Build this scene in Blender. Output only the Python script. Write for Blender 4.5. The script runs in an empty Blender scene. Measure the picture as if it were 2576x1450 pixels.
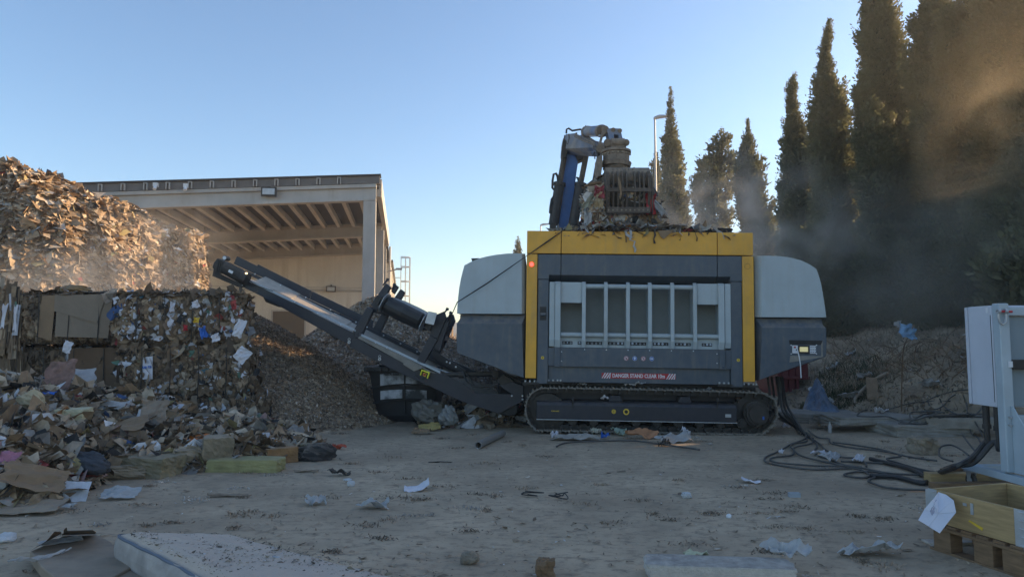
import bpy, math, random
import numpy as np
from mathutils import Vector, Matrix, Euler
R = math.radians
random.seed(7)
rng = np.random.default_rng(11)
sc = bpy.context.scene
col = sc.collection

# ------------------------------------------------------------ camera
TH = R(4.5); H = 1.6; F = 1717.3; CX = 1288.0; CY = 725.0      # eye height and the lens of a 24 mm phone camera
cam_d = bpy.data.cameras.new("camera"); cam = bpy.data.objects.new("camera", cam_d); col.objects.link(cam)
cam_d.sensor_width = 36; cam_d.lens = 24; cam_d.clip_end = 2000; cam_d.clip_start = 0.05
cam.location = (0, 0, H); cam.rotation_euler = (R(90) + TH, 0, 0)
sc.camera = cam
# ------------------------------------------------------------ light
SUN_EL = R(13.0); SUN_AZ = R(67.0)                               # azimuth clockwise from +Y
sdir = Vector((math.sin(SUN_AZ) * math.cos(SUN_EL), math.cos(SUN_AZ) * math.cos(SUN_EL), math.sin(SUN_EL)))
w = bpy.data.worlds.new("World"); sc.world = w; w.use_nodes = True
wn = w.node_tree.nodes; wl = w.node_tree.links
bg = wn["Background"]; sky = wn.new("ShaderNodeTexSky"); sky.sky_type = 'NISHITA'; sky.sun_disc = False
sky.sun_elevation = SUN_EL; sky.sun_rotation = SUN_AZ; sky.altitude = 50; sky.air_density = 1.0; sky.dust_density = 0.5; sky.ozone_density = 3.2
tnt = wn.new("ShaderNodeVectorMath"); tnt.operation = 'MULTIPLY'; tnt.inputs[1].default_value = (1.07, 1.0, .96)      # a slightly dusty sky
wl.new(sky.outputs[0], tnt.inputs[0]); wl.new(tnt.outputs[0], bg.inputs[0]); bg.inputs[1].default_value = 0.15
sun_d = bpy.data.lights.new("sun", 'SUN'); sun_d.energy = 5.0; sun_d.angle = R(0.5); sun_d.color = (1.0, 0.70, 0.39)
sun = bpy.data.objects.new("sun", sun_d); col.objects.link(sun); sun.rotation_euler = sdir.to_track_quat('Z', 'Y').to_euler()
sun.location = (30, 20, 30)
sc.view_settings.view_transform = 'Standard'; sc.view_settings.look = 'None'; sc.view_settings.gamma = 1
sc.view_settings.exposure = 1.04
sc.cycles.max_bounces = 6; sc.cycles.volume_bounces = 2; sc.cycles.volume_step_rate = 2.0; sc.cycles.volume_max_steps = 64

# ------------------------------------------------------------ projection helpers (sight lines -> real points)
def ray(px, py):
    u = (px - CX) / F; v = (CY - py) / F
    return Vector((u, math.cos(TH) - v * math.sin(TH), math.sin(TH) + v * math.cos(TH)))
def at(px, py, Y):
    r = ray(px, py); t = Y / r.y
    return Vector((r.x * t, Y, H + r.z * t))
def gnd(px, py, z=0.0):
    r = ray(px, py); t = (z - H) / r.z
    return Vector((r.x * t, r.y * t, z))
def sst(t):
    t = np.clip(t, 0, 1); return t * t * (3 - 2 * t)
def wav(x, y, z=0, f=1.0, seed=0):
    r = np.random.default_rng(seed); o = 0
    for k in range(7):
        a = r.normal(size=3); a /= np.linalg.norm(a); fr = f * (0.6 + 0.35 * k) * (1 + .3 * r.random())
        o = o + np.sin(fr * (a[0] * x + a[1] * y + a[2] * z) * 2 + r.random() * 6.28 + 1.3 * np.sin(fr * .7 * (a[1] * x - a[0] * y) + k)) / (1 + .35 * k)
    return o / 3.2
def bank_h(x, y):
    s = (x - 5.5) * .906 + (y - 17) * .423
    h = 2.45 * sst(s / 6.0) * sst((x - 4.2) / 3.0)
    return h + .05 * wav(x, y, 0, 5.5, 14) * sst(s / 1.5) * sst((x - 4.2) / 3.0) + (0.10 * wav(x, y, 0, .9, 3) + .04 * wav(x, y, 0, 3.1, 4)) * sst(s / 1.5) * sst((x - 4.2) / 3.0)
SLABS = []                                                         # tops of the concrete blocks that things lie on
def hit(px, py, lift=0.0):
    r = ray(px, py); t = 3.0
    for i in range(2500):
        p = Vector((0, 0, H)) + r * t
        g = max(0.0, float(bank_h(p.x, p.y)) - .03)
        for (xa, xb, ya, yb, zt_) in SLABS:
            if xa < p.x < xb and ya < p.y < yb: g = max(g, zt_)
        if p.z <= g + lift: return Vector((p.x, p.y, g + lift))
        t += .02 + .001 * t
    return p

# ------------------------------------------------------------ materials
def mat(name, c, rough=.7, metal=0.0, var=.18, scale=3.0, bump=.0, bscale=40.0, dust=0.0, attr=False, trans=0.0, dustcol=(.36, .28, .195), emit=None, vari2=None, detail=6, stretch=None, streak=0.0, sscale=9.0):
    m = bpy.data.materials.new(name); m.use_nodes = True; n = m.node_tree.nodes; l = m.node_tree.links
    b = n["Principled BSDF"]; b.inputs["Roughness"].default_value = rough; b.inputs["Metallic"].default_value = metal
    tc = n.new("ShaderNodeTexCoord"); vec = tc.outputs["Object"]
    if stretch:
        mp = n.new("ShaderNodeMapping"); mp.inputs["Scale"].default_value = stretch; l.new(vec, mp.inputs["Vector"]); vec = mp.outputs[0]
    def noise(s, d=detail):
        t = n.new("ShaderNodeTexNoise"); t.inputs["Scale"].default_value = s; t.inputs["Detail"].default_value = d; t.inputs["Roughness"].default_value = .6
        l.new(vec, t.inputs["Vector"]); return t
    if attr:
        a = n.new("ShaderNodeAttribute"); a.attribute_name = "tint"; csrc = a.outputs["Color"]
    else:
        rgb = n.new("ShaderNodeRGB"); rgb.outputs[0].default_value = (*c, 1); csrc = rgb.outputs[0]
    if vari2 is not None:
        t2 = noise(scale * .37); cr = n.new("ShaderNodeValToRGB"); cr.color_ramp.elements[0].position = .42; cr.color_ramp.elements[1].position = .6
        l.new(t2.outputs["Fac"], cr.inputs[0]); mx = n.new("ShaderNodeMix"); mx.data_type = 'RGBA'
        l.new(cr.outputs[0], mx.inputs["Factor"]); l.new(csrc, mx.inputs["A"]); mx.inputs["B"].default_value = (*vari2, 1); csrc = mx.outputs["Result"]
    t = noise(scale)
    mr = n.new("ShaderNodeMapRange"); mr.inputs["From Min"].default_value = .3; mr.inputs["From Max"].default_value = .7
    mr.inputs["To Min"].default_value = 1 - var; mr.inputs["To Max"].default_value = 1 + var; l.new(t.outputs["Fac"], mr.inputs["Value"])
    mul = n.new("ShaderNodeVectorMath"); mul.operation = 'SCALE'; l.new(csrc, mul.inputs[0]); l.new(mr.outputs[0], mul.inputs["Scale"])
    out = mul.outputs[0]
    if streak > 0:                                                 # rain runs and rubbed-in dirt
        ms_ = n.new("ShaderNodeMapping"); ms_.inputs["Scale"].default_value = (1, 1, .07); l.new(tc.outputs["Object"], ms_.inputs["Vector"])
        ts = n.new("ShaderNodeTexNoise"); ts.inputs["Scale"].default_value = sscale; ts.inputs["Detail"].default_value = 5; ts.inputs["Roughness"].default_value = .65; l.new(ms_.outputs[0], ts.inputs["Vector"])
        t4 = noise(sscale * .25); r1 = n.new("ShaderNodeMapRange"); r1.inputs["From Min"].default_value = .48; r1.inputs["From Max"].default_value = .72; r1.inputs["To Max"].default_value = streak; l.new(ts.outputs["Fac"], r1.inputs["Value"])
        r2 = n.new("ShaderNodeMapRange"); r2.inputs["From Min"].default_value = .35; r2.inputs["From Max"].default_value = .65; l.new(t4.outputs["Fac"], r2.inputs["Value"])
        mm = n.new("ShaderNodeMath"); mm.operation = 'MULTIPLY'; l.new(r1.outputs[0], mm.inputs[0]); l.new(r2.outputs[0], mm.inputs[1])
        mx = n.new("ShaderNodeMix"); mx.data_type = 'RGBA'; l.new(mm.outputs[0], mx.inputs["Factor"]); l.new(out, mx.inputs["A"]); mx.inputs["B"].default_value = (*(d_ * .75 for d_ in dustcol), 1); out = mx.outputs["Result"]
    if dust > 0:
        g = n.new("ShaderNodeNewGeometry"); sp = n.new("ShaderNodeSeparateXYZ"); l.new(g.outputs["Normal"], sp.inputs[0])
        t3 = noise(9.0)
        m1 = n.new("ShaderNodeMapRange"); m1.inputs["From Min"].default_value = -.1; m1.inputs["From Max"].default_value = .9; m1.inputs["To Min"].default_value = .12; m1.inputs["To Max"].default_value = 1
        l.new(sp.outputs["Z"], m1.inputs["Value"])
        m2 = n.new("ShaderNodeMath"); m2.operation = 'MULTIPLY'; l.new(m1.outputs[0], m2.inputs[0])
        m3 = n.new("ShaderNodeMapRange"); m3.inputs["From Min"].default_value = .3; m3.inputs["From Max"].default_value = .62; m3.inputs["To Min"].default_value = .15; m3.inputs["To Max"].default_value = 1
        l.new(t3.outputs["Fac"], m3.inputs["Value"]); l.new(m3.outputs[0], m2.inputs[1])
        m4 = n.new("ShaderNodeMath"); m4.operation = 'MULTIPLY'; m4.use_clamp = True; l.new(m2.outputs[0], m4.inputs[0]); m4.inputs[1].default_value = dust
        mx = n.new("ShaderNodeMix"); mx.data_type = 'RGBA'; l.new(m4.outputs[0], mx.inputs["Factor"]); l.new(out, mx.inputs["A"]); mx.inputs["B"].default_value = (*dustcol, 1)
        out = mx.outputs["Result"]
        m5 = n.new("ShaderNodeMapRange"); l.new(m4.outputs[0], m5.inputs["Value"]); m5.inputs["To Min"].default_value = rough; m5.inputs["To Max"].default_value = .9; l.new(m5.outputs[0], b.inputs["Roughness"])
    l.new(out, b.inputs["Base Color"])
    if bump > 0:
        tb = noise(bscale); bp = n.new("ShaderNodeBump"); bp.inputs["Strength"].default_value = bump; bp.inputs["Distance"].default_value = .02
        l.new(tb.outputs["Fac"], bp.inputs["Height"]); l.new(bp.outputs[0], b.inputs["Normal"])
    if emit:
        b.inputs["Emission Color"].default_value = (*emit[0], 1); b.inputs["Emission Strength"].default_value = emit[1]
    if trans > 0:
        tr = n.new("ShaderNodeBsdfTranslucent"); l.new(out, tr.inputs["Color"]); ms = n.new("ShaderNodeMixShader"); ms.inputs[0].default_value = trans
        l.new(b.outputs[0], ms.inputs[1]); l.new(tr.outputs[0], ms.inputs[2]); l.new(ms.outputs[0], n["Material Output"].inputs["Surface"])
    return m

M_NAVY = mat("slate_blue_paint", (.055, .078, .105), .42, var=.14, scale=2.2, dust=.55, bump=.05, bscale=60, streak=.35)
M_LIGHT = mat("pale_grey_paint", (.40, .455, .475), .45, var=.09, scale=1.6, dust=.35, bump=.03, bscale=50, streak=.30)
M_YEL = mat("ochre_yellow_paint", (.74, .36, .028), .42, var=.14, scale=2.0, dust=.35, bump=.03, bscale=50, streak=.30)
M_DNAVY = mat("dark_navy_paint", (.013, .016, .027), .45, var=.15, scale=4, dust=.2)
M_BLACK = mat("black_rubber", (.012, .012, .013), .6, var=.3, scale=6, dust=.35)
M_TRACK = mat("dusty_track_steel", (.15, .135, .115), .75, metal=.0, var=.4, scale=12, bump=.4, bscale=50, dust=1.0)
M_DARKST = mat("dark_steel", (.03, .028, .027), .55, metal=.3, var=.3, scale=10, dust=.35, bump=.2)
M_GALV = mat("bare_grey_steel", (.45, .47, .49), .42, metal=.5, var=.15, scale=8, dust=.3)
M_BOLT = mat("white_bolt_cap", (.68, .69, .7), .4, var=.05)
M_BELT = mat("dusty_conveyor_rubber", (.46, .40, .33), .9, var=.15, scale=9, bump=.3, bscale=60)
M_MAGB = mat("black_belt", (.012, .013, .015), .45, var=.25, scale=5, dust=.12)
M_BLUE = mat("worn_blue_paint", (.035, .125, .35), .45, var=.25, scale=3, dust=.25, bump=.05)
M_ARM = mat("dusty_worn_arm_paint", (.26, .24, .22), .6, var=.25, scale=4, dust=.4, vari2=(.09, .15, .26), bump=.2)
M_GRAB = mat("muddy_grab_steel", (.20, .155, .115), .75, var=.4, scale=9, bump=.5, bscale=40, dust=.35)
M_GDARK = mat("worn_dark_grab_steel", (.075, .055, .040), .7, metal=.0, var=.4, scale=9, bump=.3, dust=.3)
M_RED = mat("red_sign", (.42, .02, .025), .45, var=.05)
M_WHITE = mat("white_sign", (.68, .68, .7), .5, var=.05)
M_SBLUE = mat("blue_sign", (.02, .11, .42), .5, var=.05)
M_SBLACK = mat("black_print", (.012, .012, .014), .6, var=.05)
M_SYEL = mat("yellow_sign", (.72, .48, .04), .5, var=.05)
M_HIVIS = mat("bright_yellow_guard", (.78, .72, .03), .4, var=.06)
M_REDL = mat("red_lamp_lens", (.6, .02, .02), .2, emit=((1, .04, .03), 3.0))
M_SCREEN = mat("lit_lcd", (.45, .42, .22), .3, emit=((.75, .68, .36), .22))
M_LAMPW = mat("warm_lamp", (.8, .6, .3), .2, emit=((1, .62, .25), 2.2))
M_CONC = mat("painted_concrete", (.44, .42, .385), .85, var=.14, scale=.8, bump=.1, bscale=30, streak=.5, sscale=3.0)
M_WALLB = mat("beige_wall_paint", (.66, .62, .54), .88, var=.09, scale=.5, bump=.06, bscale=30, streak=.5, sscale=2.0)
M_ROOFD = mat("dark_ribbed_roofing", (.045, .042, .04), .8, var=.12, scale=1.0)
M_ROOFT = mat("grey_roof_edge", (.15, .14, .13), .8, var=.15, scale=2.0)
M_STRIP = mat("galvanised_strip", (.42, .46, .50), .5, var=.1, scale=6, dust=.25)
M_DOOR = mat("brown_steel_door", (.105, .085, .062), .7, var=.1, scale=2)
M_SCRAP = mat("mixed_scrap", (0, 0, 0), .85, var=.25, scale=9, attr=True, bump=.25, bscale=25)
M_SHRED = mat("shredded_waste", (0, 0, 0), .9, var=.3, scale=20, attr=True)
M_LEAF = mat("cypress_foliage", (0, 0, 0), .7, var=.12, scale=1.5, attr=True, trans=.42)
M_BARK = mat("cypress_bark", (.11, .08, .055), .9, var=.3, scale=8, bump=.5)
M_WOOD = mat("pale_pine_wood", (.37, .25, .115), .65, var=.25, scale=3, bump=.15, bscale=30, stretch=(1.5, 1.5, 14))
M_WOODD = mat("weathered_wood", (.19, .115, .06), .8, var=.3, scale=4, bump=.3, bscale=25, stretch=(2, 2, 12))
M_CABLE = mat("dusty_black_cable", (.035, .034, .034), .6, var=.3, scale=8, dust=.65, dustcol=(.20, .175, .145))
M_CABN = mat("clean_black_cable", (.012, .013, .016), .45, var=.15, scale=8, dust=.15)
M_CAB = mat("white_cabinet_paint", (.52, .54, .60), .4, var=.06, scale=3, bump=.02, streak=.25)
M_CABF = mat("pale_grey_frame_paint", (.38, .44, .48), .45, var=.08, scale=4, bump=.03)
M_CABI = mat("shaded_cabinet_grey", (.20, .25, .28), .5, var=.06)
M_CARD = mat("brown_cardboard", (.235, .155, .09), .9, var=.15, scale=4, bump=.15, bscale=30)
M_CARDG = mat("grey_brown_cardboard", (.22, .17, .125), .9, var=.14, scale=3, bump=.15, bscale=30, dust=.5)
M_CARDD = mat("dark_damp_cardboard", (.125, .075, .042), .85, var=.2, scale=3, bump=.15, bscale=20)
M_PAPER = mat("white_paper", (.60, .58, .61), .8, var=.08, scale=4)
M_PLAST = mat("thin_white_plastic", (.50, .49, .48), .35, var=.15, scale=8, trans=.3)
M_FOAM = mat("yellow_insulation_foam", (.21, .165, .105), .95, var=.35, scale=6, bump=.6, bscale=30, dust=.9)
M_STYRO = mat("dirty_white_polystyrene", (.56, .50, .43), .9, var=.2, scale=8, bump=.7, bscale=60, dust=.85, dustcol=(.24, .21, .18))
M_ORANGE = mat("orange_plastic", (.45, .13, .02), .5, var=.3, scale=6)
M_BTARP = mat("blue_tarpaulin", (.05, .12, .22), .5, var=.5, scale=7, bump=.4, dust=.4)
M_MATT = mat("dirty_quilted_fabric", (.60, .485, .39), .9, var=.25, scale=9, bump=.6, bscale=30, dust=.7, dustcol=(.40, .32, .25))
M_MATTS = mat("stained_mattress_side", (.34, .31, .29), .9, var=.3, scale=4, bump=.3, bscale=30, dust=.3)
M_PIPING = mat("blue_grey_piping", (.12, .14, .18), .8, var=.1)
M_STONE = mat("dusty_stone", (.26, .21, .15), .95, var=.25, scale=12, bump=.8, bscale=20)
M_WSTONE = mat("pale_stone", (.5, .5, .5), .9, var=.2, scale=12, bump=.5)
M_SLAB = mat("dirty_concrete_slab", (.26, .235, .20), .95, var=.25, scale=4, bump=.5, bscale=20)
M_REDC = mat("dark_red_container_paint", (.12, .010, .016), .5, var=.12)
M_BINP = mat("black_bin_plastic", (.014, .015, .018), .5, var=.2, scale=5, dust=.15)
M_DARKC = mat("dark_cloth", (.03, .03, .034), .9, var=.3, scale=8, dust=.4)
M_MARK = mat("blotched_white_label", (.50, .52, .56), .7, var=.15, scale=8, vari2=(.06, .065, .07))
M_POST = mat("grey_lamp_steel", (.35, .36, .38), .5, metal=.3, var=.1)

# ------------------------------------------------------------ mesh helpers
def tag(o, label=None, cat=None, group=None, kind=None):
    if label: o["label"] = label
    if cat: o["category"] = cat
    if group: o["group"] = group
    if kind: o["kind"] = kind
    return o
def empty(name, loc=(0, 0, 0), rot=(0, 0, 0), label=None, cat=None, group=None):
    o = bpy.data.objects.new(name, None); col.objects.link(o); o.location = loc; o.rotation_euler = rot; o.empty_display_size = .2
    return tag(o, label, cat, group)
class MB:
    def __init__(s): s.v = []; s.f = []
    def poly(s, pts):
        i = len(s.v); s.v += [Vector(p) for p in pts]; s.f.append(list(range(i, i + len(pts)))); return s
    def prism(s, pts, off):
        n = len(pts); i = len(s.v); off = Vector(off)
        s.v += [Vector(p) for p in pts] + [Vector(p) + off for p in pts]
        s.f.append(list(range(i, i + n))); s.f.append([i + n + k for k in range(n)][::-1])
        for k in range(n):
            k2 = (k + 1) % n; s.f.append([i + k, i + n + k, i + n + k2, i + k2])
        return s
    def box(s, a, b):
        x0, y0, z0 = (min(a[k], b[k]) for k in range(3)); x1, y1, z1 = (max(a[k], b[k]) for k in range(3))
        return s.prism([(x0, y0, z0), (x1, y0, z0), (x1, y0, z1), (x0, y0, z1)], (0, y1 - y0, 0))
    def obox(s, c, size, rot=(0, 0, 0)):
        m = Euler(rot).to_matrix(); h = Vector(size) * .5; c = Vector(c)
        P = [m @ Vector((x * h.x, -h.y, z * h.z)) + c for x, z in ((-1, -1), (1, -1), (1, 1), (-1, 1))]
        return s.prism(P, m @ Vector((0, size[1], 0)))
    def tube(s, pts, r, n=8, caps=True):
        pts = [Vector(p) for p in pts]; m = len(pts)
        rs = r if hasattr(r, '__len__') else [r] * m
        i0 = len(s.v); up = None
        for k, p in enumerate(pts):
            d = (pts[min(k + 1, m - 1)] - pts[max(k - 1, 0)])
            d = d.normalized() if d.length > 1e-9 else Vector((0, 0, 1))
            if up is None:
                up = d.orthogonal().normalized()
            else:
                up = (up - d * up.dot(d)); up = up.normalized() if up.length > 1e-6 else d.orthogonal().normalized()
            q = d.cross(up)
            for j in range(n):
                a = 2 * math.pi * j / n; s.v.append(p + (up * math.cos(a) + q * math.sin(a)) * rs[k])
        for k in range(m - 1):
            for j in range(n):
                j2 = (j + 1) % n; a = i0 + k * n
                s.f.append([a + j, a + j2, a + n + j2, a + n + j])
        if caps:
            s.f.append([i0 + j for j in range(n)][::-1]); s.f.append([i0 + (m - 1) * n + j for j in range(n)])
        return s
    def cyl(s, a, b, r, r2=None, n=16): return s.tube([a, b], [r, r if r2 is None else r2], n)
    def ring(s, c, axis, r0, r1, th, n=28):
        axis = Vector(axis).normalized(); u = axis.orthogonal().normalized(); v = axis.cross(u); c = Vector(c); i = len(s.v)
        for k in range(n):
            a = 2 * math.pi * k / n; d = u * math.cos(a) + v * math.sin(a)
            s.v += [c + d * r0, c + d * r1, c + d * r1 + axis * th, c + d * r0 + axis * th]
        for k in range(n):
            a = i + 4 * k; b = i + 4 * ((k + 1) % n)
            for j in range(4):
                j2 = (j + 1) % 4; s.f.append([a + j, a + j2, b + j2, b + j])
        return s
    def ball(s, c, r, n=8, m=6, sq=(1, 1, 1)):
        i = len(s.v); c = Vector(c)
        for a in range(m + 1):
            t = math.pi * a / m
            for b in range(n):
                p = 2 * math.pi * b / n
                s.v.append(c + Vector((math.sin(t) * math.cos(p) * sq[0], math.sin(t) * math.sin(p) * sq[1], math.cos(t) * sq[2])) * r)
        for a in range(m):
            for b in range(n):
                b2 = (b + 1) % n; s.f.append([i + a * n + b, i + (a + 1) * n + b, i + (a + 1) * n + b2, i + a * n + b2])
        return s
    def build(s, name, m, parent=None, bevel=0.0, smooth=False, label=None, each=False):
        if each:                                                   # every separate piece becomes an object of its own
            p = list(range(len(s.v)))
            def fnd(a):
                while p[a] != a: p[a] = p[p[a]]; a = p[a]
                return a
            for f in s.f:
                for k in f[1:]: p[fnd(k)] = fnd(f[0])
            grp = {}
            for f in s.f: grp.setdefault(fnd(f[0]), []).append(f)
            out = None
            for fs in grp.values():
                ids = sorted({k for f in fs for k in f}); mp = {k: i for i, k in enumerate(ids)}; q = MB(); q.v = [s.v[k] for k in ids]; q.f = [[mp[k] for k in f] for f in fs]
                out = q.build(name, m, parent, bevel, smooth, label)
            return out
        me = bpy.data.meshes.new(name); me.from_pydata([tuple(v) for v in s.v], [], s.f); me.materials.append(m); me.validate(); me.update()
        o = bpy.data.objects.new(name, me); col.objects.link(o); o.parent = parent
        import bmesh
        bm = bmesh.new(); bm.from_mesh(me); bmesh.ops.recalc_face_normals(bm, faces=bm.faces); bm.to_mesh(me); bm.free()
        if smooth:
            me.polygons.foreach_set("use_smooth", [len(p.vertices) <= 4 for p in me.polygons])
            if hasattr(me, "set_sharp_from_angle"): me.set_sharp_from_angle(angle=R(40))
        if bevel > 0:
            b = o.modifiers.new("bevel", 'BEVEL'); b.width = bevel; b.segments = 2; b.limit_method = 'ANGLE'; b.angle_limit = R(35)
        if label: o["label"] = label
        return o
def meshnp(name, V, T, C, m, parent=None, smooth=False):
    me = bpy.data.meshes.new(name); V = np.asarray(V, dtype=np.float32); T = np.asarray(T, dtype=np.int32)
    k = T.shape[1]
    me.vertices.add(len(V)); me.vertices.foreach_set("co", V.ravel())
    me.loops.add(T.size); me.loops.foreach_set("vertex_index", T.ravel())
    me.polygons.add(len(T)); me.polygons.foreach_set("loop_start", np.arange(len(T), dtype=np.int32) * k)
    me.polygons.foreach_set("loop_total", np.full(len(T), k, dtype=np.int32))
    me.polygons.foreach_set("use_smooth", np.full(len(T), smooth, dtype=bool))
    if C is not None:
        at_ = me.attributes.new("tint", 'FLOAT_COLOR', 'POINT')
        c4 = np.ones((len(V), 4), dtype=np.float32); c4[:, :3] = C; at_.data.foreach_set("color", c4.ravel())
    me.materials.append(m); me.update(calc_edges=True); me.validate()
    o = bpy.data.objects.new(name, me); col.objects.link(o); o.parent = parent
    return o
def text_obj(name, s, size, m, parent, loc, rot, bold=0.0, ext=0.001, align='CENTER', width=None, mirror=False):
    cu = bpy.data.curves.new(name, 'FONT'); cu.body = s; cu.size = size; cu.offset = bold; cu.extrude = ext; cu.align_x = align; cu.align_y = 'CENTER'; cu.resolution_u = 3
    t = bpy.data.objects.new(name, cu); col.objects.link(t)
    dg = bpy.context.evaluated_depsgraph_get(); me = bpy.data.meshes.new_from_object(t.evaluated_get(dg)); bpy.data.objects.remove(t)
    co = np.array([v.co[:] for v in me.vertices]); sx = 1.0
    if width: sx = width / max(1e-6, co[:, 0].max() - co[:, 0].min())
    if mirror: sx = -sx
    for v in me.vertices: v.co.x *= sx
    me.materials.clear(); me.materials.append(m); me.name = name
    o = bpy.data.objects.new(name, me); col.objects.link(o); o.parent = parent; o.location = loc; o.rotation_euler = rot
    return o
# --- loose flakes: irregular torn pieces
def basis(N, g):
    a = g.normal(size=N.shape); t = a - N * np.sum(a * N, 1, keepdims=True); t /= np.linalg.norm(t, axis=1, keepdims=True) + 1e-9
    return t, np.cross(N, t)
def flakes(P, N, size, asp, C, g, K=6, crump=.25):
    n = len(P); N = N / (np.linalg.norm(N, axis=1, keepdims=True) + 1e-9); t, b = basis(N, g)
    ang = (np.arange(K)[None] + g.uniform(-.35, .35, (n, K))) * 2 * np.pi / K; rad = g.uniform(.55, 1.15, (n, K))
    sx = size[:, None] * asp[:, None] * .5; sy = size[:, None] * .5
    V = P[:, None] + t[:, None] * (np.cos(ang) * rad * sx)[..., None] + b[:, None] * (np.sin(ang) * rad * sy)[..., None] + N[:, None] * (g.normal(size=(n, K)) * crump * size[:, None] * .5)[..., None]
    ctr = P + N * (g.normal(size=n) * crump * size * .4)[:, None]
    V = np.concatenate([ctr[:, None], V], 1).reshape(-1, 3)
    base = (np.arange(n) * (K + 1))[:, None]; k = np.arange(K)
    T = np.stack([np.broadcast_to(base, (n, K)), base + 1 + k[None], base + 1 + ((k + 1) % K)[None]], -1).reshape(-1, 3)
    return V, T, np.repeat(C, K + 1, 0)
def join(parts):
    Vs, Ts, Cs = [], [], []; o = 0
    for V, T, C in parts:
        Vs.append(V); Ts.append(T + o); Cs.append(C); o += len(V)
    return np.concatenate(Vs), np.concatenate(Ts), np.concatenate(Cs)
def grid_tris(nx, ny):
    i = np.arange(nx - 1)[:, None] * ny + np.arange(ny - 1)[None]; i = i.ravel()
    return np.concatenate([np.stack([i, i + ny, i + ny + 1], 1), np.stack([i, i + ny + 1, i + 1], 1)])
def sample_tris(V, T, n, g, wfun=None):
    a, b, c = V[T[:, 0]], V[T[:, 1]], V[T[:, 2]]; cr = np.cross(b - a, c - a); ar = np.linalg.norm(cr, axis=1)
    wgt = ar if wfun is None else ar * wfun((a + b + c) / 3)
    idx = g.choice(len(T), n, p=wgt / wgt.sum()); u = g.random((n, 2)); s = u.sum(1) > 1; u[s] = 1 - u[s]
    P = a[idx] + (b - a)[idx] * u[:, :1] + (c - a)[idx] * u[:, 1:]
    N = cr[idx] / (ar[idx][:, None] + 1e-12)
    return P, N
def palette(g, n, cols, ws):
    ws = np.array(ws, float); ws /= ws.sum(); c = np.array(cols)[g.choice(len(cols), n, p=ws)]
    return c * g.uniform(.75, 1.25, (n, 1))
BROWN = [(.24, .165, .10), (.30, .225, .15), (.17, .115, .07), (.34, .27, .195), (.11, .078, .052)]
MIXC = BROWN + [(.46, .45, .45), (.28, .25, .215), (.025, .023, .022), (.25, .20, .09), (.05, .09, .2), (.25, .05, .045), (.09, .12, .08), (.30, .14, .05), (.20, .185, .17), (.30, .19, .17)]
def poly_dist(x, y, poly):
    P = np.array(poly, float); d = np.full(x.shape, 1e9); ins = np.zeros(x.shape, bool)
    for i in range(len(P)):
        a, b = P[i], P[(i + 1) % len(P)]; e = b - a; t = np.clip(((x - a[0]) * e[0] + (y - a[1]) * e[1]) / (e @ e), 0, 1)
        d = np.minimum(d, np.hypot(x - a[0] - t * e[0], y - a[1] - t * e[1]))
        c = ((a[1] > y) != (b[1] > y)) & (x < (b[0] - a[0]) * (y - a[1]) / (b[1] - a[1] + 1e-12) + a[0]); ins ^= c
    return np.where(ins, d, -d)
# --- crumpled sheets and stones
def sheet(name, c, size, rotz, m, label=None, cat=None, amp=.04, tilt=(0, 0), n=12, seed=0, th=.004, parent=None, torn=.18, group=None, f=6, curl=0.0):
    g = np.random.default_rng(seed + 100); sx, sy = size
    u, v = np.meshgrid(np.linspace(-.5, .5, n), np.linspace(-.5, .5, n), indexing='ij')
    x = u * sx * (1 + torn * wav(v * 3, u * .5, 0, 1.5, seed)); y = v * sy * (1 + torn * wav(u * 3, v * .5, 0, 1.5, seed + 1))
    z = amp * (wav(u * f, v * f, 0, .6, seed + 2) + .5 * np.abs(wav(u * f * 2, v * f * 2, 0, .7, seed + 3))) + curl * (np.abs(u * 2) ** 2.5) * sx
    V = np.stack([x, y, z], -1).reshape(-1, 3)
    M3 = np.array((Euler((tilt[0], tilt[1], rotz)).to_matrix())); V = V @ M3.T
    V[:, 2] -= V[:, 2].min()
    V += np.array(c) - np.array([0, 0, 0.0]); T = grid_tris(n, n)
    o = meshnp(name, V - np.array(c), T, None, m, parent, smooth=False); o.location = c
    s = o.modifiers.new("thickness", 'SOLIDIFY'); s.thickness = th
    return tag(o, label, cat, group)
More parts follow.
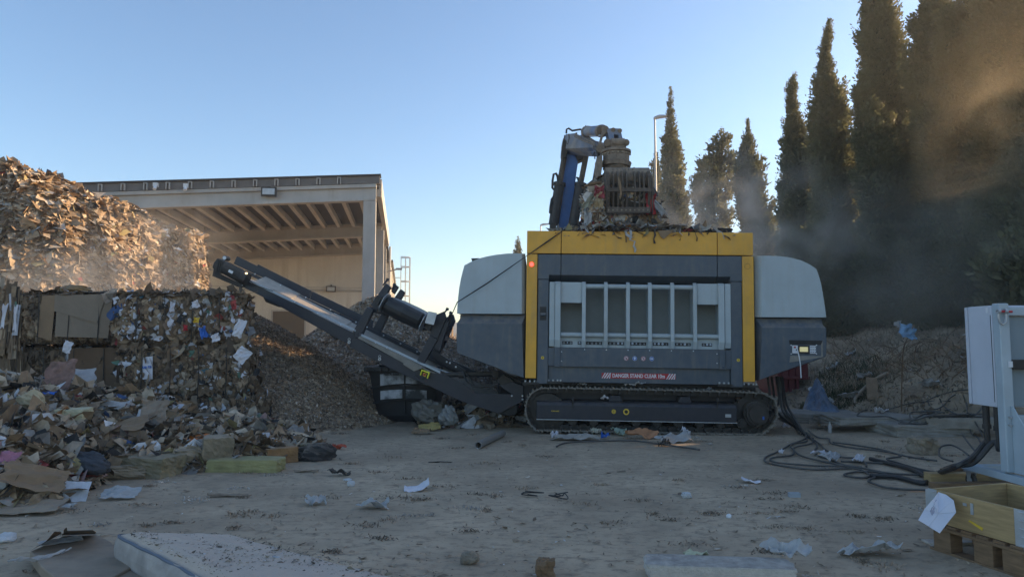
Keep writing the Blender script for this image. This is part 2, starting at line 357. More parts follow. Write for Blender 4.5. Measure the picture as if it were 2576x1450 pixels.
def rock(name, c, size, m, label=None, cat=None, seed=0, rough=.18, n=14, rotz=0, box=False, parent=None, group=None):
    mb = MB()
    if box:
        import bmesh
        bm = bmesh.new(); bmesh.ops.create_cube(bm, size=2.0); bmesh.ops.subdivide_edges(bm, edges=bm.edges[:], cuts=9, use_grid_fill=True)
        bm.verts.ensure_lookup_table(); V = np.array([v.co[:] for v in bm.verts]); mb.f = [[v.index for v in f.verts] for f in bm.faces]; bm.free()
        g = np.random.default_rng(seed); r_ = np.linalg.norm(np.maximum(np.abs(V) - .86, 0), axis=1, keepdims=True)      # worn edges and corners
        V = V * (1 - .35 * np.maximum(r_ - .14, 0)); V = V + g.normal(size=V.shape) * rough * .12
        mb.v = [0]
    else:
        n = max(n, 26); mb.ball((0, 0, 0), 1, n, n // 2 + 2); V = np.array([v[:] for v in mb.v])
        V = V * (1 + rough * .5 * (1 - 2 * np.abs(wav(V[:, 0] * 2.4, V[:, 1] * 2.4, V[:, 2] * 2.4, 2.0, seed + 9))) * .6)[:, None]
    V = V * (1 + rough * wav(V[:, 0] * 1.3, V[:, 1] * 1.3, V[:, 2] * 1.3, 1.6, seed))[:, None]
    V = V * np.array(size) * .5; V[:, 2] = np.maximum(V[:, 2], -size[2] * .42); V[:, 2] -= V[:, 2].min()
    ca, sa = math.cos(rotz), math.sin(rotz); V = V @ np.array([[ca, sa, 0], [-sa, ca, 0], [0, 0, 1]])
    mb.v = [Vector(v) for v in V]; o = mb.build(name, m, parent, smooth=False); o.location = c
    return tag(o, label, cat, group)
# ============================================================ SETTING
def axis_pts(lo, hi, a, b, step, grow=1.25):
    pts = list(np.arange(a, b, step)); s = step; x = pts[-1]
    while x < hi: s *= grow; x += s; pts.append(min(x, hi))
    s = step; x = pts[0]
    while x > lo: s *= grow; x -= s; pts.insert(0, max(x, lo))
    return np.array(pts)
xs = axis_pts(-160, 160, -9, 10, .08); ys = axis_pts(-30, 260, 2.4, 15, .08)
X, Y = np.meshgrid(xs, ys, indexing='ij')
fade = sst((30 - np.hypot(X, Y - 8)) / 14)
Z = fade * (.010 * wav(X, Y, 0, .8, 21) + .004 * wav(X, Y, 0, 2.4, 22))
m = mat("dusty_yard_concrete", (.46, .35, .235), .95, var=.2, scale=1.1, bump=.16, bscale=22, vari2=(.36, .27, .18), detail=10)
# small dark scraps trodden into the surface
n = m.node_tree.nodes; l = m.node_tree.links; b = n["Principled BSDF"]
src = b.inputs["Base Color"].links[0].from_socket
tc = n.new("ShaderNodeTexCoord"); mp = n.new("ShaderNodeMapping"); mp.inputs["Scale"].default_value = (5, 8, 1); mp.inputs["Rotation"].default_value = (0, 0, .25)
l.new(tc.outputs["Object"], mp.inputs[0]); t = n.new("ShaderNodeTexNoise"); t.inputs["Scale"].default_value = 1.4; t.inputs["Detail"].default_value = 9; t.inputs["Roughness"].default_value = .75
l.new(mp.outputs[0], t.inputs["Vector"]); cr = n.new("ShaderNodeValToRGB"); cr.color_ramp.elements[0].position = .50; cr.color_ramp.elements[1].position = .635
l.new(t.outputs["Fac"], cr.inputs[0]); mx = n.new("ShaderNodeMix"); mx.data_type = 'RGBA'; l.new(cr.outputs[0], mx.inputs["Factor"]); l.new(src, mx.inputs["A"]); mx.inputs["B"].default_value = (.235, .18, .125, 1)
# faint tyre marks crossing the yard
sx_ = n.new("ShaderNodeSeparateXYZ"); l.new(tc.outputs["Object"], sx_.inputs[0]); acc = None
def mth(op, a, b_=None, clamp=False):
    q = n.new("ShaderNodeMath"); q.operation = op; q.use_clamp = clamp
    for i, v_ in enumerate((a, b_)):
        if v_ is None: continue
        if isinstance(v_, (int, float)): q.inputs[i].default_value = v_
        else: l.new(v_, q.inputs[i])
    return q.outputs[0]
wob = n.new("ShaderNodeTexNoise"); wob.inputs["Scale"].default_value = .35; l.new(tc.outputs["Object"], wob.inputs["Vector"])
for ang, off in ((8, -5.2), (8, -7.0), (-14, -8.1), (-14, -9.9), (26, -4.2), (26, -5.9), (70, 1.2), (70, 2.9)):
    a_ = R(ang); r_ = mth('ADD', mth('ADD', mth('MULTIPLY', sx_.outputs[0], math.sin(a_)), mth('MULTIPLY', sx_.outputs[1], math.cos(a_))), off)
    r_ = mth('ADD', r_, mth('MULTIPLY', wob.outputs["Fac"], 1.6)); r_ = mth('SUBTRACT', r_, .8)
    s_ = mth('ADD', mth('MULTIPLY', sx_.outputs[0], math.cos(a_)), mth('MULTIPLY', sx_.outputs[1], -math.sin(a_)))
    lug = mth('GREATER_THAN', mth('SINE', mth('ADD', mth('MULTIPLY', s_, 42.0), mth('MULTIPLY', mth('ABSOLUTE', r_), 30.0))), .1)
    msk = mth('MULTIPLY', mth('SUBTRACT', 1.0, mth('MULTIPLY', mth('ABSOLUTE', r_), 6.0), True), mth('ADD', mth('MULTIPLY', lug, .6), .4)); acc = msk if acc is None else mth('MAXIMUM', acc, msk)
pn = n.new("ShaderNodeTexNoise"); pn.inputs["Scale"].default_value = .9; pn.inputs["Detail"].default_value = 5; l.new(tc.outputs["Object"], pn.inputs["Vector"])
acc = mth('MULTIPLY', mth('MULTIPLY', acc, mth('MULTIPLY', mth('SUBTRACT', pn.outputs["Fac"], .42), 3.5, True)), .5)
m2_ = n.new("ShaderNodeMix"); m2_.data_type = 'RGBA'; l.new(acc, m2_.inputs["Factor"]); l.new(mx.outputs["Result"], m2_.inputs["A"]); m2_.inputs["B"].default_value = (.24, .185, .13, 1)
l.new(m2_.outputs["Result"], b.inputs["Base Color"])
g_ = meshnp("ground", np.stack([X, Y, Z], -1).reshape(-1, 3), grid_tris(len(xs), len(ys)), None, m, smooth=True); tag(g_, kind="structure")

xs = np.arange(4.0, 46, .22); ys = np.concatenate([np.arange(6, 26, .22), np.arange(26, 80, .8)])
X, Y = np.meshgrid(xs, ys, indexing='ij'); Z = bank_h(X, Y) - .03
m_bank = mat("dry_earth", (.40, .30, .20), .97, var=.3, scale=1.6, bump=.9, bscale=9, vari2=(.22, .165, .11), detail=10)
Vb = np.stack([X, Y, Z], -1).reshape(-1, 3); Tb = grid_tris(len(xs), len(ys))
o = meshnp("earth_bank", Vb, Tb, None, m_bank, smooth=True); tag(o, kind="structure")
# dry weeds, twigs and litter lying on the bank
g = np.random.default_rng(5)
def bank_pts(n, x0=5.5, x1=13, y0=9, y1=22, lift=0.0):
    x = g.uniform(x0, x1, n); y = g.uniform(y0, y1, n); h = bank_h(x, y) - .03; k = h > .05
    return np.stack([x[k], y[k], h[k] + lift], 1)
P = bank_pts(16000); N = g.normal(size=P.shape) * np.array([.6, .6, .3]) + np.array([0, -.3, .5])
A = flakes(P + [0, 0, .02], N, g.uniform(.010, .045, len(P)), g.uniform(1.2, 5, len(P)), palette(g, len(P), [(.20, .15, .10), (.30, .23, .155), (.13, .10, .07), (.45, .43, .42), (.12, .12, .07)], [5, 4, 4, .3, 2]), g)
tag(meshnp("ground_litter", *A, M_SHRED), "dry leaves and scraps strewn over the earth bank below the trees", "litter", kind="stuff")

def blades(P, h, wd, cols, g, lean=.5):
    n = len(P); a = g.uniform(0, 6.28, n); d = np.stack([np.cos(a), np.sin(a), np.zeros(n)], 1)
    ln = g.normal(size=(n, 3)) * lean; ln[:, 2] = 1; ln /= np.linalg.norm(ln, axis=1, keepdims=True)
    h = h[:, None]; tip = P + ln * h; tip[:, 2] -= (h[:, 0] * .25 * g.random(n)); mid = P + ln * h * .55
    V = np.stack([P - d * wd, P + d * wd, mid + d * wd * .7, mid - d * wd * .7, tip], 1).reshape(-1, 3)
    b0 = (np.arange(n) * 5)[:, None]
    T = np.concatenate([b0 + np.array([[0, 1, 2]]), b0 + np.array([[0, 2, 3]]), b0 + np.array([[3, 2, 4]])], 0)
    return V, T, np.repeat(cols, 5, 0)
def grass_patch(cx, cy, rx, ry, n, hh, name, label, green=True):
    a = g.uniform(0, 6.28, n); r = np.sqrt(g.random(n)); x = cx + rx * r * np.cos(a); y = cy + ry * r * np.sin(a)
    P = np.stack([x, y, np.maximum(0, bank_h(x, y) - .04)], 1)
    cc = palette(g, n, [(.07, .09, .04), (.05, .065, .03), (.11, .11, .055)] if green else [(.30, .235, .15), (.22, .17, .11), (.38, .31, .21)], [4, 3, 2])
    o = meshnp(name, *blades(P, g.uniform(.4, 1, n) * hh, .007, cc, g, .55), M_LEAF); tag(o, label, "grass", kind="stuff")
p = hit(2120, 1015); grass_patch(p.x, p.y + .2, .9, .5, 1800, .20, "grass", "dark green grass clump at the foot of the bank right of the tracks")
p = hit(2140, 950); grass_patch(p.x, p.y, .8, .8, 1200, .26, "grass", "tall dark grass behind the blue tarpaulin")
p = hit(2330, 960); grass_patch(p.x, p.y, 2.2, 1.6, 900, .34, "dry_weeds", "dry straw coloured weeds on the bank left of the white cabinet", False)
p = hit(2200, 900); grass_patch(p.x, p.y, 1.6, 1.4, 900, .45, "dry_weeds", "dry weed stalks under the bushes behind the shredder", False)

# ============================================================ WAREHOUSE
PH = R(9); B0 = Vector((-6.05, 30.0, 0))                           # front right corner of the canopy
wh = empty("warehouse", B0, (0, 0, PH), "beige warehouse with a deep open canopy of concrete beams and purlins", "warehouse")
SL = math.tan(R(3.9))                                              # the roof falls to the left
def rz(x, top): return top + x * SL                               # x <= 0 to the left
LN = -17.0; BAY = [0, 8.3, 16.6]
tops = [8.55, 8.2, 8.35]
# beams: I-section fascia beams across the front
for k, (yb, tp) in enumerate(zip(BAY, [8.62, 8.30, 8.42])):
    mb = MB(); x0, x1 = LN, 0
    def bm(z0, z1, ya, yb_): mb.prism([(x0, ya, rz(x0, tp) + z0), (x1, ya, rz(x1, tp) + z0), (x1, ya, rz(x1, tp) + z1), (x0, ya, rz(x0, tp) + z1)], (0, yb_ - ya, 0))
    bm(-.16, 0, yb - .12, yb + .32); bm(-.62, -.16, yb, yb + .2); bm(-.74, -.62, yb - .1, yb + .3)
    mb.build("beam", M_CONC, wh, bevel=.01)
# purlins front to back
for k in range(2):
    for j in range(21):
        x = -.75 - j * .80; z = 8.15 + x * SL
        mb = MB().box((x - .085, BAY[k] + .33, z - .02), (x + .085, BAY[k + 1] - .13, z + .3)); mb.build("purlin", M_CONC, wh)
mb = MB().prism([(LN, -.35, rz(LN, 8.50)), (.25, -.35, rz(.25, 8.50)), (.25, -.35, rz(.25, 8.62)), (LN, -.35, rz(LN, 8.62))], (0, .2, 0))
# roof sheet above the purlins
z0 = 8.47
mb = MB().prism([(LN, .34, rz(LN, z0)), (.1, .34, rz(.1, z0)), (.1, .34, rz(.1, z0 + .12)), (LN, .34, rz(LN, z0 + .12))], (0, 30, 0)); mb.build("roof", M_ROOFD, wh)
mb = MB().prism([(LN, -.14, rz(LN, 8.63)), (.15, -.14, rz(.15, 8.63)), (.15, -.14, rz(.15, 8.96)), (LN, -.14, rz(LN, 8.96))], (0, .46, 0)); par = mb.build("roof_edge", M_ROOFT, wh)
for j in range(19):
    x = -1.6 - j * .88; z = rz(x, 8.63); mb = MB(); mb.box((x - .08, -.26, z + .005), (x - .045, -.15, z + .27)).box((x + .045, -.26, z + .005), (x + .08, -.15, z + .27)).box((x - .08, -.26, z + .271), (x + .08, -.15, z + .30)); mb.build("bracket", M_CONC, wh)
mb = MB().prism([(LN, -.24, rz(LN, 8.97)), (.2, -.24, rz(.2, 8.97)), (.2, -.24, rz(.2, 9.03)), (LN, -.24, rz(LN, 9.03))], (0, .6, 0)); mb.build("roof_flashing", M_ROOFD, wh)
# columns
for yb in (0.02,): MB().box((-.55, yb - .1, 0), (0.0, yb + .38, 7.86)).build("column", M_CONC, wh, bevel=.02)
MB().box((-.32, 8.2, 0), (.12, 8.6, 7.9)).build("column", M_CONC, wh, bevel=.02)
MB().box((-.34, 16.0, 0), (.06, 16.35, 7.9)).build("column", M_CONC, wh, bevel=.02)
MB().box((-12.5, 16.1, 0), (-12.1, 16.5, 7.7)).build("column", M_CONC, wh, bevel=.02)
# back wall, recessed under the third beam, with joints; side wall beyond
wl_ = MB()
wl_.prism([(LN - 6, 16.95, 0), (-.2, 16.95, 0), (-.2, 16.95, 8.1), (LN - 6, 16.95, rz(LN - 6, 8.05))], (0, .25, 0))
wb = wl_.build("wall", M_WALLB, wh)
for z in (1.9, 5.0, 5.28): MB().box((LN - 6, 16.935, z), (-.2, 16.95 - .002, z + .035)).build("wall_joint", M_CONC, wb)
for x in (-9.7,): MB().box((x, 16.934, 0), (x + .035, 16.947, 6.5)).build("wall_joint", M_CONC, wb)
d = MB().box((-7.35, 16.86, 0), (-5.3, 16.925, 3.65)).build("door", M_DOOR, wh)
MB().box((-7.45, 16.84, 0), (-7.352, 16.93, 3.75)).box((-5.298, 16.84, 0), (-5.2, 16.93, 3.75)).box((-7.352, 16.84, 3.652), (-5.298, 16.93, 3.75)).build("frame", M_CONC, d)
# sheet clad side wall running back
sw = MB()
sw.box((.14, 17.2, 0), (.34, 40, 7.1)); side = sw.build("side_wall", M_WALLB, wh)
mb = MB().box((-.3, 17.22, 0), (.135, 40, 7.3)); mb.build("wall", M_WALLB, wh)
mb = MB().box((-1.2, 16.8, 7.1), (.5, 40, 7.25)).build("roof_edge", M_ROOFT, wh)
for k in range(9): MB().box((.342, 17.6 + k * 2.5, 0), (.37, 17.66 + k * 2.5, 7.0)).build("wall_joint", M_CONC, side)
MB().box((.0, .4, 8.15), (.22, 16.6, 8.95)).build("side_fascia", M_CONC, wh)
MB().tube([(.3, 16.4, 8.1), (.3, 16.4, 0)], .07, 8).build("downpipe", M_POST, wh)
MB().tube([(.32, 8.8, 5.6), (.9, 8.6, 5.75)], .04, 6).box((.8, 8.5, 5.7), (1.15, 8.68, 5.8)).build("camera_bracket", M_POST, wh)
def flood(x, y, z, s):
    f = MB().box((x - .32 * s, y - .14, z - .2 * s), (x + .32 * s, y, z + .2 * s)).build("floodlight", M_DARKST, wh, bevel=.02)
    MB().box((x - .25 * s, y - .155, z - .13 * s), (x + .25 * s, y - .142, z + .13 * s)).build("lens", M_GALV, f)
    MB().box((x - .05, y + .002, z + .1 * s), (x + .05, y + .05, z + .3 * s)).build("bracket", M_DARKST, f)
flood(-4.55, -.12, 8.08, 1.0); flood(-3.6, 16.8, 5.18, 1.0)
for x in (-7.9, -9.1):
    mb = MB().box((x - .09, -.36, 8.12), (x + .09, -.15, 8.28)).cyl((x, -.3, 8.12), (x, -.42, 7.98), .07, n=10); mb.build("security_camera", M_BOLT, wh)
MB().tube([(-16, 16.8, 6.35), (-9.9, 16.8, 6.35), (-9.9, 16.8, 4.6)], .035, 6).tube([(-9.9, 16.85, 5.1), (-.4, 16.85, 5.1)], .025, 6).build("conduit", M_POST, wh)
MB().box((-11.7, 16.75, 4.5), (-11.3, 16.92, 4.7)).build("junction_box", M_BOLT, wh)
# caged ladder on the side wall
lad = MB()
for dy in (0, .5):
    lad.tube([(1.0, 26 + dy, 2.2), (1.0, 26 + dy, 8.6)], .03, 5)
for z in np.arange(2.4, 8.5, .3): lad.tube([(1.0, 26, z), (1.0, 26.5, z)], .02, 5)
for z in (4.2, 5.4, 6.6, 7.8, 8.6):
    lad.tube([(1.0 + .75 * math.sin(a), 26.25 - .45 * math.cos(a), z) for a in np.linspace(0, math.pi, 7)], .035, 5)
for a in (.5, 1.2, 1.57, 1.9, 2.6): lad.tube([(1.0 + .75 * math.sin(a), 26.25 - .45 * math.cos(a), z) for z in (4.2, 8.6)], .03, 5)
for z in (3, 6.9): lad.tube([(1.0, 26.25, z), (.35, 26.25, z)], .03, 5)
lad.build("cage_ladder", M_POST, wh)

# ============================================================ WASTE HEAPS
def heap(name, poly, hfun, res, mcol, nfl, fsize, cols, ws, seed, label, flat=.5, jit=.38, mat_=None, lift=.0, asp=(1, 2.2), crump=.3, clip=.02, wf=None, bodyamp=0, K=6):
    g = np.random.default_rng(seed); P = np.array(poly); x0, y0 = P.min(0) - .3; x1, y1 = P.max(0) + .3
    xs = np.arange(x0, x1, res); ys = np.arange(y0, y1, res); X, Y = np.meshgrid(xs, ys, indexing='ij')
    Z = hfun(X, Y, poly_dist(X, Y, poly)); V = np.stack([X, Y, np.maximum(Z, -.12)], -1).reshape(-1, 3)
    V[:, :2] += g.uniform(-.3, .3, (len(V), 2)) * res
    if bodyamp: V[:, 2] += g.normal(size=len(V)) * bodyamp * (V[:, 2] > .02)
    T = grid_tris(len(xs), len(ys)); keep = (V[T][:, :, 2].max(1) > -.1); T = T[keep]
    Cb = palette(g, len(V), mcol, [1] * len(mcol))
    Pp, N = sample_tris(V, T, nfl, g, wf); ok = Pp[:, 2] > clip; Pp, N = Pp[ok], N[ok]; n = len(Pp)
    N = N * (1 - flat) + np.array([0, 0, 1.0]) * flat * .6 + g.normal(size=N.shape) * jit
    s = fsize[0] + (fsize[1] * 1.3 - fsize[0]) * g.random(n) ** 3.0
    A = flakes(Pp + np.array([0, 0, lift]), N, s, g.uniform(*asp, n), palette(g, n, cols, ws), g, K=K, crump=crump)
    o = meshnp(name, *join([(V, T, Cb), A]), mat_ or M_SCRAP); return tag(o, label, "waste heap", kind="stuff")
# tall heap of baled and loose cardboard behind the bales
def h_big(X, Y, d):
    # three lobes, sheer on the front and right
    def lobe(cx, cy, rx, ry, h, p=5):
        r = (np.abs((X - cx) / rx) ** p + np.abs((Y - cy) / ry) ** p) ** (1 / p)
        r = r + .06 * wav(X, Y, 0, .9, 31) + .025 * wav(X, Y, 0, 3, 32)
        return h * sst((1.12 - r) / .26)
    a = lobe(-18.0, 21.5, 5.2, 4.6, 5.6)
    a = a * (1 - .20 * sst((X + 14.6) / 2.6))
    b = lobe(-13.7, 20.0, 2.75, 3.4, 6.2); b = b * (1 - .13 * sst((X + 13.4) / 2.2))
    c = lobe(-13.1, 23.4, 2.1, 2.6, 5.5); c = c * (1 - .16 * sst((X + 11.6) / 1.6))
    e = 1.6 * sst((6.5 - np.hypot(X + 17, (Y - 18) * 1.2)) / 4)
    z = np.maximum(np.maximum(a, b), np.maximum(c, e))
    return z + (.27 * wav(X, Y, 0, 1.5, 33) + .15 * wav(X, Y, 0, 4.2, 34)) * sst(z / .6) - .1
heap("cardboard_mountain", [(-25, 15), (-8.6, 15), (-8.6, 28), (-25, 28)], h_big, .10, BROWN, 230000, (.05, .27), [tuple(min(.6, q * 1.45) for q in c_) for c_ in MIXC], [9, 8, 6, 6, 5, 1.0, 3.0, .8, .6, .12, .15, .1, .2, .8, .1], 41,
     "tall sunlit mountain of loose cardboard and waste paper behind the bales", flat=.5, crump=.2, wf=lambda c: np.where(c[:, 1] < 23.5, 1.0, .2), bodyamp=.035, asp=(.8, 2.4), K=7, jit=.22)
# cones of shredded material
def cone(cx, cy, H_, ang, seed, sx=1.0):
    t = math.tan(R(ang))
    def f(X, Y, d):
        r = np.hypot((X - cx) * sx, Y - cy); r = r + .22 * wav(X, Y, 0, .5, seed) + .05 * wav(X, Y, 0, 2.2, seed + 1)
        return H_ - np.sqrt(r * r + .16) * t + .03 * wav(X, Y, 0, 6, seed + 2)
    return f
SHC = [(.36, .27, .185), (.26, .19, .13), (.45, .355, .26), (.15, .11, .08), (.55, .50, .44), (.29, .25, .22), (.36, .23, .13)]
heap("shredded_pile", [(-10, 10.5), (-1.5, 10.5), (-1.5, 18.5), (-10, 18.5)], cone(-5.9, 14.6, 2.62, 36, 51), .07, SHC[:4], 200000, (.012, .048), SHC, [7, 6, 4, 4, .5, 1, 3], 52,
     "grey brown cone of shredded waste spilling out from behind the bales", flat=.35, mat_=M_SHRED, asp=(1.2, 3), crump=.5, bodyamp=.012, wf=lambda c: np.where(c[:, 1] < 15, 1, .1), K=4)
heap("shredded_pile", [(-9, 13.5), (2.2, 13.5), (2.2, 23.5), (-9, 23.5)], cone(-3.55, 18.6, 3.12, 36, 61), .09, SHC[:4], 170000, (.016, .065), SHC, [7, 4, 7, 2, 1.2, 1, 3], 62,
     "paler cone of shredded waste behind the conveyor in front of the warehouse", flat=.35, mat_=M_SHRED, asp=(1.2, 3), crump=.5, bodyamp=.012, wf=lambda c: np.where(c[:, 1] < 19.2, 1, .1), K=4)
# loose mixed waste in front of the bales
FP = [(-3.0, 9.4), (-3.2, 8.8), (-4.0, 8.5), (-4.75, 8.2), (-4.5, 7.2), (-4.45, 6.65), (-5.3, 6.4), (-9.5, 6.2), (-9.5, 12.2), (-5, 12.2), (-3.4, 11.6), (-2.85, 10.3)]
def h_front(X, Y, d):
    z = .62 * np.maximum(d, 0) ** .9; cap = .38 + .98 * sst((-4.0 - X) / 3.0) ; z = cap * (1 - np.exp(-z / cap * 1.35))
    return np.where(d > -.02, z + (.10 * wav(X, Y, 0, 1.7, 71) + .06 * wav(X, Y, 0, 5, 72)) * sst(d / .5), -.2)
WS = [8, 7, 6, 6, 5, 1.5, 4, 2.4, .8, .2, .2, .15, .25, 2.5, .15]
heap("mixed_waste_heap", FP, h_front, .07, [(.13, .10, .07), (.07, .055, .045), (.21, .16, .115)], 80000, (.03, .22), [tuple(min(.65, q * 1.22) for q in c_) for c_ in MIXC], WS, 73,
     "loose heap of torn cardboard, foam, cloth and plastic in front of the bales", flat=.5, crump=.24, bodyamp=.02, asp=(.8, 2.4), K=7, jit=.33)
# low spill of rags between bin and tracks
SP = [(-1.9, 13.0), (-.6, 12.9), (.6, 13.1), (1.2, 13.6), (1.0, 15), (-1.8, 15)]
heap("waste_spill", SP, lambda X, Y, d: np.where(d > 0, .22 * sst(d / .5) + .06 * wav(X, Y, 0, 3, 81), -.2), .08, BROWN, 2600, (.05, .32), MIXC, [3, 3, 3, 3, 3, 4, 3, 2, 1.4, .4, .5, .4, .3, 2, .3], 82,
     "spill of paper, rags and film under the foot of the conveyor", flat=.4, crump=.4)
# ============================================================ BALES
def bale(name, c, size, rot, label, seed, mode="mixed", nfl=2600, straps=4, white=1.0, dark=1.0, topmost=False):
    size = (size[0], size[1], size[2] - .02); g = np.random.default_rng(seed); r = empty(name, c, (0, 0, rot), label, "bale", "pressed cardboard bales stacked behind the loose waste")
    sx, sy, sz = size; parts = []
    # body: box with bulging faces
    mb = MB(); N = 20; nfl = int(nfl * 2.1)
    def face(o, du, dv):
        u, v = np.meshgrid(np.linspace(0, 1, N), np.linspace(0, 1, N), indexing='ij')
        Pp = np.array(o)[None, None] + u[..., None] * np.array(du) + v[..., None] * np.array(dv); nn = np.cross(du, dv); nn = nn / np.linalg.norm(nn)
        Pp = Pp + nn * (.035 * wav(Pp[..., 0] * 2, Pp[..., 1] * 2, Pp[..., 2] * 2, 1.7, seed) + .0)[..., None]
        V = Pp.reshape(-1, 3); parts.append((V, grid_tris(N, N), palette(g, len(V), [(.055 * dark, .038 * dark, .026 * dark), (.09 * dark, .062 * dark, .04 * dark)], [1, 1])))
    a, b, h = sx / 2, sy / 2, sz
    def mosaic(o, du, dv, nu, nv, cols_, ws_, ncell, vertical):
        """a face of crushed boxes pressed flat: irregular cells, each with its own tone, depth and tilt, cracks between them"""
        u, v = np.meshgrid(np.linspace(0, 1, nu), np.linspace(0, 1, nv), indexing='ij'); U, Vv = u * np.linalg.norm(du), v * np.linalg.norm(dv)
        U = U + .012 * g.normal(size=U.shape); Vv = Vv + .012 * g.normal(size=U.shape)
        wx = U + .05 * wav(U * 3, Vv * 3, 0, 1.3, seed + 50); wy = Vv + .07 * wav(U * 3, Vv * 3, 0, 1.3, seed + 51)
        cxs, cys = g.uniform(0, np.linalg.norm(du), ncell), g.uniform(0, np.linalg.norm(dv), ncell); st_ = g.uniform(.35, 1.0, ncell) if vertical else g.uniform(.7, 1.3, ncell)
        D = ((wx.reshape(-1, 1) - cxs) ** 2 + ((wy.reshape(-1, 1) - cys) * st_) ** 2) * g.uniform(.6, 1.6, ncell); o2 = np.argpartition(D, 2, axis=1)[:, :2]; d2 = np.take_along_axis(D, o2, 1); sw_ = d2[:, 0] > d2[:, 1]
        first = np.where(sw_, o2[:, 1], o2[:, 0]); d2 = np.sort(np.sqrt(d2), 1); edge = np.clip((d2[:, 1] - d2[:, 0]) / .022, 0, 1)
        dep_ = g.normal(size=ncell) * .020; tx, ty = g.normal(size=ncell) * .22, g.normal(size=ncell) * .16
        h_ = dep_[first] + tx[first] * (wx.ravel() - cxs[first]) + ty[first] * (wy.ravel() - cys[first]) - .035 * (1 - edge) + .006 * wav(wx.ravel() * 9, wy.ravel() * 9, first * 1.0, 2, seed)
        nn = np.cross(du, dv); nn = nn / np.linalg.norm(nn); Pp = np.array(o)[None, None] + u[..., None] * np.array(du) + v[..., None] * np.array(dv)
        ev = np.minimum(Vv, np.linalg.norm(dv) - Vv); eu = np.minimum(U, np.linalg.norm(du) - U); rnd = .13 * np.exp(-ev / .035) + .07 * np.exp(-eu / .04)
        Pp = Pp + nn * (h_.reshape(U.shape) + .03 * wav(U, Vv, 0, 1.2, seed + 3) - rnd)[..., None]
        cc = palette(g, ncell, cols_, ws_)[first] * (.55 + .45 * edge)[:, None] * g.uniform(.92, 1.08, (U.size, 1)); parts.append((Pp.reshape(-1, 3), grid_tris(nu, nv), cc))
    F_ = [((-a, -b, 0), (sx, 0, 0), (0, 0, h)), ((a, -b, 0), (0, sy, 0), (0, 0, h)), ((a, b, 0), (-sx, 0, 0), (0, 0, h)), ((-a, b, 0), (0, -sy, 0), (0, 0, h)), ((-a, -b, h), (sx, 0, 0), (0, sy, 0))]
    cols = [tuple(np.array(q) * dark * 1.1) for q in BROWN] + [(.50, .51, .56), (.03, .03, .03), (.05, .10, .24), (.25, .05, .05), (.10, .19, .14), (.24, .21, .12), (.10, .22, .28)]
    ws = [6, 3, 8, 1.2, 5, .75 * white, .9, .12 * white, .10 * white, .08 * white, .12 * white, .06 * white]
    for fi, f in enumerate(F_):
        if fi in (2, 3): face(*f)
        else: mosaic(f[0], f[1], f[2], int(np.linalg.norm(f[1]) / .016) + 2, int(np.linalg.norm(f[2]) / .016) + 2, cols, [w_q * k_q for w_q, k_q in zip(ws, (1, 1, 1, 1, 1, .8, .6, .8, .8, .8, .8, .8))], int(np.linalg.norm(f[1]) * np.linalg.norm(f[2]) * (150 if mode != 'strips' else 90)), fi != 4)
    nfl = int(nfl * .16)
    for fi, (o_, du, dv) in enumerate(F_):
        n = int(nfl * (1 if fi in (0, 4) else .5)) if fi != 2 and fi != 3 else int(nfl * .15)
        u = g.random(n); v = g.random(n)
        if mode == "strips" and fi == 0: keep = u < .5; u, v = u[keep], v[keep]; n = len(u)
        Pp = np.array(o_)[None] + u[:, None] * np.array(du) + v[:, None] * np.array(dv); nn = np.cross(du, dv); nn = nn / np.linalg.norm(nn)
        vert = np.array([1.0, 0, 0]) if fi in (0, 2, 4) else np.array([0, 1.0, 0])
        tilt = g.random((n, 1)) ** 3.2 * .9
        Nn = nn * (1 - tilt * .75) + vert * tilt * 1.0 * np.sign(g.normal(size=(n, 1))) + g.normal(size=(n, 3)) * .16
        Pp = Pp + nn * g.uniform(-.03, .03, (n, 1)); ez = np.minimum(Pp[:, 2], sz - Pp[:, 2]) if fi < 4 else np.full(n, .1); Pp = Pp - nn * (.16 * np.exp(-ez / .03))[:, None]
        if fi == 4 and not topmost: Pp = Pp * np.array([.93, .86, 1]) - [0, 0, .03]
        s = g.uniform(.05, .17, n) * (1.2 if fi == 4 else 1.0) * np.where(g.random(n) < .10, 1.6, 1.0)
        cc = palette(g, n, cols, ws)
        V, T, C = flakes(Pp, Nn, s, g.uniform(1.0, 2.4, n), cc, g, crump=.15, K=7); parts.append((V, T, C))
        if mode == "strips" and fi == 0:      # long vertical edges of folded boxes
            n2 = 420; u = g.random(n2) * .5; v = g.uniform(.1, .9, n2); Pp = np.array(o_)[None] + u[:, None] * np.array(du) + v[:, None] * np.array(dv) + nn * g.uniform(0, .06, (n2, 1))
            w_ = g.uniform(.012, .05, n2); L_ = g.uniform(.15, .38, n2); ax = np.stack([g.normal(size=n2) * .1, g.normal(size=n2) * .05, np.ones(n2)], 1)
            sd = np.array([1.0, 0, 0]) + g.normal(size=(n2, 3)) * .3
            Vq = np.stack([Pp - sd * w_[:, None] - ax * L_[:, None], Pp + sd * w_[:, None] - ax * L_[:, None], Pp + sd * w_[:, None] * .9 + ax * L_[:, None], Pp - sd * w_[:, None] * .8 + ax * L_[:, None] + [0, -.02, 0]], 1).reshape(-1, 3)
            b0 = (np.arange(n2) * 4)[:, None]; parts.append((Vq, np.concatenate([b0 + np.array([[0, 1, 2]]), b0 + np.array([[0, 2, 3]])]), np.repeat(palette(g, n2, cols, ws), 4, 0)))
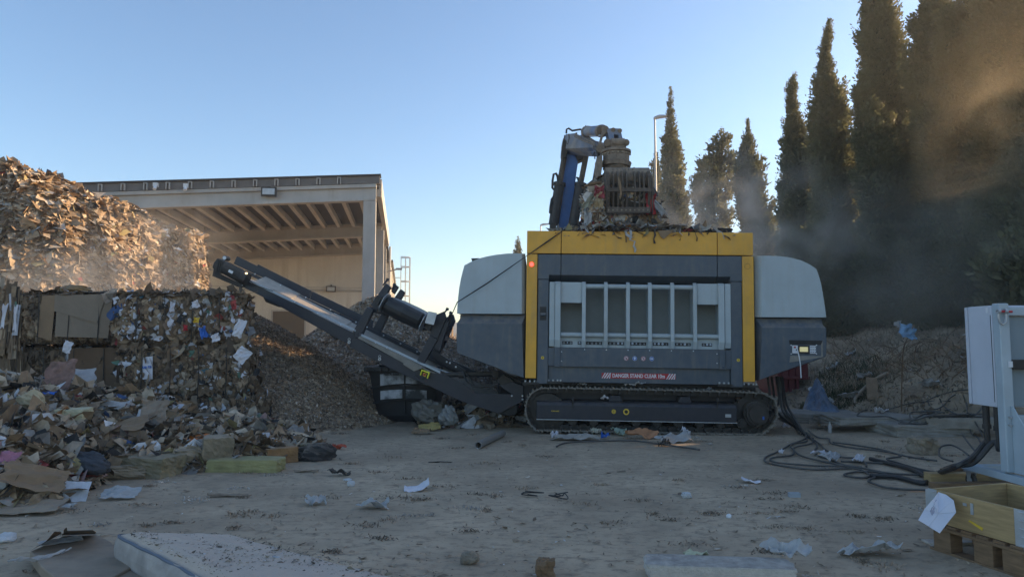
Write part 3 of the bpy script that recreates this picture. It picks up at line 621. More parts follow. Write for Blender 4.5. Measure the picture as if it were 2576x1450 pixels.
    if mode != "strips":                                          # larger pale and printed scraps pressed flat into the face
        n3 = int(70 * white + 60); Pp = np.stack([g.uniform(-a, a, n3), np.full(n3, -b - .035), g.uniform(.05, sz - .05, n3)], 1)
        V, T, C = flakes(Pp, np.array([0, -1.0, 0]) + g.normal(size=(n3, 3)) * .28, g.uniform(.05, .17, n3) * (.6 + .5 * g.random(n3)), g.uniform(.45, 1.6, n3), palette(g, n3, [(.52, .52, .56), (.20, .14, .09), (.30, .215, .14), (.42, .40, .38), (.08, .13, .25), (.28, .06, .05)], [5 * white, 4, 4, 2, .5 * white, .4 * white]), g, crump=.12, K=7); parts.append((V, T, C))
    meshnp("compressed_cardboard", *join(parts), M_SCRAP, r)
    for k in range(straps):
        x = -a + sx * ((k + .8) / (straps + .6)) if mode != "strips" else (-a + sx * (.45 + .16 * k))
        MB().tube([(x + .01, -b + .1, -.01), (x, -b - .052, .02), (x + .012, -b - .06, h * .5), (x - .008, -b - .05, h), (x, -b + .1, h + .03), (x, b, h + .03)], .008, 5).build("strap_wire", M_DARKST, r)
    return r
def bale_at(px0, px1, py0, py1, Y, dep, rot, *a, **k):
    p0 = at(px0, py1, Y); p1 = at(px1, py0, Y); sx = (p1.x - p0.x); sz = p1.z - p0.z
    c = Vector(((p0.x + p1.x) / 2 - math.sin(rot) * dep / 2, Y + math.cos(rot) * dep / 2 + abs(math.sin(rot)) * sx * .35, p0.z)); return bale("bale", c, (sx, dep, sz), rot, *a, **k), sx, sz
rA, sxA, szA = bale_at(-190, 288, 734, 866, 11.5, 1.25, 0, "top tier bale with a smooth grey cardboard sheet and folded strips on its face", 101, mode="strips", nfl=1700, topmost=True)
# the flat sheets on its face
b_ = -.625; xk = lambda px: at(px, 800, 11.5).x - rA.location.x; zk = lambda py: at(200, py, 11.5).z - rA.location.z
MB().prism([(xk(146), b_ - .05, zk(744)), (xk(286), b_ - .045, zk(738)), (xk(278), b_ - .045, zk(850)), (xk(146), b_ - .055, zk(846))], (0, .006, 0)).build("cardboard_panel", M_CARDG, rA)
MB().prism([(xk(142), b_ - .066, zk(742)), (xk(270), b_ - .06, zk(741)), (xk(250), b_ - .064, zk(812)), (xk(142), b_ - .07, zk(782))], (0, .006, 0)).build("cardboard_panel", M_CARDG, rA)
MB().prism([(xk(108), b_ - .05, zk(744)), (xk(143), b_ - .055, zk(742)), (xk(137), b_ - .05, zk(856)), (xk(100), b_ - .05, zk(846))], (0, .006, 0)).build("cardboard_panel", M_CARD, rA)
rB, _, _ = bale_at(289, 592, 736, 862, 11.2, .85, R(11), "top tier bale of crumpled cardboard speckled with white and coloured cartons", 102, nfl=3600, white=1.9, topmost=True)
rC, _, _ = bale_at(-180, 300, 872, 1010, 11.6, 1.25, 0, "damp dark brown bale in the second tier below the smooth cardboard sheet", 103, mode="strips", nfl=1500, dark=.7)
xk = lambda px: at(px, 900, 11.6).x - rC.location.x; zk = lambda py: at(200, py, 11.6).z - rC.location.z
MB().prism([(xk(176), b_ - .05, zk(876)), (xk(300), b_ - .045, zk(872)), (xk(300), b_ - .045, zk(985)), (xk(180), b_ - .055, zk(985))], (0, .006, 0)).build("cardboard_panel", M_CARDD, rC)
rD, _, _ = bale_at(300, 612, 871, 998, 11.15, .85, R(10), "second tier bale of brown cardboard with torn white sheets", 104, nfl=3400, white=.9, dark=.85)
rE, _, _ = bale_at(328, 640, 1006, 1082, 11.1, .85, R(9), "lowest bale at the right end sunk behind the loose waste", 105, nfl=3000, dark=.75, white=.6)
bale_at(-150, 326, 1016, 1082, 11.6, 1.25, 0, "lowest bale on the left hidden behind the loose waste", 106, nfl=500, dark=.7, white=.6)
bale_at(-150, 296, 740, 866, 12.9, 1.25, 0, "rear bale pressed against the back of the smooth cardboard bale", 107, nfl=300, dark=.7, white=.6)  # two unseen bales added to stop light leaking through the stack
bale_at(-150, 300, 872, 1000, 13.0, 1.25, 0, "rear bale in the second tier behind the damp dark bale", 108, nfl=300, dark=.7, white=.6)
def onface(name, px, py, Y, w_, h_, rotp, m, label, cat, seed, amp=.03, torn=.2):
    p = at(px, py, Y); w_ *= .72; h_ *= .72; o = sheet(name, (0, 0, 0), (w_, h_), 0, m, label, cat, amp=amp, tilt=(0, 0), seed=seed, torn=torn, n=10)
    px_ = px; o.rotation_euler = (R(86), rotp, R(random.uniform(-8, 8))); o.location = p; return o
onface("paper_sheet", 604, 826, 11.22, .22, .42, R(18), M_PAPER, "printed white carton flap sticking out at the right end of the top bale", "paper", 1)
onface("paper_sheet", 543, 849, 11.2, .20, .17, R(-20), M_PAPER, "small white booklet at the bottom edge of the speckled bale", "paper", 2)
onface("paper_sheet", 610, 893, 11.15, .28, .34, R(40), M_PAPER, "torn white sheet hanging on the right of the second tier bale", "paper", 3)
onface("paper_sheet", 172, 872, 11.35, .24, .26, R(10), M_PAPER, "torn white scrap hanging between the two left bales", "paper", 4)
s_ = onface("paper_sack", 372, 925, 11.12, .22, .50, R(-4), M_PAPER, "white printed sack strip on the second tier bale", "sack", 5, amp=.012, torn=.05)
text_obj("lettering", "ua ta", .075, M_SBLUE, s_, (0.0, .02, .03), (0, 0, 0), bold=.002)
onface("paper_sheet", 310, 945, 11.15, .26, .34, R(-30), M_PAPER, "white carton scrap at the left edge of the second tier bale", "paper", 6)
onface("paper_sheet", 12, 795, 11.3, .10, .55, R(2), M_PAPER, "long white carton strip at the left edge of the photo", "paper", 7, amp=.02)
onface("paper_sheet", 40, 800, 11.3, .09, .6, R(-3), M_PAPER, "second white carton strip beside the left edge strip", "paper", 8, amp=.02)
for (px, py, w_, h_, mm, nm, lb) in ((590, 768, .12, .2, mat("worn_red_print", (.33, .05, .04), .8, var=.5, scale=22), "carton", "red printed carton high on the right of the speckled bale"), (513, 836, .16, .26, M_SBLUE, "carton", "crushed blue carton low on the speckled bale"),
                                 (468, 824, .09, .14, M_RED, "carton", "small red carton low in the middle of the speckled bale"), (494, 765, .16, .16, M_PAPER, "carton", "white and blue carton near the top of the speckled bale"),
                                 (435, 772, .10, .2, M_PAPER, "carton", "pale carton at the top left of the speckled bale"), (496, 805, .13, .12, M_SYEL, "carton", "yellowish label carton in the middle of the speckled bale"),
                                 (430, 812, .12, .18, M_PAPER, "carton", "white leaflet in the left half of the speckled bale")):
    onface(nm, px, py, 11.24, w_, h_, R(random.uniform(-20, 20)), mm, lb, "carton", int(px), amp=.03, torn=.3)
p = at(180, 742, 11.9)
rock("plastic_bundle", (at(185, 722, 12.0).x, 12.0, rA.location.z + szA - .03), (.55, .3, .2), mat("amber_film", (.22, .13, .045), .5, var=.3), "amber plastic bundle lying on top of the left bale", "bundle", seed=9, rough=.3)
tw = MB()
for k in range(5):
    a = at(600 + k * 2, 752 + k * 7, 11.3); b = at(650 - k * 6, 732 + 18 * k, 11.1); tw.tube([a, (a + b) / 2 + Vector((0, 0, .03)), b], .004, 4)
tag(tw.build("bent_wire", M_WOODD), "loose bent wires poking from the right end of the top bale", "wire")

# ============================================================ WASTE BIN
def Lp(px, py, Y): return at(px, py, Y)
bn = empty("waste_bin", (0, 13.6, 0), (0, 0, 0), "large black ribbed plastic waste bin with blotched white labels under the conveyor", "waste bin")
def bb(px, py, dy=0): p = at(px, py, 13.6); return Vector((p.x, dy, p.z))
mb = MB(); nseg = 10
def bow(t, amp=.10): return -amp * (1 - (2 * t - 1) ** 2)
fr = []
for j, (yl, yr, ly) in enumerate(((922, 922, 0.0), (950, 950, 0.02), (1000, 1000, .06), (1045, 1045, .10), (1060, 1060, .14))):
    xl, xr = [(924, 1100), (932, 1099), (938, 1095), (950, 1092), (985, 1080)][j]
    fr.append([bb(xl + (xr - xl) * t, yl, ly + bow(t)) for t in np.linspace(0, 1, nseg)])
for j in range(4):
    for k in range(nseg - 1): mb.poly([fr[j][k], fr[j][k + 1], fr[j + 1][k + 1], fr[j + 1][k]])
bk = [[p + Vector((0, 1.2 - 2 * (p.y) * 0, 0)) for p in row] for row in fr]
for j in range(4):
    mb.poly([fr[j][0], fr[j + 1][0], bk[j + 1][0], bk[j][0]]); mb.poly([fr[j][-1], fr[j + 1][-1], bk[j + 1][-1], bk[j][-1]])
    for k in range(nseg - 1): mb.poly([bk[j][k], bk[j][k + 1], bk[j + 1][k + 1], bk[j + 1][k]])
mb.build("tub", M_BINP, bn, smooth=False)
mb = MB()
for k in range(nseg - 1):
    a, b = fr[0][k], fr[0][k + 1]; mb.prism([a + Vector((0, -.07, -.09)), b + Vector((0, -.07, -.09)), b + Vector((0, -.07, .0)), a + Vector((0, -.07, .0))], (0, .09, 0))
mb.box(fr[0][0] + Vector((-.07, -.02, -.1)), fr[0][0] + Vector((-.001, 1.2, 0))).box(fr[0][-1] + Vector((.001, -.02, -.1)), fr[0][-1] + Vector((.07, 1.2, 0)))
mb.build("rim", M_BINP, bn, bevel=.015)
mb = MB()
for pts in (((935, 975), (980, 968), (1020, 965), (1060, 967), (1096, 972)), ((940, 1012), (980, 1006), (1020, 1004), (1060, 1005), (1094, 1010))):
    mb.tube([bb(x, y, -.055 - .06 * (1 - abs((x - 1015) / 85))) for x, y in pts], .018, 6)
mb.tube([bb(1020, 928, -.12), bb(1020, 1040, -.02)], .02, 6)
mb.build("rib", M_BINP, bn, smooth=True)
def blabel(x0, x1, y0, y1):
    mb = MB(); n = 8
    for k in range(n):
        xa, xb = x0 + (x1 - x0) * k / n, x0 + (x1 - x0) * (k + 1) / n
        def dd(x, y): return bow((x - 928) / 170) - .02 + (y - 922) / 100 * .05
        f = lambda x, y: bb(x, y + 4 * ((x - 1020) / 60) ** 2, dd(x, y))
        mb.poly([f(xa, y0), f(xb, y0), f(xb, y1), f(xa, y1)])
    return mb.build("label", M_MARK, bn)
blabel(958, 1074, 936, 968); blabel(958, 1014, 978, 1000); blabel(1022, 1074, 978, 1000)
text_obj("lettering", "RESTA  RESSO", .055, M_SBLACK, bn, bb(990, 940, -.13), (R(90), 0, 0), bold=.002)
rock("rag_bundle", at(1080, 1056, 13.1) * 1.0 + Vector((0, 0, -.02)), (.55, .4, .42), mat("grey_film", (.14, .13, .11), .5, var=.3), "grey plastic sack slumped at the foot of the black bin", "sack", seed=19, rough=.45)
rock("plastic_sack", at(1128, 1068, 12.9) + Vector((0, 0, -.0)), (.3, .25, .38), mat("grey_film_sack", (.22, .22, .21), .4, var=.4, scale=6), "crumpled pale plastic sack right of the black bin", "sack", seed=20, rough=.45)
# ============================================================ MOBILE SHREDDER
TILT = R(.85); YAW = R(2.0)
MR = Euler((0, TILT, -YAW)).to_matrix().to_4x4()
mo = at(1610, 1098, 12.0); mo.z = 0.0
MW = Matrix.Translation(mo) @ MR; MWi = MW.inverted()
sh = empty("mobile_shredder", mo, (0, TILT, -YAW), "grey and yellow tracked mobile shredder with discharge conveyor and open hopper", "shredder")
def L(px, py, ly):
    o = MWi @ Vector((0, 0, H)); d = MWi.to_3x3() @ ray(px, py); t = (ly - o.y) / d.y; return o + d * t
def z5(x, y): return (1127 + .3875 * x, 579.6 + .3875 * y)
def M(x, y, ly=0.0): return L(*z5(x, y), ly)
def C(x, y, ly): return L(483 + .3625 * x, 612 + .3625 * y, ly)
def zl(x, y, ly=0): return M(x, y, ly).z
def xl(x, y, ly=0): return M(x, y, ly).x
ZT = (zl(600, 5) + zl(1900, 12)) / 2; ZB = (zl(600, 151) + zl(1900, 158)) / 2          # hopper band
ZG1 = (zl(660, 328) + zl(1830, 340)) / 2; ZG0 = (zl(660, 757) + zl(1830, 772)) / 2        # grille
ZP0 = (zl(660, 883) + zl(1830, 897)) / 2; ZBOT = (zl(650, 998) + zl(1850, 1012)) / 2
XL, XR = xl(510, 300), xl(1983, 300)
X7, X17 = xl(735, 80), xl(1747, 80); XC0, XC1, XG0, XG1 = xl(583, 600), xl(652, 600), xl(1836, 600), xl(1908, 600)
DEP = 2.45; W_ = .012
# hopper rim
for a, b in ((XL, X7 - .006), (X7 + .006, X17 - .006), (X17 + .006, XR - .005)):
    MB().box((a, -.02, ZB), (b, .05, ZT)).build("hopper_panel", M_YEL, sh, bevel=.008)
MB().box((XL, .052, ZB), (XL + .06, DEP, ZT)).build("hopper_panel", M_YEL, sh, bevel=.008)
MB().box((XR - .065, .052, ZB), (XR - .005, DEP, ZT)).build("hopper_panel", M_YEL, sh, bevel=.008)
MB().box((XL + .062, DEP - .06, ZB), (XR - .067, DEP, ZT)).build("hopper_panel", M_YEL, sh, bevel=.008)
# side posts
ZPB = (zl(540, 960) + zl(1960, 977)) / 2
pl = MB().box((XL, -.02, ZPB), (xl(577, 500), .10, ZB - .014)).build("corner_post", M_YEL, sh, bevel=.008)
pr = MB().box((xl(1912, 500), -.02, ZPB), (xl(1986, 500), .10, ZB - .014)).build("corner_post", M_YEL, sh, bevel=.008)
bc = M(543, 219, -.02)
bea = MB().ring(bc + Vector((0, -.012, 0)), (0, 1, 0), .036, .055, .012, 24).build("lamp_ring", M_YEL, pl)
MB().cyl(bc + Vector((0, -.02, 0)), bc + Vector((0, 0, 0)), .034, n=20).build("red_beacon", M_REDL, pl)
bc = M(1944, 232, -.022)
cut = MB()
for k in range(10):
    a = k * .628; cut.tube([bc + Vector((math.cos(a + t) * .048, -.001, math.sin(a + t) * .048)) for t in (0, .15, .3, .45)], .003, 4)
cut.build("dashed_ring", M_SBLACK, pr)
# front shell, upper panels
ZU = (zl(700, 157) + zl(1800, 162)) / 2; ZC = (zl(620, 316) + zl(1870, 328)) / 2; ZLIP = (zl(700, 290) + zl(1800, 298)) / 2
for a, b, z0 in ((XC0 - .01, X7 - .006, ZC), (X7 + .006, X17 - .006, ZLIP), (X17 + .006, XG1 + .012, ZC)):
    mb = MB()
    if z0 == ZLIP: mb.prism([(a, 0, ZU), (a, 0, ZLIP), (a, .22, ZG1 + .005), (a, .30, ZG1 + .005), (a, .30, ZU)], (b - a, 0, 0))
    elif a < 0:
        mb.prism([(a, 0, ZU), (a, 0, ZC), (XC1, 0, ZC), (XC1, 0, ZLIP), (b, 0, ZLIP), (b, 0, ZU)], (0, .18, 0)); mb.prism([(XC1 + .001, .001, ZLIP - .002), (XC1 + .001, .22, ZG1 + .005), (XC1 + .001, .28, ZLIP - .002)], (b - XC1 - .001, 0, 0))
    else:
        mb.prism([(b, 0, ZU), (b, 0, ZC), (XG0, 0, ZC), (XG0, 0, ZLIP), (a, 0, ZLIP), (a, 0, ZU)], (0, .18, 0)); mb.prism([(XG0 - .001, .001, ZLIP - .002), (XG0 - .001, .22, ZG1 + .005), (XG0 - .001, .28, ZLIP - .002)], (a - XG0 + .001, 0, 0))
    mb.build("upper_panel", M_NAVY, sh, bevel=.006)
for a, b in ((XC0 - .004, XC1), (XG0, XG1 + .008)):
    cp = MB().box((a, .0, ZBOT), (b, .30, ZC - .008)).build("side_column", M_NAVY, sh, bevel=.012)
hx0, hx1, hz0, hz1 = xl(596, 530), xl(638, 530), zl(600, 581), zl(600, 493)
hp = MB().box((hx0, -.004, hz0), (hx1, -.0015, hz1)).build("latch_recess", M_BLACK, sh)
MB().cyl((hx0 + .01, -.012, (hz0 + hz1) / 2 - .02), (hx1 - .01, -.012, (hz0 + hz1) / 2 - .02), .03, n=12).build("latch", M_NAVY, hp)
for (x, y, s) in ((614, 824, "2"), (1885, 840, "1")):
    c = M(x, y, -.003); k = MB().cyl(c, c + Vector((0, .002, 0)), .028, n=20).build("number_sticker", M_SYEL, sh)
    text_obj("digit", s, .04, M_SBLACK, k, c + Vector((0, -.002, 0)), (R(90), 0, 0), bold=.001)
# core body and recess behind the cutter flap
MB().box((XL + .07, .78, ZBOT + .02), (XR - .07, DEP - .02, ZU)).build("body_shell", M_NAVY, sh, bevel=.02)
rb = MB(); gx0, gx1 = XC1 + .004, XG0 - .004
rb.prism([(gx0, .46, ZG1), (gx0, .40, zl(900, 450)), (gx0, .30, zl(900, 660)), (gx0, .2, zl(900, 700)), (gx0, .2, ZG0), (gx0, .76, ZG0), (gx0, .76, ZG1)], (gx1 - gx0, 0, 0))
rb.build("cutter_flap", mat("shaded_inner_grey_green", (.20, .215, .20), .6, var=.1, dust=.3), sh)  # inner grey-green darkened to carry the shade of the recess
FY = -.035
def gl(x, y, ly=FY): return M(x, y, ly)
zgt = ZG1 - .004; zgb = ZG0; zbend = (zl(900, 712) + zl(1600, 722)) / 2
def rib(x0, x1, fy=FY, ztop=zgt, zb=zgb, name="rib", back=.42):
    a, b = xl(x0, 550, fy), xl(x1, 550, fy)
    prof = [(fy + .05, ztop), (fy, ztop - .04), (fy, zbend), (fy + .045, zb), (fy + .075, zb), (fy + .03, zbend), (fy + .03, ztop - .04), (fy + .075, ztop)]
    mb = MB().prism([(a, y, z) for y, z in prof], (b - a, 0, 0)); c = (a + b) / 2
    mb.prism([(c - .006, fy + .032, ztop - .03), (c - .006, fy + .032, zbend), (c - .006, fy + .08, zb + .01), (c - .006, .2, zb + .01), (c - .006, .3, zbend + .08), (c - .006, back, ztop - .2), (c - .006, .30, ztop - .03)], (.012, 0, 0))
    mb.build(name, M_LIGHT, sh, bevel=.004)
for x in (870, 1013, 1157, 1300, 1446, 1593): rib(x, x + 24)
rib(694, 730); rib(1757, 1796)
for a, b in ((658, 692), (1798, 1836)):
    xa, xb = xl(a, 550, -.01), xl(b, 550, -.01); zb = zl(a, 750) if a < 1000 else zl(b, 765)
    MB().prism([(xa, y, z) for y, z in ((-.01, zgt - .01), (-.01, zbend), (.02, zb), (.06, zb), (.06, zgt - .01))], (xb - xa, 0, 0)).build("side_strip", M_LIGHT, sh, bevel=.005)
for a, b, y0, y1 in ((731, 870, 335, 467), (1618, 1757, 340, 479)):
    MB().box((xl(a, y1), .012, zl(a, y1)), (xl(b, y1), .03, zgt - .01)).build("corner_plate", M_LIGHT, sh, bevel=.004)
# inner sloping side walls of the two end bays
def zz(y): return (zl(900, y) + zl(1600, y + 8)) / 2
for a, b in ((894, 1593),): MB().cyl((xl(a, 360), .03, zz(360)), (xl(b, 360), .03, zz(360)), .042, n=16).build("upper_pipe", M_LIGHT, sh, smooth=True)
MB().cyl((xl(731, 680), .045, zz(677)), (xl(1757, 690), .045, zz(677)), .042, n=16).build("lower_pipe", M_LIGHT, sh, smooth=True)
fl = MB().box((gx0 + .06, .095, ZG0 + .002), (gx1 - .06, .11, zz(694))).build("bolt_plate", M_LIGHT, sh)
for a, b in ((742, 808), (842, 865), (897, 1000), (1040, 1143), (1184, 1286), (1330, 1430), (1474, 1575), (1648, 1714)):
    xa, xb = xl(a, 732, .09), xl(b, 732, .09); zc = zz(730)
    s = MB().box((xa, .088, zc - .028), (xb, .0945, zc + .028)).build("slot_plate", M_BLACK, sh, bevel=.003)
    mb = MB(); nb = max(1, int((xb - xa) / .058))
    for k in range(nb): mb.cyl((xa + (k + .5) * (xb - xa) / nb, .075, zc + random.choice((-.006, .004))), (xa + (k + .5) * (xb - xa) / nb, .087, zc), random.choice((.013, .021, .019)), n=10)
    mb.build("bolt", M_GALV, s, each=True)
# lower flap panel, beam and markings
FZ = ZG0 - .004
MB().box((xl(694, 820), -.02, ZP0 + .004), (xl(1800, 820), .14, FZ)).build("flap_panel", M_NAVY, sh, bevel=.005)
MB().box((gx0, .0, ZP0 + .012), (xl(692, 820), .14, FZ - .004)).build("flap_end", M_NAVY, sh, bevel=.004)
MB().box((xl(1802, 820), .0, ZP0 + .004), (gx1, .14, FZ - .004)).build("flap_end", M_NAVY, sh, bevel=.004)
for a, b in ((691, 727), (1762, 1800)): MB().box((xl(a, 820, -.04), -.045, ZP0), (xl(b, 820, -.04), -.0215, FZ - .004)).cyl((xl((a + b) / 2 + 2, 870, -.05), -.048, zz(872)), (xl((a + b) / 2 + 2, 870), -.044, zz(872)), .016, n=12).build("hinge_strap", M_NAVY, sh, bevel=.003)
mb = MB()
for x, y in ((737, 785), (737, 846), (887, 771), (1028, 773), (1169, 775), (1309, 777), (1451, 779), (1593, 781), (1746, 799), (1747, 860)):
    c = M(x, y, -.022); mb.ball(c, .010, 8, 5, (1, .5, 1))
mb.build("cap_bolt", M_BOLT, sh, each=True)
MB().box((gx0, .06, ZBOT + .03), (gx1, .30, ZP0 + .2)).build("lower_beam", M_NAVY, sh, bevel=.01)
# four round safety signs
def disc(x, y, r, m, ly, nm, par): c = M(x, y, ly); return MB().cyl(c, c + Vector((0, .0015, 0)), r, n=28).build(nm, m, par)
for i, x in enumerate((1157, 1212, 1268, 1323)):
    c = M(x, 828 + i, -.0245); s = disc(x, 828 + i, .040, M_WHITE, -.0235, "safety_sign", sh)
    v = lambda a, b, d=-.006: c + Vector((a, d + .002, b))
    if i in (1, 3):
        MB().cyl(c + Vector((0, -.002, 0)), c + Vector((0, -.0005, 0)), .036, n=28).build("sign_field", M_SBLUE, s)
        mb = MB()
        if i == 1:
            mb.prism([v(-.019, -.002), v(-.019, .012), v(-.01, .024), v(.01, .024), v(.019, .012), v(.019, -.002)], (0, .001, 0)).prism([v(-.014, -.004), v(.014, -.004), v(.010, -.022), v(0, -.027), v(-.010, -.022)], (0, .001, 0))
        else:
            mb.prism([v(-.024, -.012), v(-.002, -.018), v(-.002, .012), v(-.024, .016)], (0, .001, 0)).prism([v(.002, -.018), v(.024, -.012), v(.024, .016), v(.002, .012)], (0, .001, 0))
        mb.build("pictogram", M_WHITE, s)
    else:
        mb = MB().ring(c + Vector((0, -.003, 0)), (0, 1, 0), .030, .037, .001).prism([v(-.024, .019, -.007), v(-.019, .024, -.007), v(.024, -.019, -.007), v(.019, -.024, -.007)], (0, .001, 0)); mb.build("red_ring", M_RED, s)
        mb = MB()
        if i == 0: mb.prism([v(-.012, .016, -.0045), v(.002, .004, -.0045), v(.008, .018, -.0045), (v(.014, .0, -.0045)), v(.008, -.02, -.0045), v(-.012, -.014, -.0045)], (0, .001, 0))
        else: mb.prism([v(-.004, .018, -.0045), v(.004, .018, -.0045), v(.004, -.022, -.0045), v(-.004, -.022, -.0045)], (0, .001, 0)).prism([v(-.014, .006, -.0046), v(.014, .006, -.0046), v(.014, .001, -.0046), v(-.014, .001, -.0046)], (0, .001, 0))
        mb.build("pictogram", M_SBLACK, s)
# danger banner
a, b = M(997, 941, .058), M(1478, 945, .058); zc = (a.z + b.z) / 2; hh = .048
ban = MB().box((a.x, .055, zc - hh), (b.x, .0585, zc + hh)).build("danger_banner", M_RED, sh)
text_obj("lettering", "DANGER STAND CLEAR 10m", .088, M_WHITE, ban, ((a.x + b.x) / 2, .0535, zc - .001), (R(90), 0, 0), bold=.0028, width=(xl(1404, 944, .055) - xl(1064, 944, .055)))
mb = MB(); bw = (b.x - a.x)
for s0 in (a.x, b.x - .165):
    mb.v  # white hatch strokes
    for k in range(4):
        x0 = s0 + k * .045 - .01
        pts = [(x0, -hh), (x0 + .024, -hh), (x0 + .024 + .065, hh), (x0 + .065, hh)]
        q = []
        for (x, z) in pts:
            q.append((min(max(x, s0), s0 + .165), .0535, zc + z))
        mb.prism(q, (0, .001, 0))
mb.build("hatch_stripes", M_WHITE, ban)
# mounting feet and underbody
for x, y in ((690, 980), (1800, 998), (1960, 1005), (540, 985)):
    c = M(x, y, .05); f = MB().box((c.x - .14, .0, c.z - .03), (c.x + .14, .35, c.z + .01)).build("mounting_foot", M_DARKST, sh, bevel=.004)
    mb = MB()
    for k in (-.1, -.02, .06, .11): mb.cyl((c.x + k, .05, c.z + .011), (c.x + k, .05, c.z + .04), .018, n=6)
    mb.build("bolt", M_GALV, f, each=True)
MB().box((xl(560, 1040), .42, ZBOT - .30), (xl(2050, 1040), 2.05, ZBOT + .018)).box((xl(700, 1040), .5, .35), (xl(1880, 1040), 1.95, ZBOT - .302)).build("chassis", M_DNAVY, sh, bevel=.02)
# end housings
def shell(name, pts, y0, y1, m, bev=.03):
    P = [M(x, y, y0) for x, y in pts]; return MB().prism([(p.x, y0, p.z) for p in P], (0, y1 - y0, 0)).build(name, m, sh, bevel=bev)
LU = [(502, 150), (440, 147), (380, 149), (310, 157), (250, 168), (200, 181), (150, 202), (107, 225), (97, 258), (84, 310), (73, 370), (66, 430), (61, 490), (58, 538), (502, 540)]
LLo = [(502, 545), (78, 545), (78, 572), (57, 600), (55, 690), (57, 780), (64, 798), (502, 960)]
RU = [(1988, 164), (2080, 163), (2150, 166), (2220, 174), (2290, 192), (2345, 217), (2392, 248), (2410, 300), (2425, 360), (2437, 430), (2448, 500), (2455, 563), (1993, 561)]
RLo = [(1993, 567), (2425, 570), (2425, 603), (2457, 632), (2459, 720), (2457, 812), (2450, 820), (2006, 975)]
for nm, pts, y0, m in (("engine_cover", LU, .05, M_LIGHT), ("engine_cover", RU, .05, M_LIGHT), ("lower_housing", LLo, .05, M_NAVY), ("lower_housing", RLo, .05, M_NAVY)):
    inner = shell(nm, pts, y0 + .05, DEP - .1, m, .02)
# raised outer skins give the chamfer next to the posts and the ledge on the lower housings
def skin(pts_out, pts_in, y0, y1, m, nm):
    A_ = [M(x, y, y1) for x, y in pts_out]; B_ = [M(x, y, y0) for x, y in pts_in]; n = len(A_); mb = MB()
    A_ = [Vector((p.x, y1, p.z)) for p in A_]; B_ = [Vector((p.x, y0, p.z)) for p in B_]
    mb.poly(B_)
    for k in range(n): mb.poly([A_[k], A_[(k + 1) % n], B_[(k + 1) % n], B_[k]])
    mb.poly(A_[::-1]); return mb.build(nm, m, sh, bevel=.008)
def inset(pts, fx, side):
    out = []
    for x, y in pts: out.append((fx if (side > 0 and x > 495 and x < 520) else x, y)) if side > 0 else out.append((fx if x < 2010 else x, y))
    return out
skin(LU, inset(LU, 478, 1), -.0, .098, M_LIGHT, "cover_skin"); skin(RU, inset(RU, 2036, -1), -.0, .098, M_LIGHT, "cover_skin")
sl = [(502, 546), (80, 546), (80, 574), (57, 602), (55, 690), (57, 780), (64, 797), (502, 958)]
si = [(476, 606), (90, 606), (86, 606), (60, 606), (58, 690), (60, 778), (66, 792), (497, 950)]
skin(sl, [(480, 604), (80, 604), (70, 604), (59, 606), (57, 690), (59, 780), (66, 795), (490, 953)], -.02, .098, M_NAVY, "housing_skin")
srO = [(1995, 568), (2424, 571), (2424, 603), (2456, 633), (2458, 720), (2456, 812), (2449, 818), (2008, 973)]
srI = [(2040, 630), (2420, 630), (2436, 630), (2453, 636), (2455, 720), (2453, 810), (2446, 816), (2024, 965)]
skin(srO, srI, -.02, .098, M_NAVY, "housing_skin")
MB().prism([M(150, 180, .6), M(200, 178, .6), M(190, 196, .6), M(158, 205, .6)], (0, .6, 0)).build("exhaust_flap", M_DARKST, sh)
# operator panel in its recess
px0, px1, pz0, pz1 = xl(2213, 780, -.02), xl(2433, 780, -.02), zl(2213, 855, -.02), zl(2213, 710, -.02)
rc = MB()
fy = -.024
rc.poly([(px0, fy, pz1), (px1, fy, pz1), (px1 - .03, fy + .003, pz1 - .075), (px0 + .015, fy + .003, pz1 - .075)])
rc.build("painted_recess_shadow", M_BLACK, sh)  # flat black sheet drawn as the shadow under the recess edge
rc = MB().prism([(px1, fy, pz1), (px1, fy, pz0 + .1), (px1 - .03, fy + .0015, pz0 + .12), (px1 - .03, fy + .0015, pz1 - .075)], (0, .0014, 0)).prism([(px0 + .005, fy, pz0), (px1 - .002, fy, pz0 + .1), (px1 - .03, fy + .0015, pz0 + .12), (px0 + .02, fy + .0015, pz0 + .118)], (0, .0014, 0))
rc.build("recess_frame", M_SLAB, sh)
a, b = M(2232, 742, -.027), M(2390, 800, -.027)
cp = MB().box((a.x, -.030, b.z), (b.x, -.0255, a.z)).build("control_panel", M_DARKST, sh, bevel=.003)
wd = b.x - a.x; ht = a.z - b.z
MB().box((a.x + .004, -.034, b.z + .006), (a.x + wd * .24, -.0305, a.z - .006)).box((b.x - wd * .26, -.034, b.z + .006), (b.x - .004, -.0305, a.z - .006)).build("switch_plate", M_WHITE, cp)
MB().box((a.x + wd * .32, -.035, b.z + ht * .24), (a.x + wd * .66, -.0305, a.z - ht * .2)).build("screen", M_SCREEN, cp)
mb = MB()
for i in range(3):
    for j in range(3): mb.cyl((b.x - wd * .22 + i * wd * .085, -.045, a.z - ht * (.2 + .3 * j)), (b.x - wd * .22 + i * wd * .085, -.0345, a.z - ht * (.2 + .3 * j)), .008, n=8)
mb.cyl((a.x + wd * .18, -.045, b.z + ht * .45), (a.x + wd * .18, -.0345, b.z + ht * .45), .012, n=8)
mb.build("button", M_SBLACK, cp, each=True)
MB().cyl((a.x + wd * .11, -.05, a.z - ht * .25), (a.x + wd * .11, -.0345, a.z - ht * .25), .016, n=12).build("stop_button", M_RED, cp)
mb = MB()
for x in (2228, 2392):
    for y in (743, 799): mb.ball(M(x, y, -.026), .012, 8, 5, (1, .5, 1))
mb.build("cap_bolt", M_BOLT, cp, each=True)
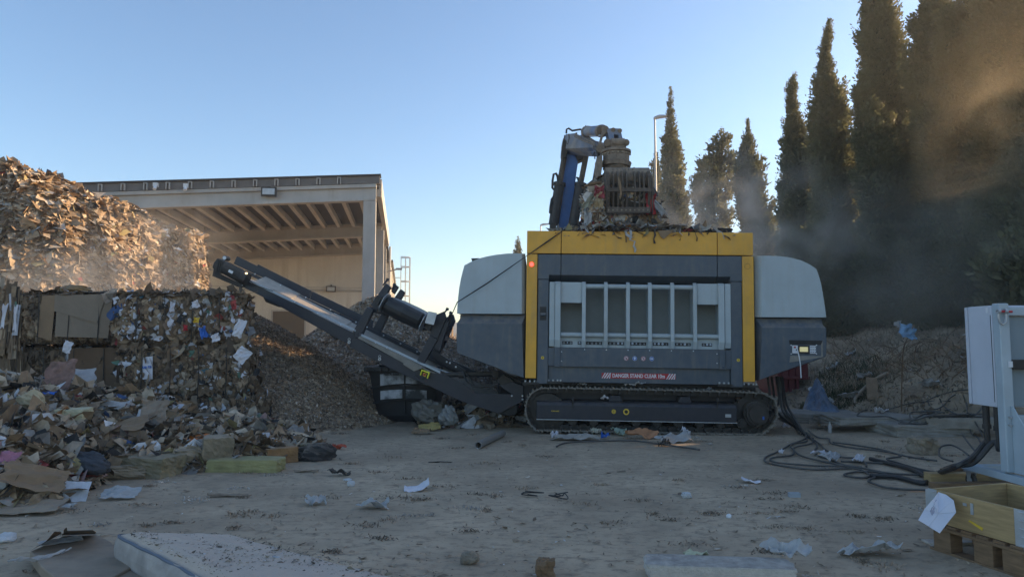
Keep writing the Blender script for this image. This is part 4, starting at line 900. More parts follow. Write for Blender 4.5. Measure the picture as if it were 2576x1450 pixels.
MB().tube([M(2268, 770, -.05), M(2280, 820, -.06), M(2288, 870, -.05), M(2292, 955, -.04)], .009, 6).build("hanging_strap", M_WHITE, cp)

# ---- crawler tracks
path = [(600, 1014), (800, 1014), (1000, 1018), (1200, 1022), (1400, 1026), (1600, 1031), (1800, 1037), (1960, 1042), (2040, 1048), (2095, 1072), (2135, 1110), (2150, 1160), (2145, 1215), (2115, 1270), (2060, 1318), (2000, 1332), (1500, 1332), (1000, 1328), (650, 1326), (580, 1308), (530, 1265), (502, 1210), (496, 1150), (508, 1090), (545, 1040)]
TY0 = .02; TW = .46
P = [M(x, y, TY0) for x, y in path]; P = [Vector((p.x, 0, max(p.z, .018))) for p in P]
ln = [0.0]
for k in range(len(P)): ln.append(ln[-1] + (P[(k + 1) % len(P)] - P[k]).length)
nS = int(ln[-1] / .155); shoes = MB(); chain = MB()
def along(s):
    s %= ln[-1]
    for k in range(len(P)):
        if ln[k + 1] >= s: t = (s - ln[k]) / (ln[k + 1] - ln[k]); a, b = P[k], P[(k + 1) % len(P)]; return a.lerp(b, t), (b - a).normalized()
cen = Vector((sum(p.x for p in P) / len(P), 0, sum(p.z for p in P) / len(P)))
for k in range(nS):
    p, d = along((k + .5) * ln[-1] / nS); nrm = Vector((-d.z, 0, d.x)); q = (p - cen)
    if nrm.dot(Vector((q.x * .15, 0, q.z))) < 0: nrm = -nrm
    if abs(q.x) > 2.0 and nrm.x * q.x < 0 and abs(nrm.x) > .5: nrm = -nrm
    hl = ln[-1] / nS * .47
    def qd(a0, a1, h0, h1, y0, y1, M_): 
        pts = [p + d * a0 + nrm * h0, p + d * a1 + nrm * h0, p + d * a1 + nrm * h1, p + d * a0 + nrm * h1]; M_.prism([Vector((v.x, y0, v.z)) for v in pts], (0, y1 - y0, 0))
    qd(-hl, hl, -.032, -.012, TY0, TY0 + TW, shoes); qd(-hl, -hl + .03, -.012, .012, TY0, TY0 + TW, shoes); qd(-hl * .1, .02, -.012, .004, TY0, TY0 + TW, shoes); qd(hl - .022, hl, -.045, -.03, TY0, TY0 + TW, shoes)
    for yy in (TY0 + .12, TY0 + .30): qd(-hl * .85, hl * .85, -.115, -.034, yy, yy + .045, chain)
    pt = p + nrm * -.078 + d * hl; chain.cyl((pt.x, TY0 + .07, pt.z), (pt.x, TY0 + .39, pt.z), .032, n=8)
    chain.cyl((pt.x, TY0 + .055, pt.z), (pt.x, TY0 + .07, pt.z), .022, n=6)
parts_t = [shoes.build("track_shoes", M_TRACK, sh), chain.build("track_chain", M_DARKST, sh)]
# track frame
fx0, fx1 = xl(575, 1180), xl(1878, 1180); fz1 = (zl(600, 1110) + zl(1850, 1122)) / 2; fz0 = (zl(600, 1227) + zl(1850, 1240)) / 2
prof = [(TY0 - .01, fz0), (TY0 - .01, fz1 - .06), (TY0 + .02, fz1 - .02), (TY0 + .08, fz1), (TY0 + .42, fz1), (TY0 + .42, fz0)]
parts_t.append(MB().prism([(fx0, y, z) for y, z in prof], (fx1 - fx0, 0, 0)).build("track_frame", M_DNAVY, sh, bevel=.012))
parts_t.append(MB().box((fx0, TY0 - .022, fz0 - .012), (fx1, TY0 + .05, fz0 - .0005)).build("frame_lip", M_GALV, sh))
sp = M(2005, 1190, TY0); sp.z = max(sp.z, .3)
mb = MB().cyl((sp.x, TY0 + .16, sp.z), (sp.x, TY0 + .3, sp.z), .33, n=30)
for k in range(21):
    a = k * 2 * math.pi / 21; mb.obox((sp.x + math.cos(a) * .34, TY0 + .23, sp.z + math.sin(a) * .34), (.07, .1, .05), (0, -a, 0))
parts_t.append(mb.build("sprocket", M_DARKST, sh))
mb = MB().cyl((sp.x, TY0 + .02, sp.z), (sp.x, TY0 + .2, sp.z), .22, n=28).cyl((sp.x, TY0 - .05, sp.z), (sp.x, TY0 + .019, sp.z), .19, n=28).cyl((sp.x, TY0 - .08, sp.z), (sp.x, TY0 - .051, sp.z), .15, n=28).cyl((sp.x, TY0 - .088, sp.z), (sp.x, TY0 - .081, sp.z), .045, n=16)
for k in range(3):
    a = k * 2.09 + .5; mb.obox((sp.x + math.cos(a) * .17, TY0 - .02, sp.z + math.sin(a) * .17), (.1, .06, .05), (0, -a, 0))
fd = mb.build("final_drive", M_DARKST, sh, bevel=.008); parts_t.append(fd)
idl = M(645, 1185, TY0); mb = MB().cyl((idl.x, TY0 + .12, idl.z), (idl.x, TY0 + .34, idl.z), .34, n=30).cyl((idl.x, TY0 + .10, idl.z), (idl.x, TY0 + .12, idl.z), .16, n=24); parts_t.append(mb.build("idler_wheel", M_DARKST, sh, bevel=.01))
for k in range(9):
    x = xl(810 + k * 138, 1265, TY0); parts_t.append(MB().cyl((x, TY0 + .06, .22), (x, TY0 + .40, .22), .085, n=18).cyl((x, TY0 + .03, .22), (x, TY0 + .06, .22), .05, n=12).build("track_roller", M_DARKST, sh))
for x in (1088, 1540):
    a = M(x, 1100, TY0 + .1); parts_t.append(MB().prism([(a.x - .12, TY0 + .1, fz1), (a.x + .12, TY0 + .1, fz1), (a.x + .08, TY0 + .1, fz1 + .11), (a.x - .08, TY0 + .1, fz1 + .11)], (0, .25, 0)).build("carrier_block", M_DNAVY, sh, bevel=.01))
for x in (806, 1746):
    a = M(x, 1108, TY0 - .03); parts_t.append(MB().ring((a.x, TY0 - .03, a.z + .02), (1, 0, .0), .025, .045, .02, 14).box((a.x, TY0 - .03, a.z - .12), (a.x + .02, TY0 - .012, a.z - .02)).build("lifting_eye", M_DARKST, sh))
for o in list(parts_t):
    c = o.copy(); col.objects.link(c); c.parent = sh; c.location = (0, DEP - TW - .1, 0)
mk = MB().ring(M(1157, 1175, TY0 - .014), (0, 1, 0), .032, .052, .003).build("yellow_ring", M_SYEL, sh)
c = M(1157, 1175, TY0 - .013); MB().cyl(c, c + Vector((0, .002, 0)), .034, n=24).build("hole", M_SBLACK, mk)
dk = disc(1076, 1173, .038, M_SYEL, TY0 - .013, "lubrication_sticker", sh); c = M(1076, 1173, TY0 - .016)
MB().box(c + Vector((-.018, 0, -.003)), c + Vector((.018, .001, .003))).box(c + Vector((-.003, -.001, -.018)), c + Vector((.003, 0, .018))).ring(c, (0, 1, 0), .027, .030, .001, 20).build("arrows", M_SBLACK, dk)
c = M(683, 1170, TY0 - .013); tx = text_obj("forward_marking", "FORWARD", .028, M_SYEL, sh, c + Vector((.035, 0, 0)), (R(90), 0, 0), bold=.0008)
mb = MB()
for k in range(3):
    q = M(652 + k * 7, 1168, TY0 - .013); mb.prism([q + Vector((.018, 0, .018)), q, q + Vector((.018, 0, -.018)), q + Vector((.025, 0, -.018)), q + Vector((.008, 0, 0)), q + Vector((.025, 0, .018))], (0, .001, 0))
mb.build("chevrons", M_SYEL, tx)
a = M(1800, 1190, TY0 - .013); MB().box(a, a + Vector((.10, .002, -.055))).build("type_plate", M_GALV, sh)
a = M(2042, 1205, TY0 - .09); MB().box(a, a + Vector((.03, .002, -.055))).build("blue_sticker", M_SBLUE, sh)

# ---- discharge conveyor
NY, FYY = .55, 1.95
TIP = C(330, 205, NY); FOOT = C(1975, 1030, NY)
cd = Vector((FOOT.x - TIP.x, 0, FOOT.z - TIP.z)).normalized(); cn = Vector((-cd.z, 0, cd.x)); cn = cn if cn.z > 0 else -cn      # along (down to the machine) and normal
def K(x, y, ly): p = C(x, y, ly); return Vector((p.x, ly, p.z))
def slabp(pts, ly, th, nm, m, bev=.006, par=None): return MB().prism([K(x, y, ly) for x, y in pts], (0, th, 0)).build(nm, m, par or sh, bevel=bev)
slabp([(345, 205), (395, 262), (1130, 625), (1150, 655), (1105, 695), (1062, 688), (500, 375), (330, 290)], NY, .05, "side_frame", M_DNAVY)
slabp([(1110, 660), (1160, 640), (1200, 690), (1600, 890), (1740, 905), (1890, 975), (1970, 1040), (2220, 1045), (2130, 985), (2220, 960), (2300, 985), (2300, 1090), (2130, 1180), (1960, 1125), (1850, 1085), (1640, 985), (1370, 865), (1090, 712)], NY - .01, .05, "side_frame", M_DNAVY)
slabp([(1150, 655), (1165, 640), (1500, 800), (1600, 852), (1590, 868), (1530, 868), (1470, 830)], NY - .03, .02, "spill_plate", M_SLAB, .003)
slabp([(1480, 800), (1600, 865), (1540, 885), (1465, 838)], NY - .06, .015, "rubber_skirt", M_SLAB, .003)
slabp([(392, 246), (1140, 598), (1136, 612), (388, 262)], NY - .02, .02, "wear_strip", M_STRIP, .002)
slabp([(1160, 618), (1725, 885), (1722, 902), (1157, 634)], NY - .02, .02, "wear_strip", M_STRIP, .002)
slabp([(1620, 830), (1790, 895), (1790, 903), (1620, 845)], NY + .25, .02, "wear_strip", M_STRIP, .002)
# belt: trough between the two frames
e0, e1 = K(300, 205, NY + .03), K(2080, 1100, NY + .03)
bl = MB(); nb = 14; row = []
for t in np.linspace(0, 1, nb):
    q = e0.lerp(e1, t); row.append([Vector((q.x, NY + .04, q.z)), Vector((q.x, NY + .4, q.z)) - cn * .07, Vector((q.x, FYY - .36, q.z)) - cn * .07, Vector((q.x, FYY - .0, q.z)) + cn * .06])
for k in range(nb - 1):
    for j in range(3): bl.poly([row[k][j], row[k + 1][j], row[k + 1][j + 1], row[k][j + 1]])
o = bl.build("belt", M_BELT, sh); md = o.modifiers.new("thickness", 'SOLIDIFY'); md.thickness = .015
rt = MB()
for t in np.linspace(0, 1, 5): pass
rt.prism([e0 - cn * .16 + Vector((0, .05, 0)), e1 - cn * .16 + Vector((0, .05, 0)), e1 - cn * .15 + Vector((0, .05, 0)), e0 - cn * .15 + Vector((0, .05, 0))], (0, 1.3, 0)); rt.build("return_belt", M_MAGB, sh)
# far skirt
def far(pts, th, nm, m, dy=0): return slabp(pts, FYY + dy, th, nm, m, .004)
far([(312, 88), (455, 158), (430, 208), (288, 140)], .03, "far_skirt", M_DNAVY)
far([(458, 145), (830, 330), (815, 385), (432, 208), (440, 175)], .03, "far_skirt", M_DNAVY)
far([(833, 331), (1260, 535), (1250, 590), (818, 386)], .03, "far_skirt", M_DNAVY)
far([(385, 192), (1150, 545), (1600, 760), (1900, 905), (1893, 925), (380, 212)], .06, "far_rail", M_DNAVY, -.07)
far([(1210, 560), (1570, 735), (1560, 765), (1200, 590)], .03, "far_skirt", M_DNAVY)
far([(1640, 740), (1960, 880), (2000, 905), (1990, 930), (1860, 900), (1630, 790)], .05, "far_skirt", M_DNAVY)
mb = MB()
for x, y in ((437, 212), (614, 289), (789, 374), (962, 459), (1138, 545), (1330, 638), (1447, 694), (1562, 750)): mb.ball(K(x, y, FYY - .08), .018, 8, 5)
for x, y in ((712, 407), (872, 484), (1033, 563), (1275, 688), (1352, 722), (350, 290), (1215, 580)): mb.ball(K(x, y, NY - .03), .014, 8, 5)
for x, y in ((2220, 1056), (2294, 1056), (2294, 1080), (1790, 828), (1831, 855), (1768, 820)): mb.ball(K(x, y, NY - .02), .018, 8, 5)
mb.build("cap_bolt", M_BOLT, sh, each=True)
# idler brackets under the frame
slabp([(490, 365), (545, 385), (600, 420), (675, 440), (600, 440), (510, 405)], NY + .1, .5, "idler_bracket", M_BLACK)
slabp([(920, 575), (985, 600), (1050, 650), (990, 665), (935, 612)], NY + .05, .5, "idler_bracket", M_BLACK)
# drive end
def cyl_c(x0, y0, x1, y1, ly, r, nm, m, r2=None, par=None): return MB().cyl(K(x0, y0, ly), K(x1, y1, ly), r, r2, 20).build(nm, m, par or sh, bevel=.008)
gb = slabp([(150, 130), (175, 100), (245, 130), (262, 165), (225, 215), (160, 195), (138, 165)], NY - .20, .20, "gearbox", M_BLACK, .02)
mb = MB().ring(K(190, 155, NY - .21), (0, 1, 0), .05, .065, .03, 20)
for k in range(6): mb.prism([K(185 + k * 12, 112 + k * 6, NY - .215), K(190 + k * 12, 115 + k * 6, NY - .215), K(168 + k * 12, 195 + k * 4, NY - .215), K(163 + k * 12, 192 + k * 4, NY - .215)], (0, .015, 0))
mb.build("cooling_rib", M_DARKST, gb)
slabp([(150, 175), (205, 215), (360, 290), (340, 310), (140, 225)], NY - .04, .04, "end_plate", M_BLACK)
mt = cyl_c(225, 165, 350, 232, NY - .16, .115, "drive_motor", M_BLACK)
cyl_c(348, 231, 385, 251, NY - .16, .13, "fan_cover", M_DARKST, par=sh)
mb = MB(); a_, b_ = K(240, 173, NY - .16), K(340, 227, NY - .16)
for k in range(12):
    a = k * math.pi / 6; q = (Vector((0, 1, 0)) * math.cos(a) + cn * math.sin(a)) * .118; mb.tube([a_ + q, b_ + q], .006, 4)
mb.build("cooling_fin", M_BLACK, mt, each=True)
c = K(268, 195, NY - .285); MB().prism([c - cd * .045 + cn * .025, c + cd * .045 + cn * .025, c + cd * .045 - cn * .025, c - cd * .045 - cn * .025], (0, .004, 0)).build("name_plate", M_WHITE, mt)
slabp([(310, 160), (345, 178), (338, 200), (305, 185)], NY - .1, .1, "terminal_box", M_BLACK, .01)
c = K(225, 100, NY - .05); MB().cyl(c, c + Vector((0, .16, 0)), .045, n=18).build("sensor_lamp", M_BLACK, sh)
MB().cyl(c + Vector((0, -.006, 0)), c + Vector((0, -.001, 0)), .036, n=18).build("lamp_disc", M_WHITE, sh)
wl2 = MB().ball(K(376, 215, NY - .22), .038, 10, 8).build("work_lamp", M_LAMPW, sh, smooth=True)
MB().tube([K(385, 235, NY - .22), K(420, 275, NY - .08), K(470, 300, NY - .03), K(560, 330, NY - .03)], .006, 5).build("motor_cable", M_CABN, sh)
# overband magnet on two portals
for dy in (0, .0):
    pass
def portal(postpts, headpts, ly, nm="portal_frame"):
    MB().prism([K(x, y, ly) for x, y in postpts], (0, .14, 0)).prism([K(x, y, ly + .002) for x, y in headpts], (0, .12, 0)).build(nm, M_DNAVY, sh, bevel=.008)
P1 = [(1117, 608), (1215, 440), (1258, 458), (1168, 655), (1135, 655)]; H1 = [(1240, 425), (1345, 275), (1378, 300), (1290, 460), (1262, 452)]
P2 = [(1553, 822), (1650, 640), (1705, 665), (1608, 835)]; H2 = [(1650, 640), (1660, 590), (1690, 495), (1750, 470), (1765, 520), (1705, 660)]
portal(P1, H1, NY - .02); portal(P2, H2, NY - .02)
s1 = K(1215, 440, NY - .02); 
for Pp, Hh in ((P1, H1), (P2, H2)):                                # far side of each portal, same size
    q = [K(x, y, NY - .02) for x, y in Pp]; r_ = [K(x, y, NY - .02) for x, y in Hh]; off = Vector((0, FYY - NY - .02, 0))
    MB().prism([v + off for v in q], (0, .14, 0)).prism([v + off + Vector((0, .002, 0)) for v in r_], (0, .12, 0)).build("portal_frame", M_DNAVY, sh, bevel=.008)
    c0 = sum(q[1:3], Vector()) / 2; MB().box(c0 + Vector((-.09, .141, -.06)), c0 + Vector((.09, FYY - NY - .03, .03))).build("cross_beam", M_DNAVY, sh, bevel=.006)
mb = MB()
for (x0, y0, x1, y1) in ((1325, 290, 1358, 250), (1385, 320, 1405, 285), (1735, 500, 1772, 455), (1770, 540, 1795, 480)):
    a_, b_ = K(x0, y0, NY), K(x1, y1, NY); mb.tube([a_, b_], .016, 8); mb.obox(b_, (.05, .05, .05), (0, R(25), 0))
mb.build("tension_bolt", M_DNAVY, sh, each=True)
slabp([(1380, 330), (1412, 285), (1430, 300), (1400, 350)], NY + .02, .12, "hanger_arm", M_DNAVY); slabp([(1700, 655), (1790, 480), (1805, 490), (1745, 660), (1722, 745), (1640, 700)], NY + .02, .2, "hanger_arm", M_DNAVY)
# belt loop of the magnet: stadium section across, long axis across the conveyor
A0, A1 = K(1345, 418, NY), K(1600, 545, NY); rad = .165; mb = MB(); secs = []
def stadium(c):
    o = []
    for k in range(9): a = math.pi / 2 + math.pi * k / 8; o.append(c + cn * math.sin(a) * rad + Vector((0, math.cos(a) * rad + rad, 0)))
    for k in range(9): a = -math.pi / 2 + math.pi * k / 8; o.append(c + cn * math.sin(a) * rad + Vector((0, 1.5 + math.cos(a) * rad, 0)))
    return o
bellies = [(0, .93), (.06, 1.0), (.5, 1.05), (.94, 1.0), (1, .93)]
for t, s in bellies:
    c = A0.lerp(A1, t); c.y = NY - .22; st = stadium(c); cc = sum(st, Vector()) / len(st); secs.append([cc + (p - cc) * s for p in st])
n = len(secs[0])
for k in range(len(secs) - 1):
    for j in range(n): mb.poly([secs[k][j], secs[k][(j + 1) % n], secs[k + 1][(j + 1) % n], secs[k + 1][j]])
mb.poly(secs[0]); mb.poly(secs[-1])
mb.build("magnet_belt", M_MAGB, sh, smooth=True)
mb = MB()
for c0, s in ((A0, -1), (A1, 1)):
    for d in (.02, ):
        c = c0 + cd * s * d; c.y = NY - .26
        prof = [(-.10, 0), (-.17, .10), (-.17, .4), (.0, .62), (.12, .62), (.19, .4), (.19, .12), (.10, 0)]
        mb.prism([c + cn * a + Vector((0, b, 0)) for a, b in prof], cd * s * .012)
mb.build("end_guard", M_GALV, sh, bevel=.004, each=True)
mb = MB()
for c0, s in ((A0, -1), (A1, 1)):
    c = c0 + cd * s * .06; c.y = NY - .02; mb.cyl(c, c + cd * s * .1, .06, n=14); mb.obox(c + cd * s * .09, (.1, .2, .16), (0, R(27), 0))
mb.build("bearing_block", M_DARKST, sh, each=True)
g2 = K(1640, 520, NY - .24); MB().prism([g2 + cn * .12 - cd * .06, g2 + cn * .16 + cd * .10, g2 - cn * .06 + cd * .14, g2 - cn * .10 - cd * .02], (0, .01, 0)).build("belt_guard", M_GALV, sh)
# stays, cylinder, stop button
slabp([(1640, 735), (1660, 728), (1900, 880), (1890, 900), (1720, 830)], FYY - .5, .06, "stay", M_DNAVY)
MB().cyl(K(1735, 912, NY + .15), K(2095, 905, NY + .15), .045, n=16).cyl(K(1850, 912, NY + .15), K(1890, 911, NY + .15), .06, n=16).cyl(K(2105, 870, NY + .08) + Vector((0, 0, -.09)), K(2105, 870, NY + .22) + Vector((0, 0, -.09)), .07, n=18).build("lift_cylinder", M_DARKST, sh, bevel=.004)
slabp([(2115, 950), (2160, 905), (2235, 955), (2180, 1025)], NY + .02, .3, "pivot_plate", M_DARKST)
slabp([(2100, 890), (2135, 880), (2300, 960), (2300, 1000), (2180, 1030), (2120, 960)], NY + .34, .3, "pivot_arm", M_DNAVY)
slabp([(2130, 1185), (2200, 1198), (2250, 1190), (2265, 1140), (2240, 1100), (2180, 1100)], NY + .06, .9, "tail_drum", M_BLACK, .03)
mb = MB()
mb.prism([K(1580, 912, NY - .1), K(1592, 873, NY - .1), K(1650, 893, NY - .1), K(1636, 937, NY - .1), K(1628, 933, NY - .1), K(1639, 900, NY - .1), K(1597, 884, NY - .1), K(1588, 915, NY - .1)], (0, .10, 0))
es = mb.build("stop_guard", M_HIVIS, sh, bevel=.004)
MB().prism([K(1600, 915, NY - .06), K(1606, 893, NY - .06), K(1628, 902, NY - .06), K(1620, 926, NY - .06)], (0, .04, 0)).build("stop_box", M_SYEL, es)
c = K(1612, 909, NY - .09); MB().cyl(c, c + Vector((0, .03, 0)), .022, n=14).build("stop_button", M_RED, es)
for (x, y) in ((1090, 665), (1302, 783)):
    c = K(x, y, NY - .04); MB().ring(c, (0, 1, 0), .018, .026, .01, 12).ring(c + Vector((0, 0, -.05)), (0, 1, 0), .012, .028, .02, 12).build("shackle_pin", M_GALV, sh)
MB().tube([K(1545, 905, NY - .03), K(1570, 930, NY - .05), K(1600, 940, NY - .05), K(1615, 930, NY - .05)], .008, 5).tube([K(1880, 880, NY + .1), K(1900, 950, NY + .05), K(1950, 990, NY + .05), K(2100, 985, NY + .05)], .018, 6).tube([K(1900, 890, NY + .1), K(1960, 990, NY + .05), K(2060, 1005, NY + .05), K(2130, 960, NY + .05)], .018, 6).build("hose", M_CABN, sh, each=True)
slabp([(2130, 985), (2240, 930), (2330, 940), (2330, 985), (2300, 1000)], NY + .4, .8, "frame_neck", M_DNAVY)
slabp([(2290, 960), (2480, 960), (2480, 1150), (2300, 1090)], NY + .1, 1.2, "frame_neck", M_DNAVY, .01)
# ============================================================ MATERIAL HANDLER AND GRAB
def e(x, y): return (1339.5 + x * .2221, 289.8 + y * .2221)
mhY = 15.6; mh0 = at(*e(350, 1305), mhY); mh0.z = 0
mh = empty("material_handler", mh0, (0, 0, 0), "blue material handler behind the shredder feeding it with a dusty grab", "material handler")
def E(x, y, Y): p = at(*e(x, y), Y); return p - mh0
def eprism(pts, Y, th, nm, m, bev=.01, par=None):
    """pts may carry their own depth as a third number"""
    q = [E(p[0], p[1], p[2] if len(p) > 2 else Y) for p in pts]; return MB().prism(q, (0, th, 0)).build(nm, m, par or mh, bevel=bev)
bz = E(275, 1300, mhY); bz2 = E(435, 1300, mhY)
# boom, carried on down to the upper carriage behind the shredder
eprism([(275, 1310), (300, 1060), (330, 760), (360, 480), (410, 395), (530, 440), (500, 640), (470, 900), (435, 1310), (425, 1700), (270, 1700)], mhY, .38, "boom", M_BLUE, .02)
MB().box((-1.6, -.5, 1.25), (1.7, 3.2, 2.3)).build("upper_carriage", M_BLUE, mh, bevel=.05)
MB().box((-1.5, .2, .0), (1.5, 3.0, .8)).box((-.5, .8, .8), (.5, 2.2, 1.24)).build("undercarriage", M_DARKST, mh, bevel=.05)
eprism([(495, 1200), (588, 1198), (588, 1330), (495, 1330)], mhY + .6, .9, "cab_roof", M_DARKST)
def etube(pts, Y, r, nm, m, par=None, n=12): return MB().tube([E(p[0], p[1], p[2] if len(p) > 2 else Y) for p in pts], r, n).build(nm, m, par or mh, smooth=True)
for (b0, b1, r1, dx) in (((238, 1240), (308, 770), (358, 480), 0), ((462, 1240), (545, 775), (605, 470), 0)):
    cy = etube([b0, b1], mhY - .1, .12, "lift_cylinder", M_DARKST); etube([b1, r1], mhY - .1, .065, "rod", M_GDARK, cy)
    MB().cyl(E(b1[0] - 3, b1[1] + 30, mhY - .1), E(b1[0] + 2, b1[1] - 6, mhY - .1), .14, n=14).build("gland", M_DARKST, cy)
    eprism([(b0[0] - 35, b0[1] - 60), (b0[0] + 32, b0[1] - 60), (b0[0] + 30, b0[1] + 120), (b0[0] - 45, b0[1] + 120)], mhY - .2, .25, "clevis", M_DARKST, .01, cy)
eprism([(455, 405), (520, 400), (640, 420), (640, 465), (600, 490), (560, 500), (515, 520), (490, 460)], mhY - .05, .3, "boom_bracket", M_DARKST)
eprism([(330, 380), (350, 255), (395, 300), (400, 400), (380, 480), (340, 500), (325, 450)], mhY - .2, .25, "hose_bracket", M_DARKST)
etube([(290, 745), (285, 690), (265, 658), (240, 668), (228, 740), (225, 820), (245, 842), (265, 842)], mhY - .15, .03, "hose", M_BLACK, n=6)
etube([(255, 895), (215, 950), (200, 1040), (195, 1100), (215, 1120)], mhY - .15, .022, "hose", M_BLACK, n=6)
etube([(230, 970), (205, 1010), (200, 1075), (215, 1115)], mhY - .18, .018, "hose", M_BLACK, n=6)
etube([(495, 705), (515, 710), (522, 750)], mhY - .1, .025, "hose", M_BLACK, n=6)
etube([(383, 205), (386, 160), (410, 148), (450, 175), (540, 160), (580, 170), (605, 120), (600, 160), (560, 200)], mhY - .3, .022, "hose", M_BLACK, n=6)
etube([(365, 225), (355, 280), (400, 330), (415, 260), (412, 210)], mhY - .4, .012, "hose", M_BLACK, n=6)
etube([(600, 175), (640, 150), (690, 140), (710, 150)], mhY - .3, .035, "hose", M_BLACK, n=6)
# stick reaching forward over the hopper: near end closer than the boom
GY = 13.35
eprism([(335, 330, 15.5), (345, 270, 15.5), (380, 212, 15.5), (480, 200, 15.2), (640, 265, 14.6), (830, 315, 13.8), (850, 360, 13.8), (760, 425, 14.0), (640, 415, 14.6), (400, 398, 15.4), (350, 385, 15.5)], 15, .34, "stick", M_ARM, .015)
eprism([(540, 225, 14.8), (620, 170, 14.7), (650, 245, 14.6), (720, 290, 14.3), (600, 270, 14.6)], 14.5, .2, "cylinder_bracket", M_ARM)
etube([(490, 205, 14.9), (480, 240, 14.8), (560, 280, 14.5), (690, 330, 14.0), (700, 360, 13.9)], 14, .018, "steel_pipe", M_GRAB, n=6)
etube([(500, 200, 14.85), (500, 230, 14.8), (580, 262, 14.5), (700, 310, 13.95), (712, 350, 13.85)], 14, .018, "steel_pipe", M_GRAB, n=6)
cy = etube([(625, 187, 14.6), (790, 178, 13.7)], 14, .115, "bucket_cylinder", M_ARM)
MB().cyl(E(770, 180, 13.8), E(792, 178, 13.7), .13, n=14).cyl(E(612, 188, 14.7), E(630, 187, 14.58), .13, n=14).build("gland", M_GRAB, cy, each=True)
etube([(650, 232, 14.3), (775, 228, 13.6)], 14, .02, "rod", M_GALV, n=8)
MB().cyl(E(820, 165, 13.45), E(820, 165, 13.75), .085, n=18).cyl(E(915, 165, 13.4), E(915, 165, 13.7), .045, n=14).cyl(E(990, 175, 13.4), E(990, 175, 13.7), .045, n=16).cyl(E(770, 375, 13.4), E(770, 375, 13.8), .085, n=14).cyl(E(848, 310, 13.4), E(848, 310, 13.7), .075, n=14).cyl(E(1060, 310, 13.3), E(1060, 310, 13.7), .07, n=14).build("pin", M_GRAB, mh)
eprism([(800, 150), (840, 160), (835, 200), (800, 240), (785, 300), (775, 370), (750, 370), (765, 270), (785, 200)], 13.45, .12, "link", M_GRAB)
eprism([(845, 160), (880, 145), (1000, 148), (1005, 190), (1028, 285), (985, 285), (975, 225), (925, 215), (925, 285), (870, 285)], 13.42, .3, "head_plate", M_ARM)
eprism([(922, 262), (972, 262), (972, 290), (922, 290)], 13.43, .28, "head_plate", M_ARM)
eprism([(865, 280), (895, 275), (1040, 285), (1065, 290), (1060, 395), (830, 400), (825, 330)], 13.44, .32, "coupler", M_GRAB)
MB().cyl(E(890, 310, 13.35), E(1040, 310, 13.35), .085, n=16).cyl(E(890, 360, 13.38), E(1040, 360, 13.38), .075, n=16).build("coupler_shaft", M_GRAB, mh)
etube([(700, 360, 13.8), (735, 400), (745, 470), (715, 620), (690, 760)], 13.5, .035, "hose", M_BLACK, n=6); etube([(715, 360, 13.8), (755, 420), (735, 560), (712, 740)], 13.55, .025, "hose", M_BLACK, n=6)
etube([(700, 410), (690, 445), (683, 460)], 13.5, .012, "hose", M_BLACK, n=5); etube([(708, 415), (706, 480), (708, 496)], 13.5, .012, "hose", M_BLACK, n=5)
# rotator
MP = .2221 * 13.35 / F                                             # metres per zoom pixel at the grab
def rcyl(x0, x1, y0, y1, nm, m, x2=None, x3=None, par=None, bev=.006, n=28):
    a = E((x0 + x1) / 2, y0, GY); b = E(((x2 if x2 else x0) + (x3 if x3 else x1)) / 2, y1, GY); return MB().cyl(a, b, (x1 - x0) / 2 * MP, ((x3 - x2) / 2 * MP) if x2 else None, n).build(nm, m, par or mh, bevel=bev)
rt_ = rcyl(775, 1118, 405, 432, "rotator_flange", M_GRAB); rcyl(790, 1105, 433, 535, "rotator_housing", M_GRAB, n=10); rcyl(775, 1125, 536, 585, "rotator_ring", M_GRAB, 785, 1110); rcyl(790, 1095, 586, 640, "rotator_bearing", M_GRAB, 840, 1060)
eprism([(735, 480), (790, 430), (795, 560), (775, 690), (738, 695), (728, 600)], GY - .25, .4, "side_plate", M_GRAB)
mb = MB()
for k in range(9):
    a = R(195 + k * 18.5); c = E(946, 434, GY) + Vector((math.cos(a) * 158 * MP, math.sin(a) * 158 * MP, -.02)); mb.cyl(c, c + Vector((0, 0, -.035)), .022, n=8)
for k in range(8):
    a = R(210 + k * 17); c = E(965, 600, GY) + Vector((math.cos(a) * 120 * MP, math.sin(a) * 120 * MP, 0)); mb.cyl(c, c + Vector((0, 0, -.03)), .018, n=8)
mb.build("bolt", M_STONE, rt_, each=True)
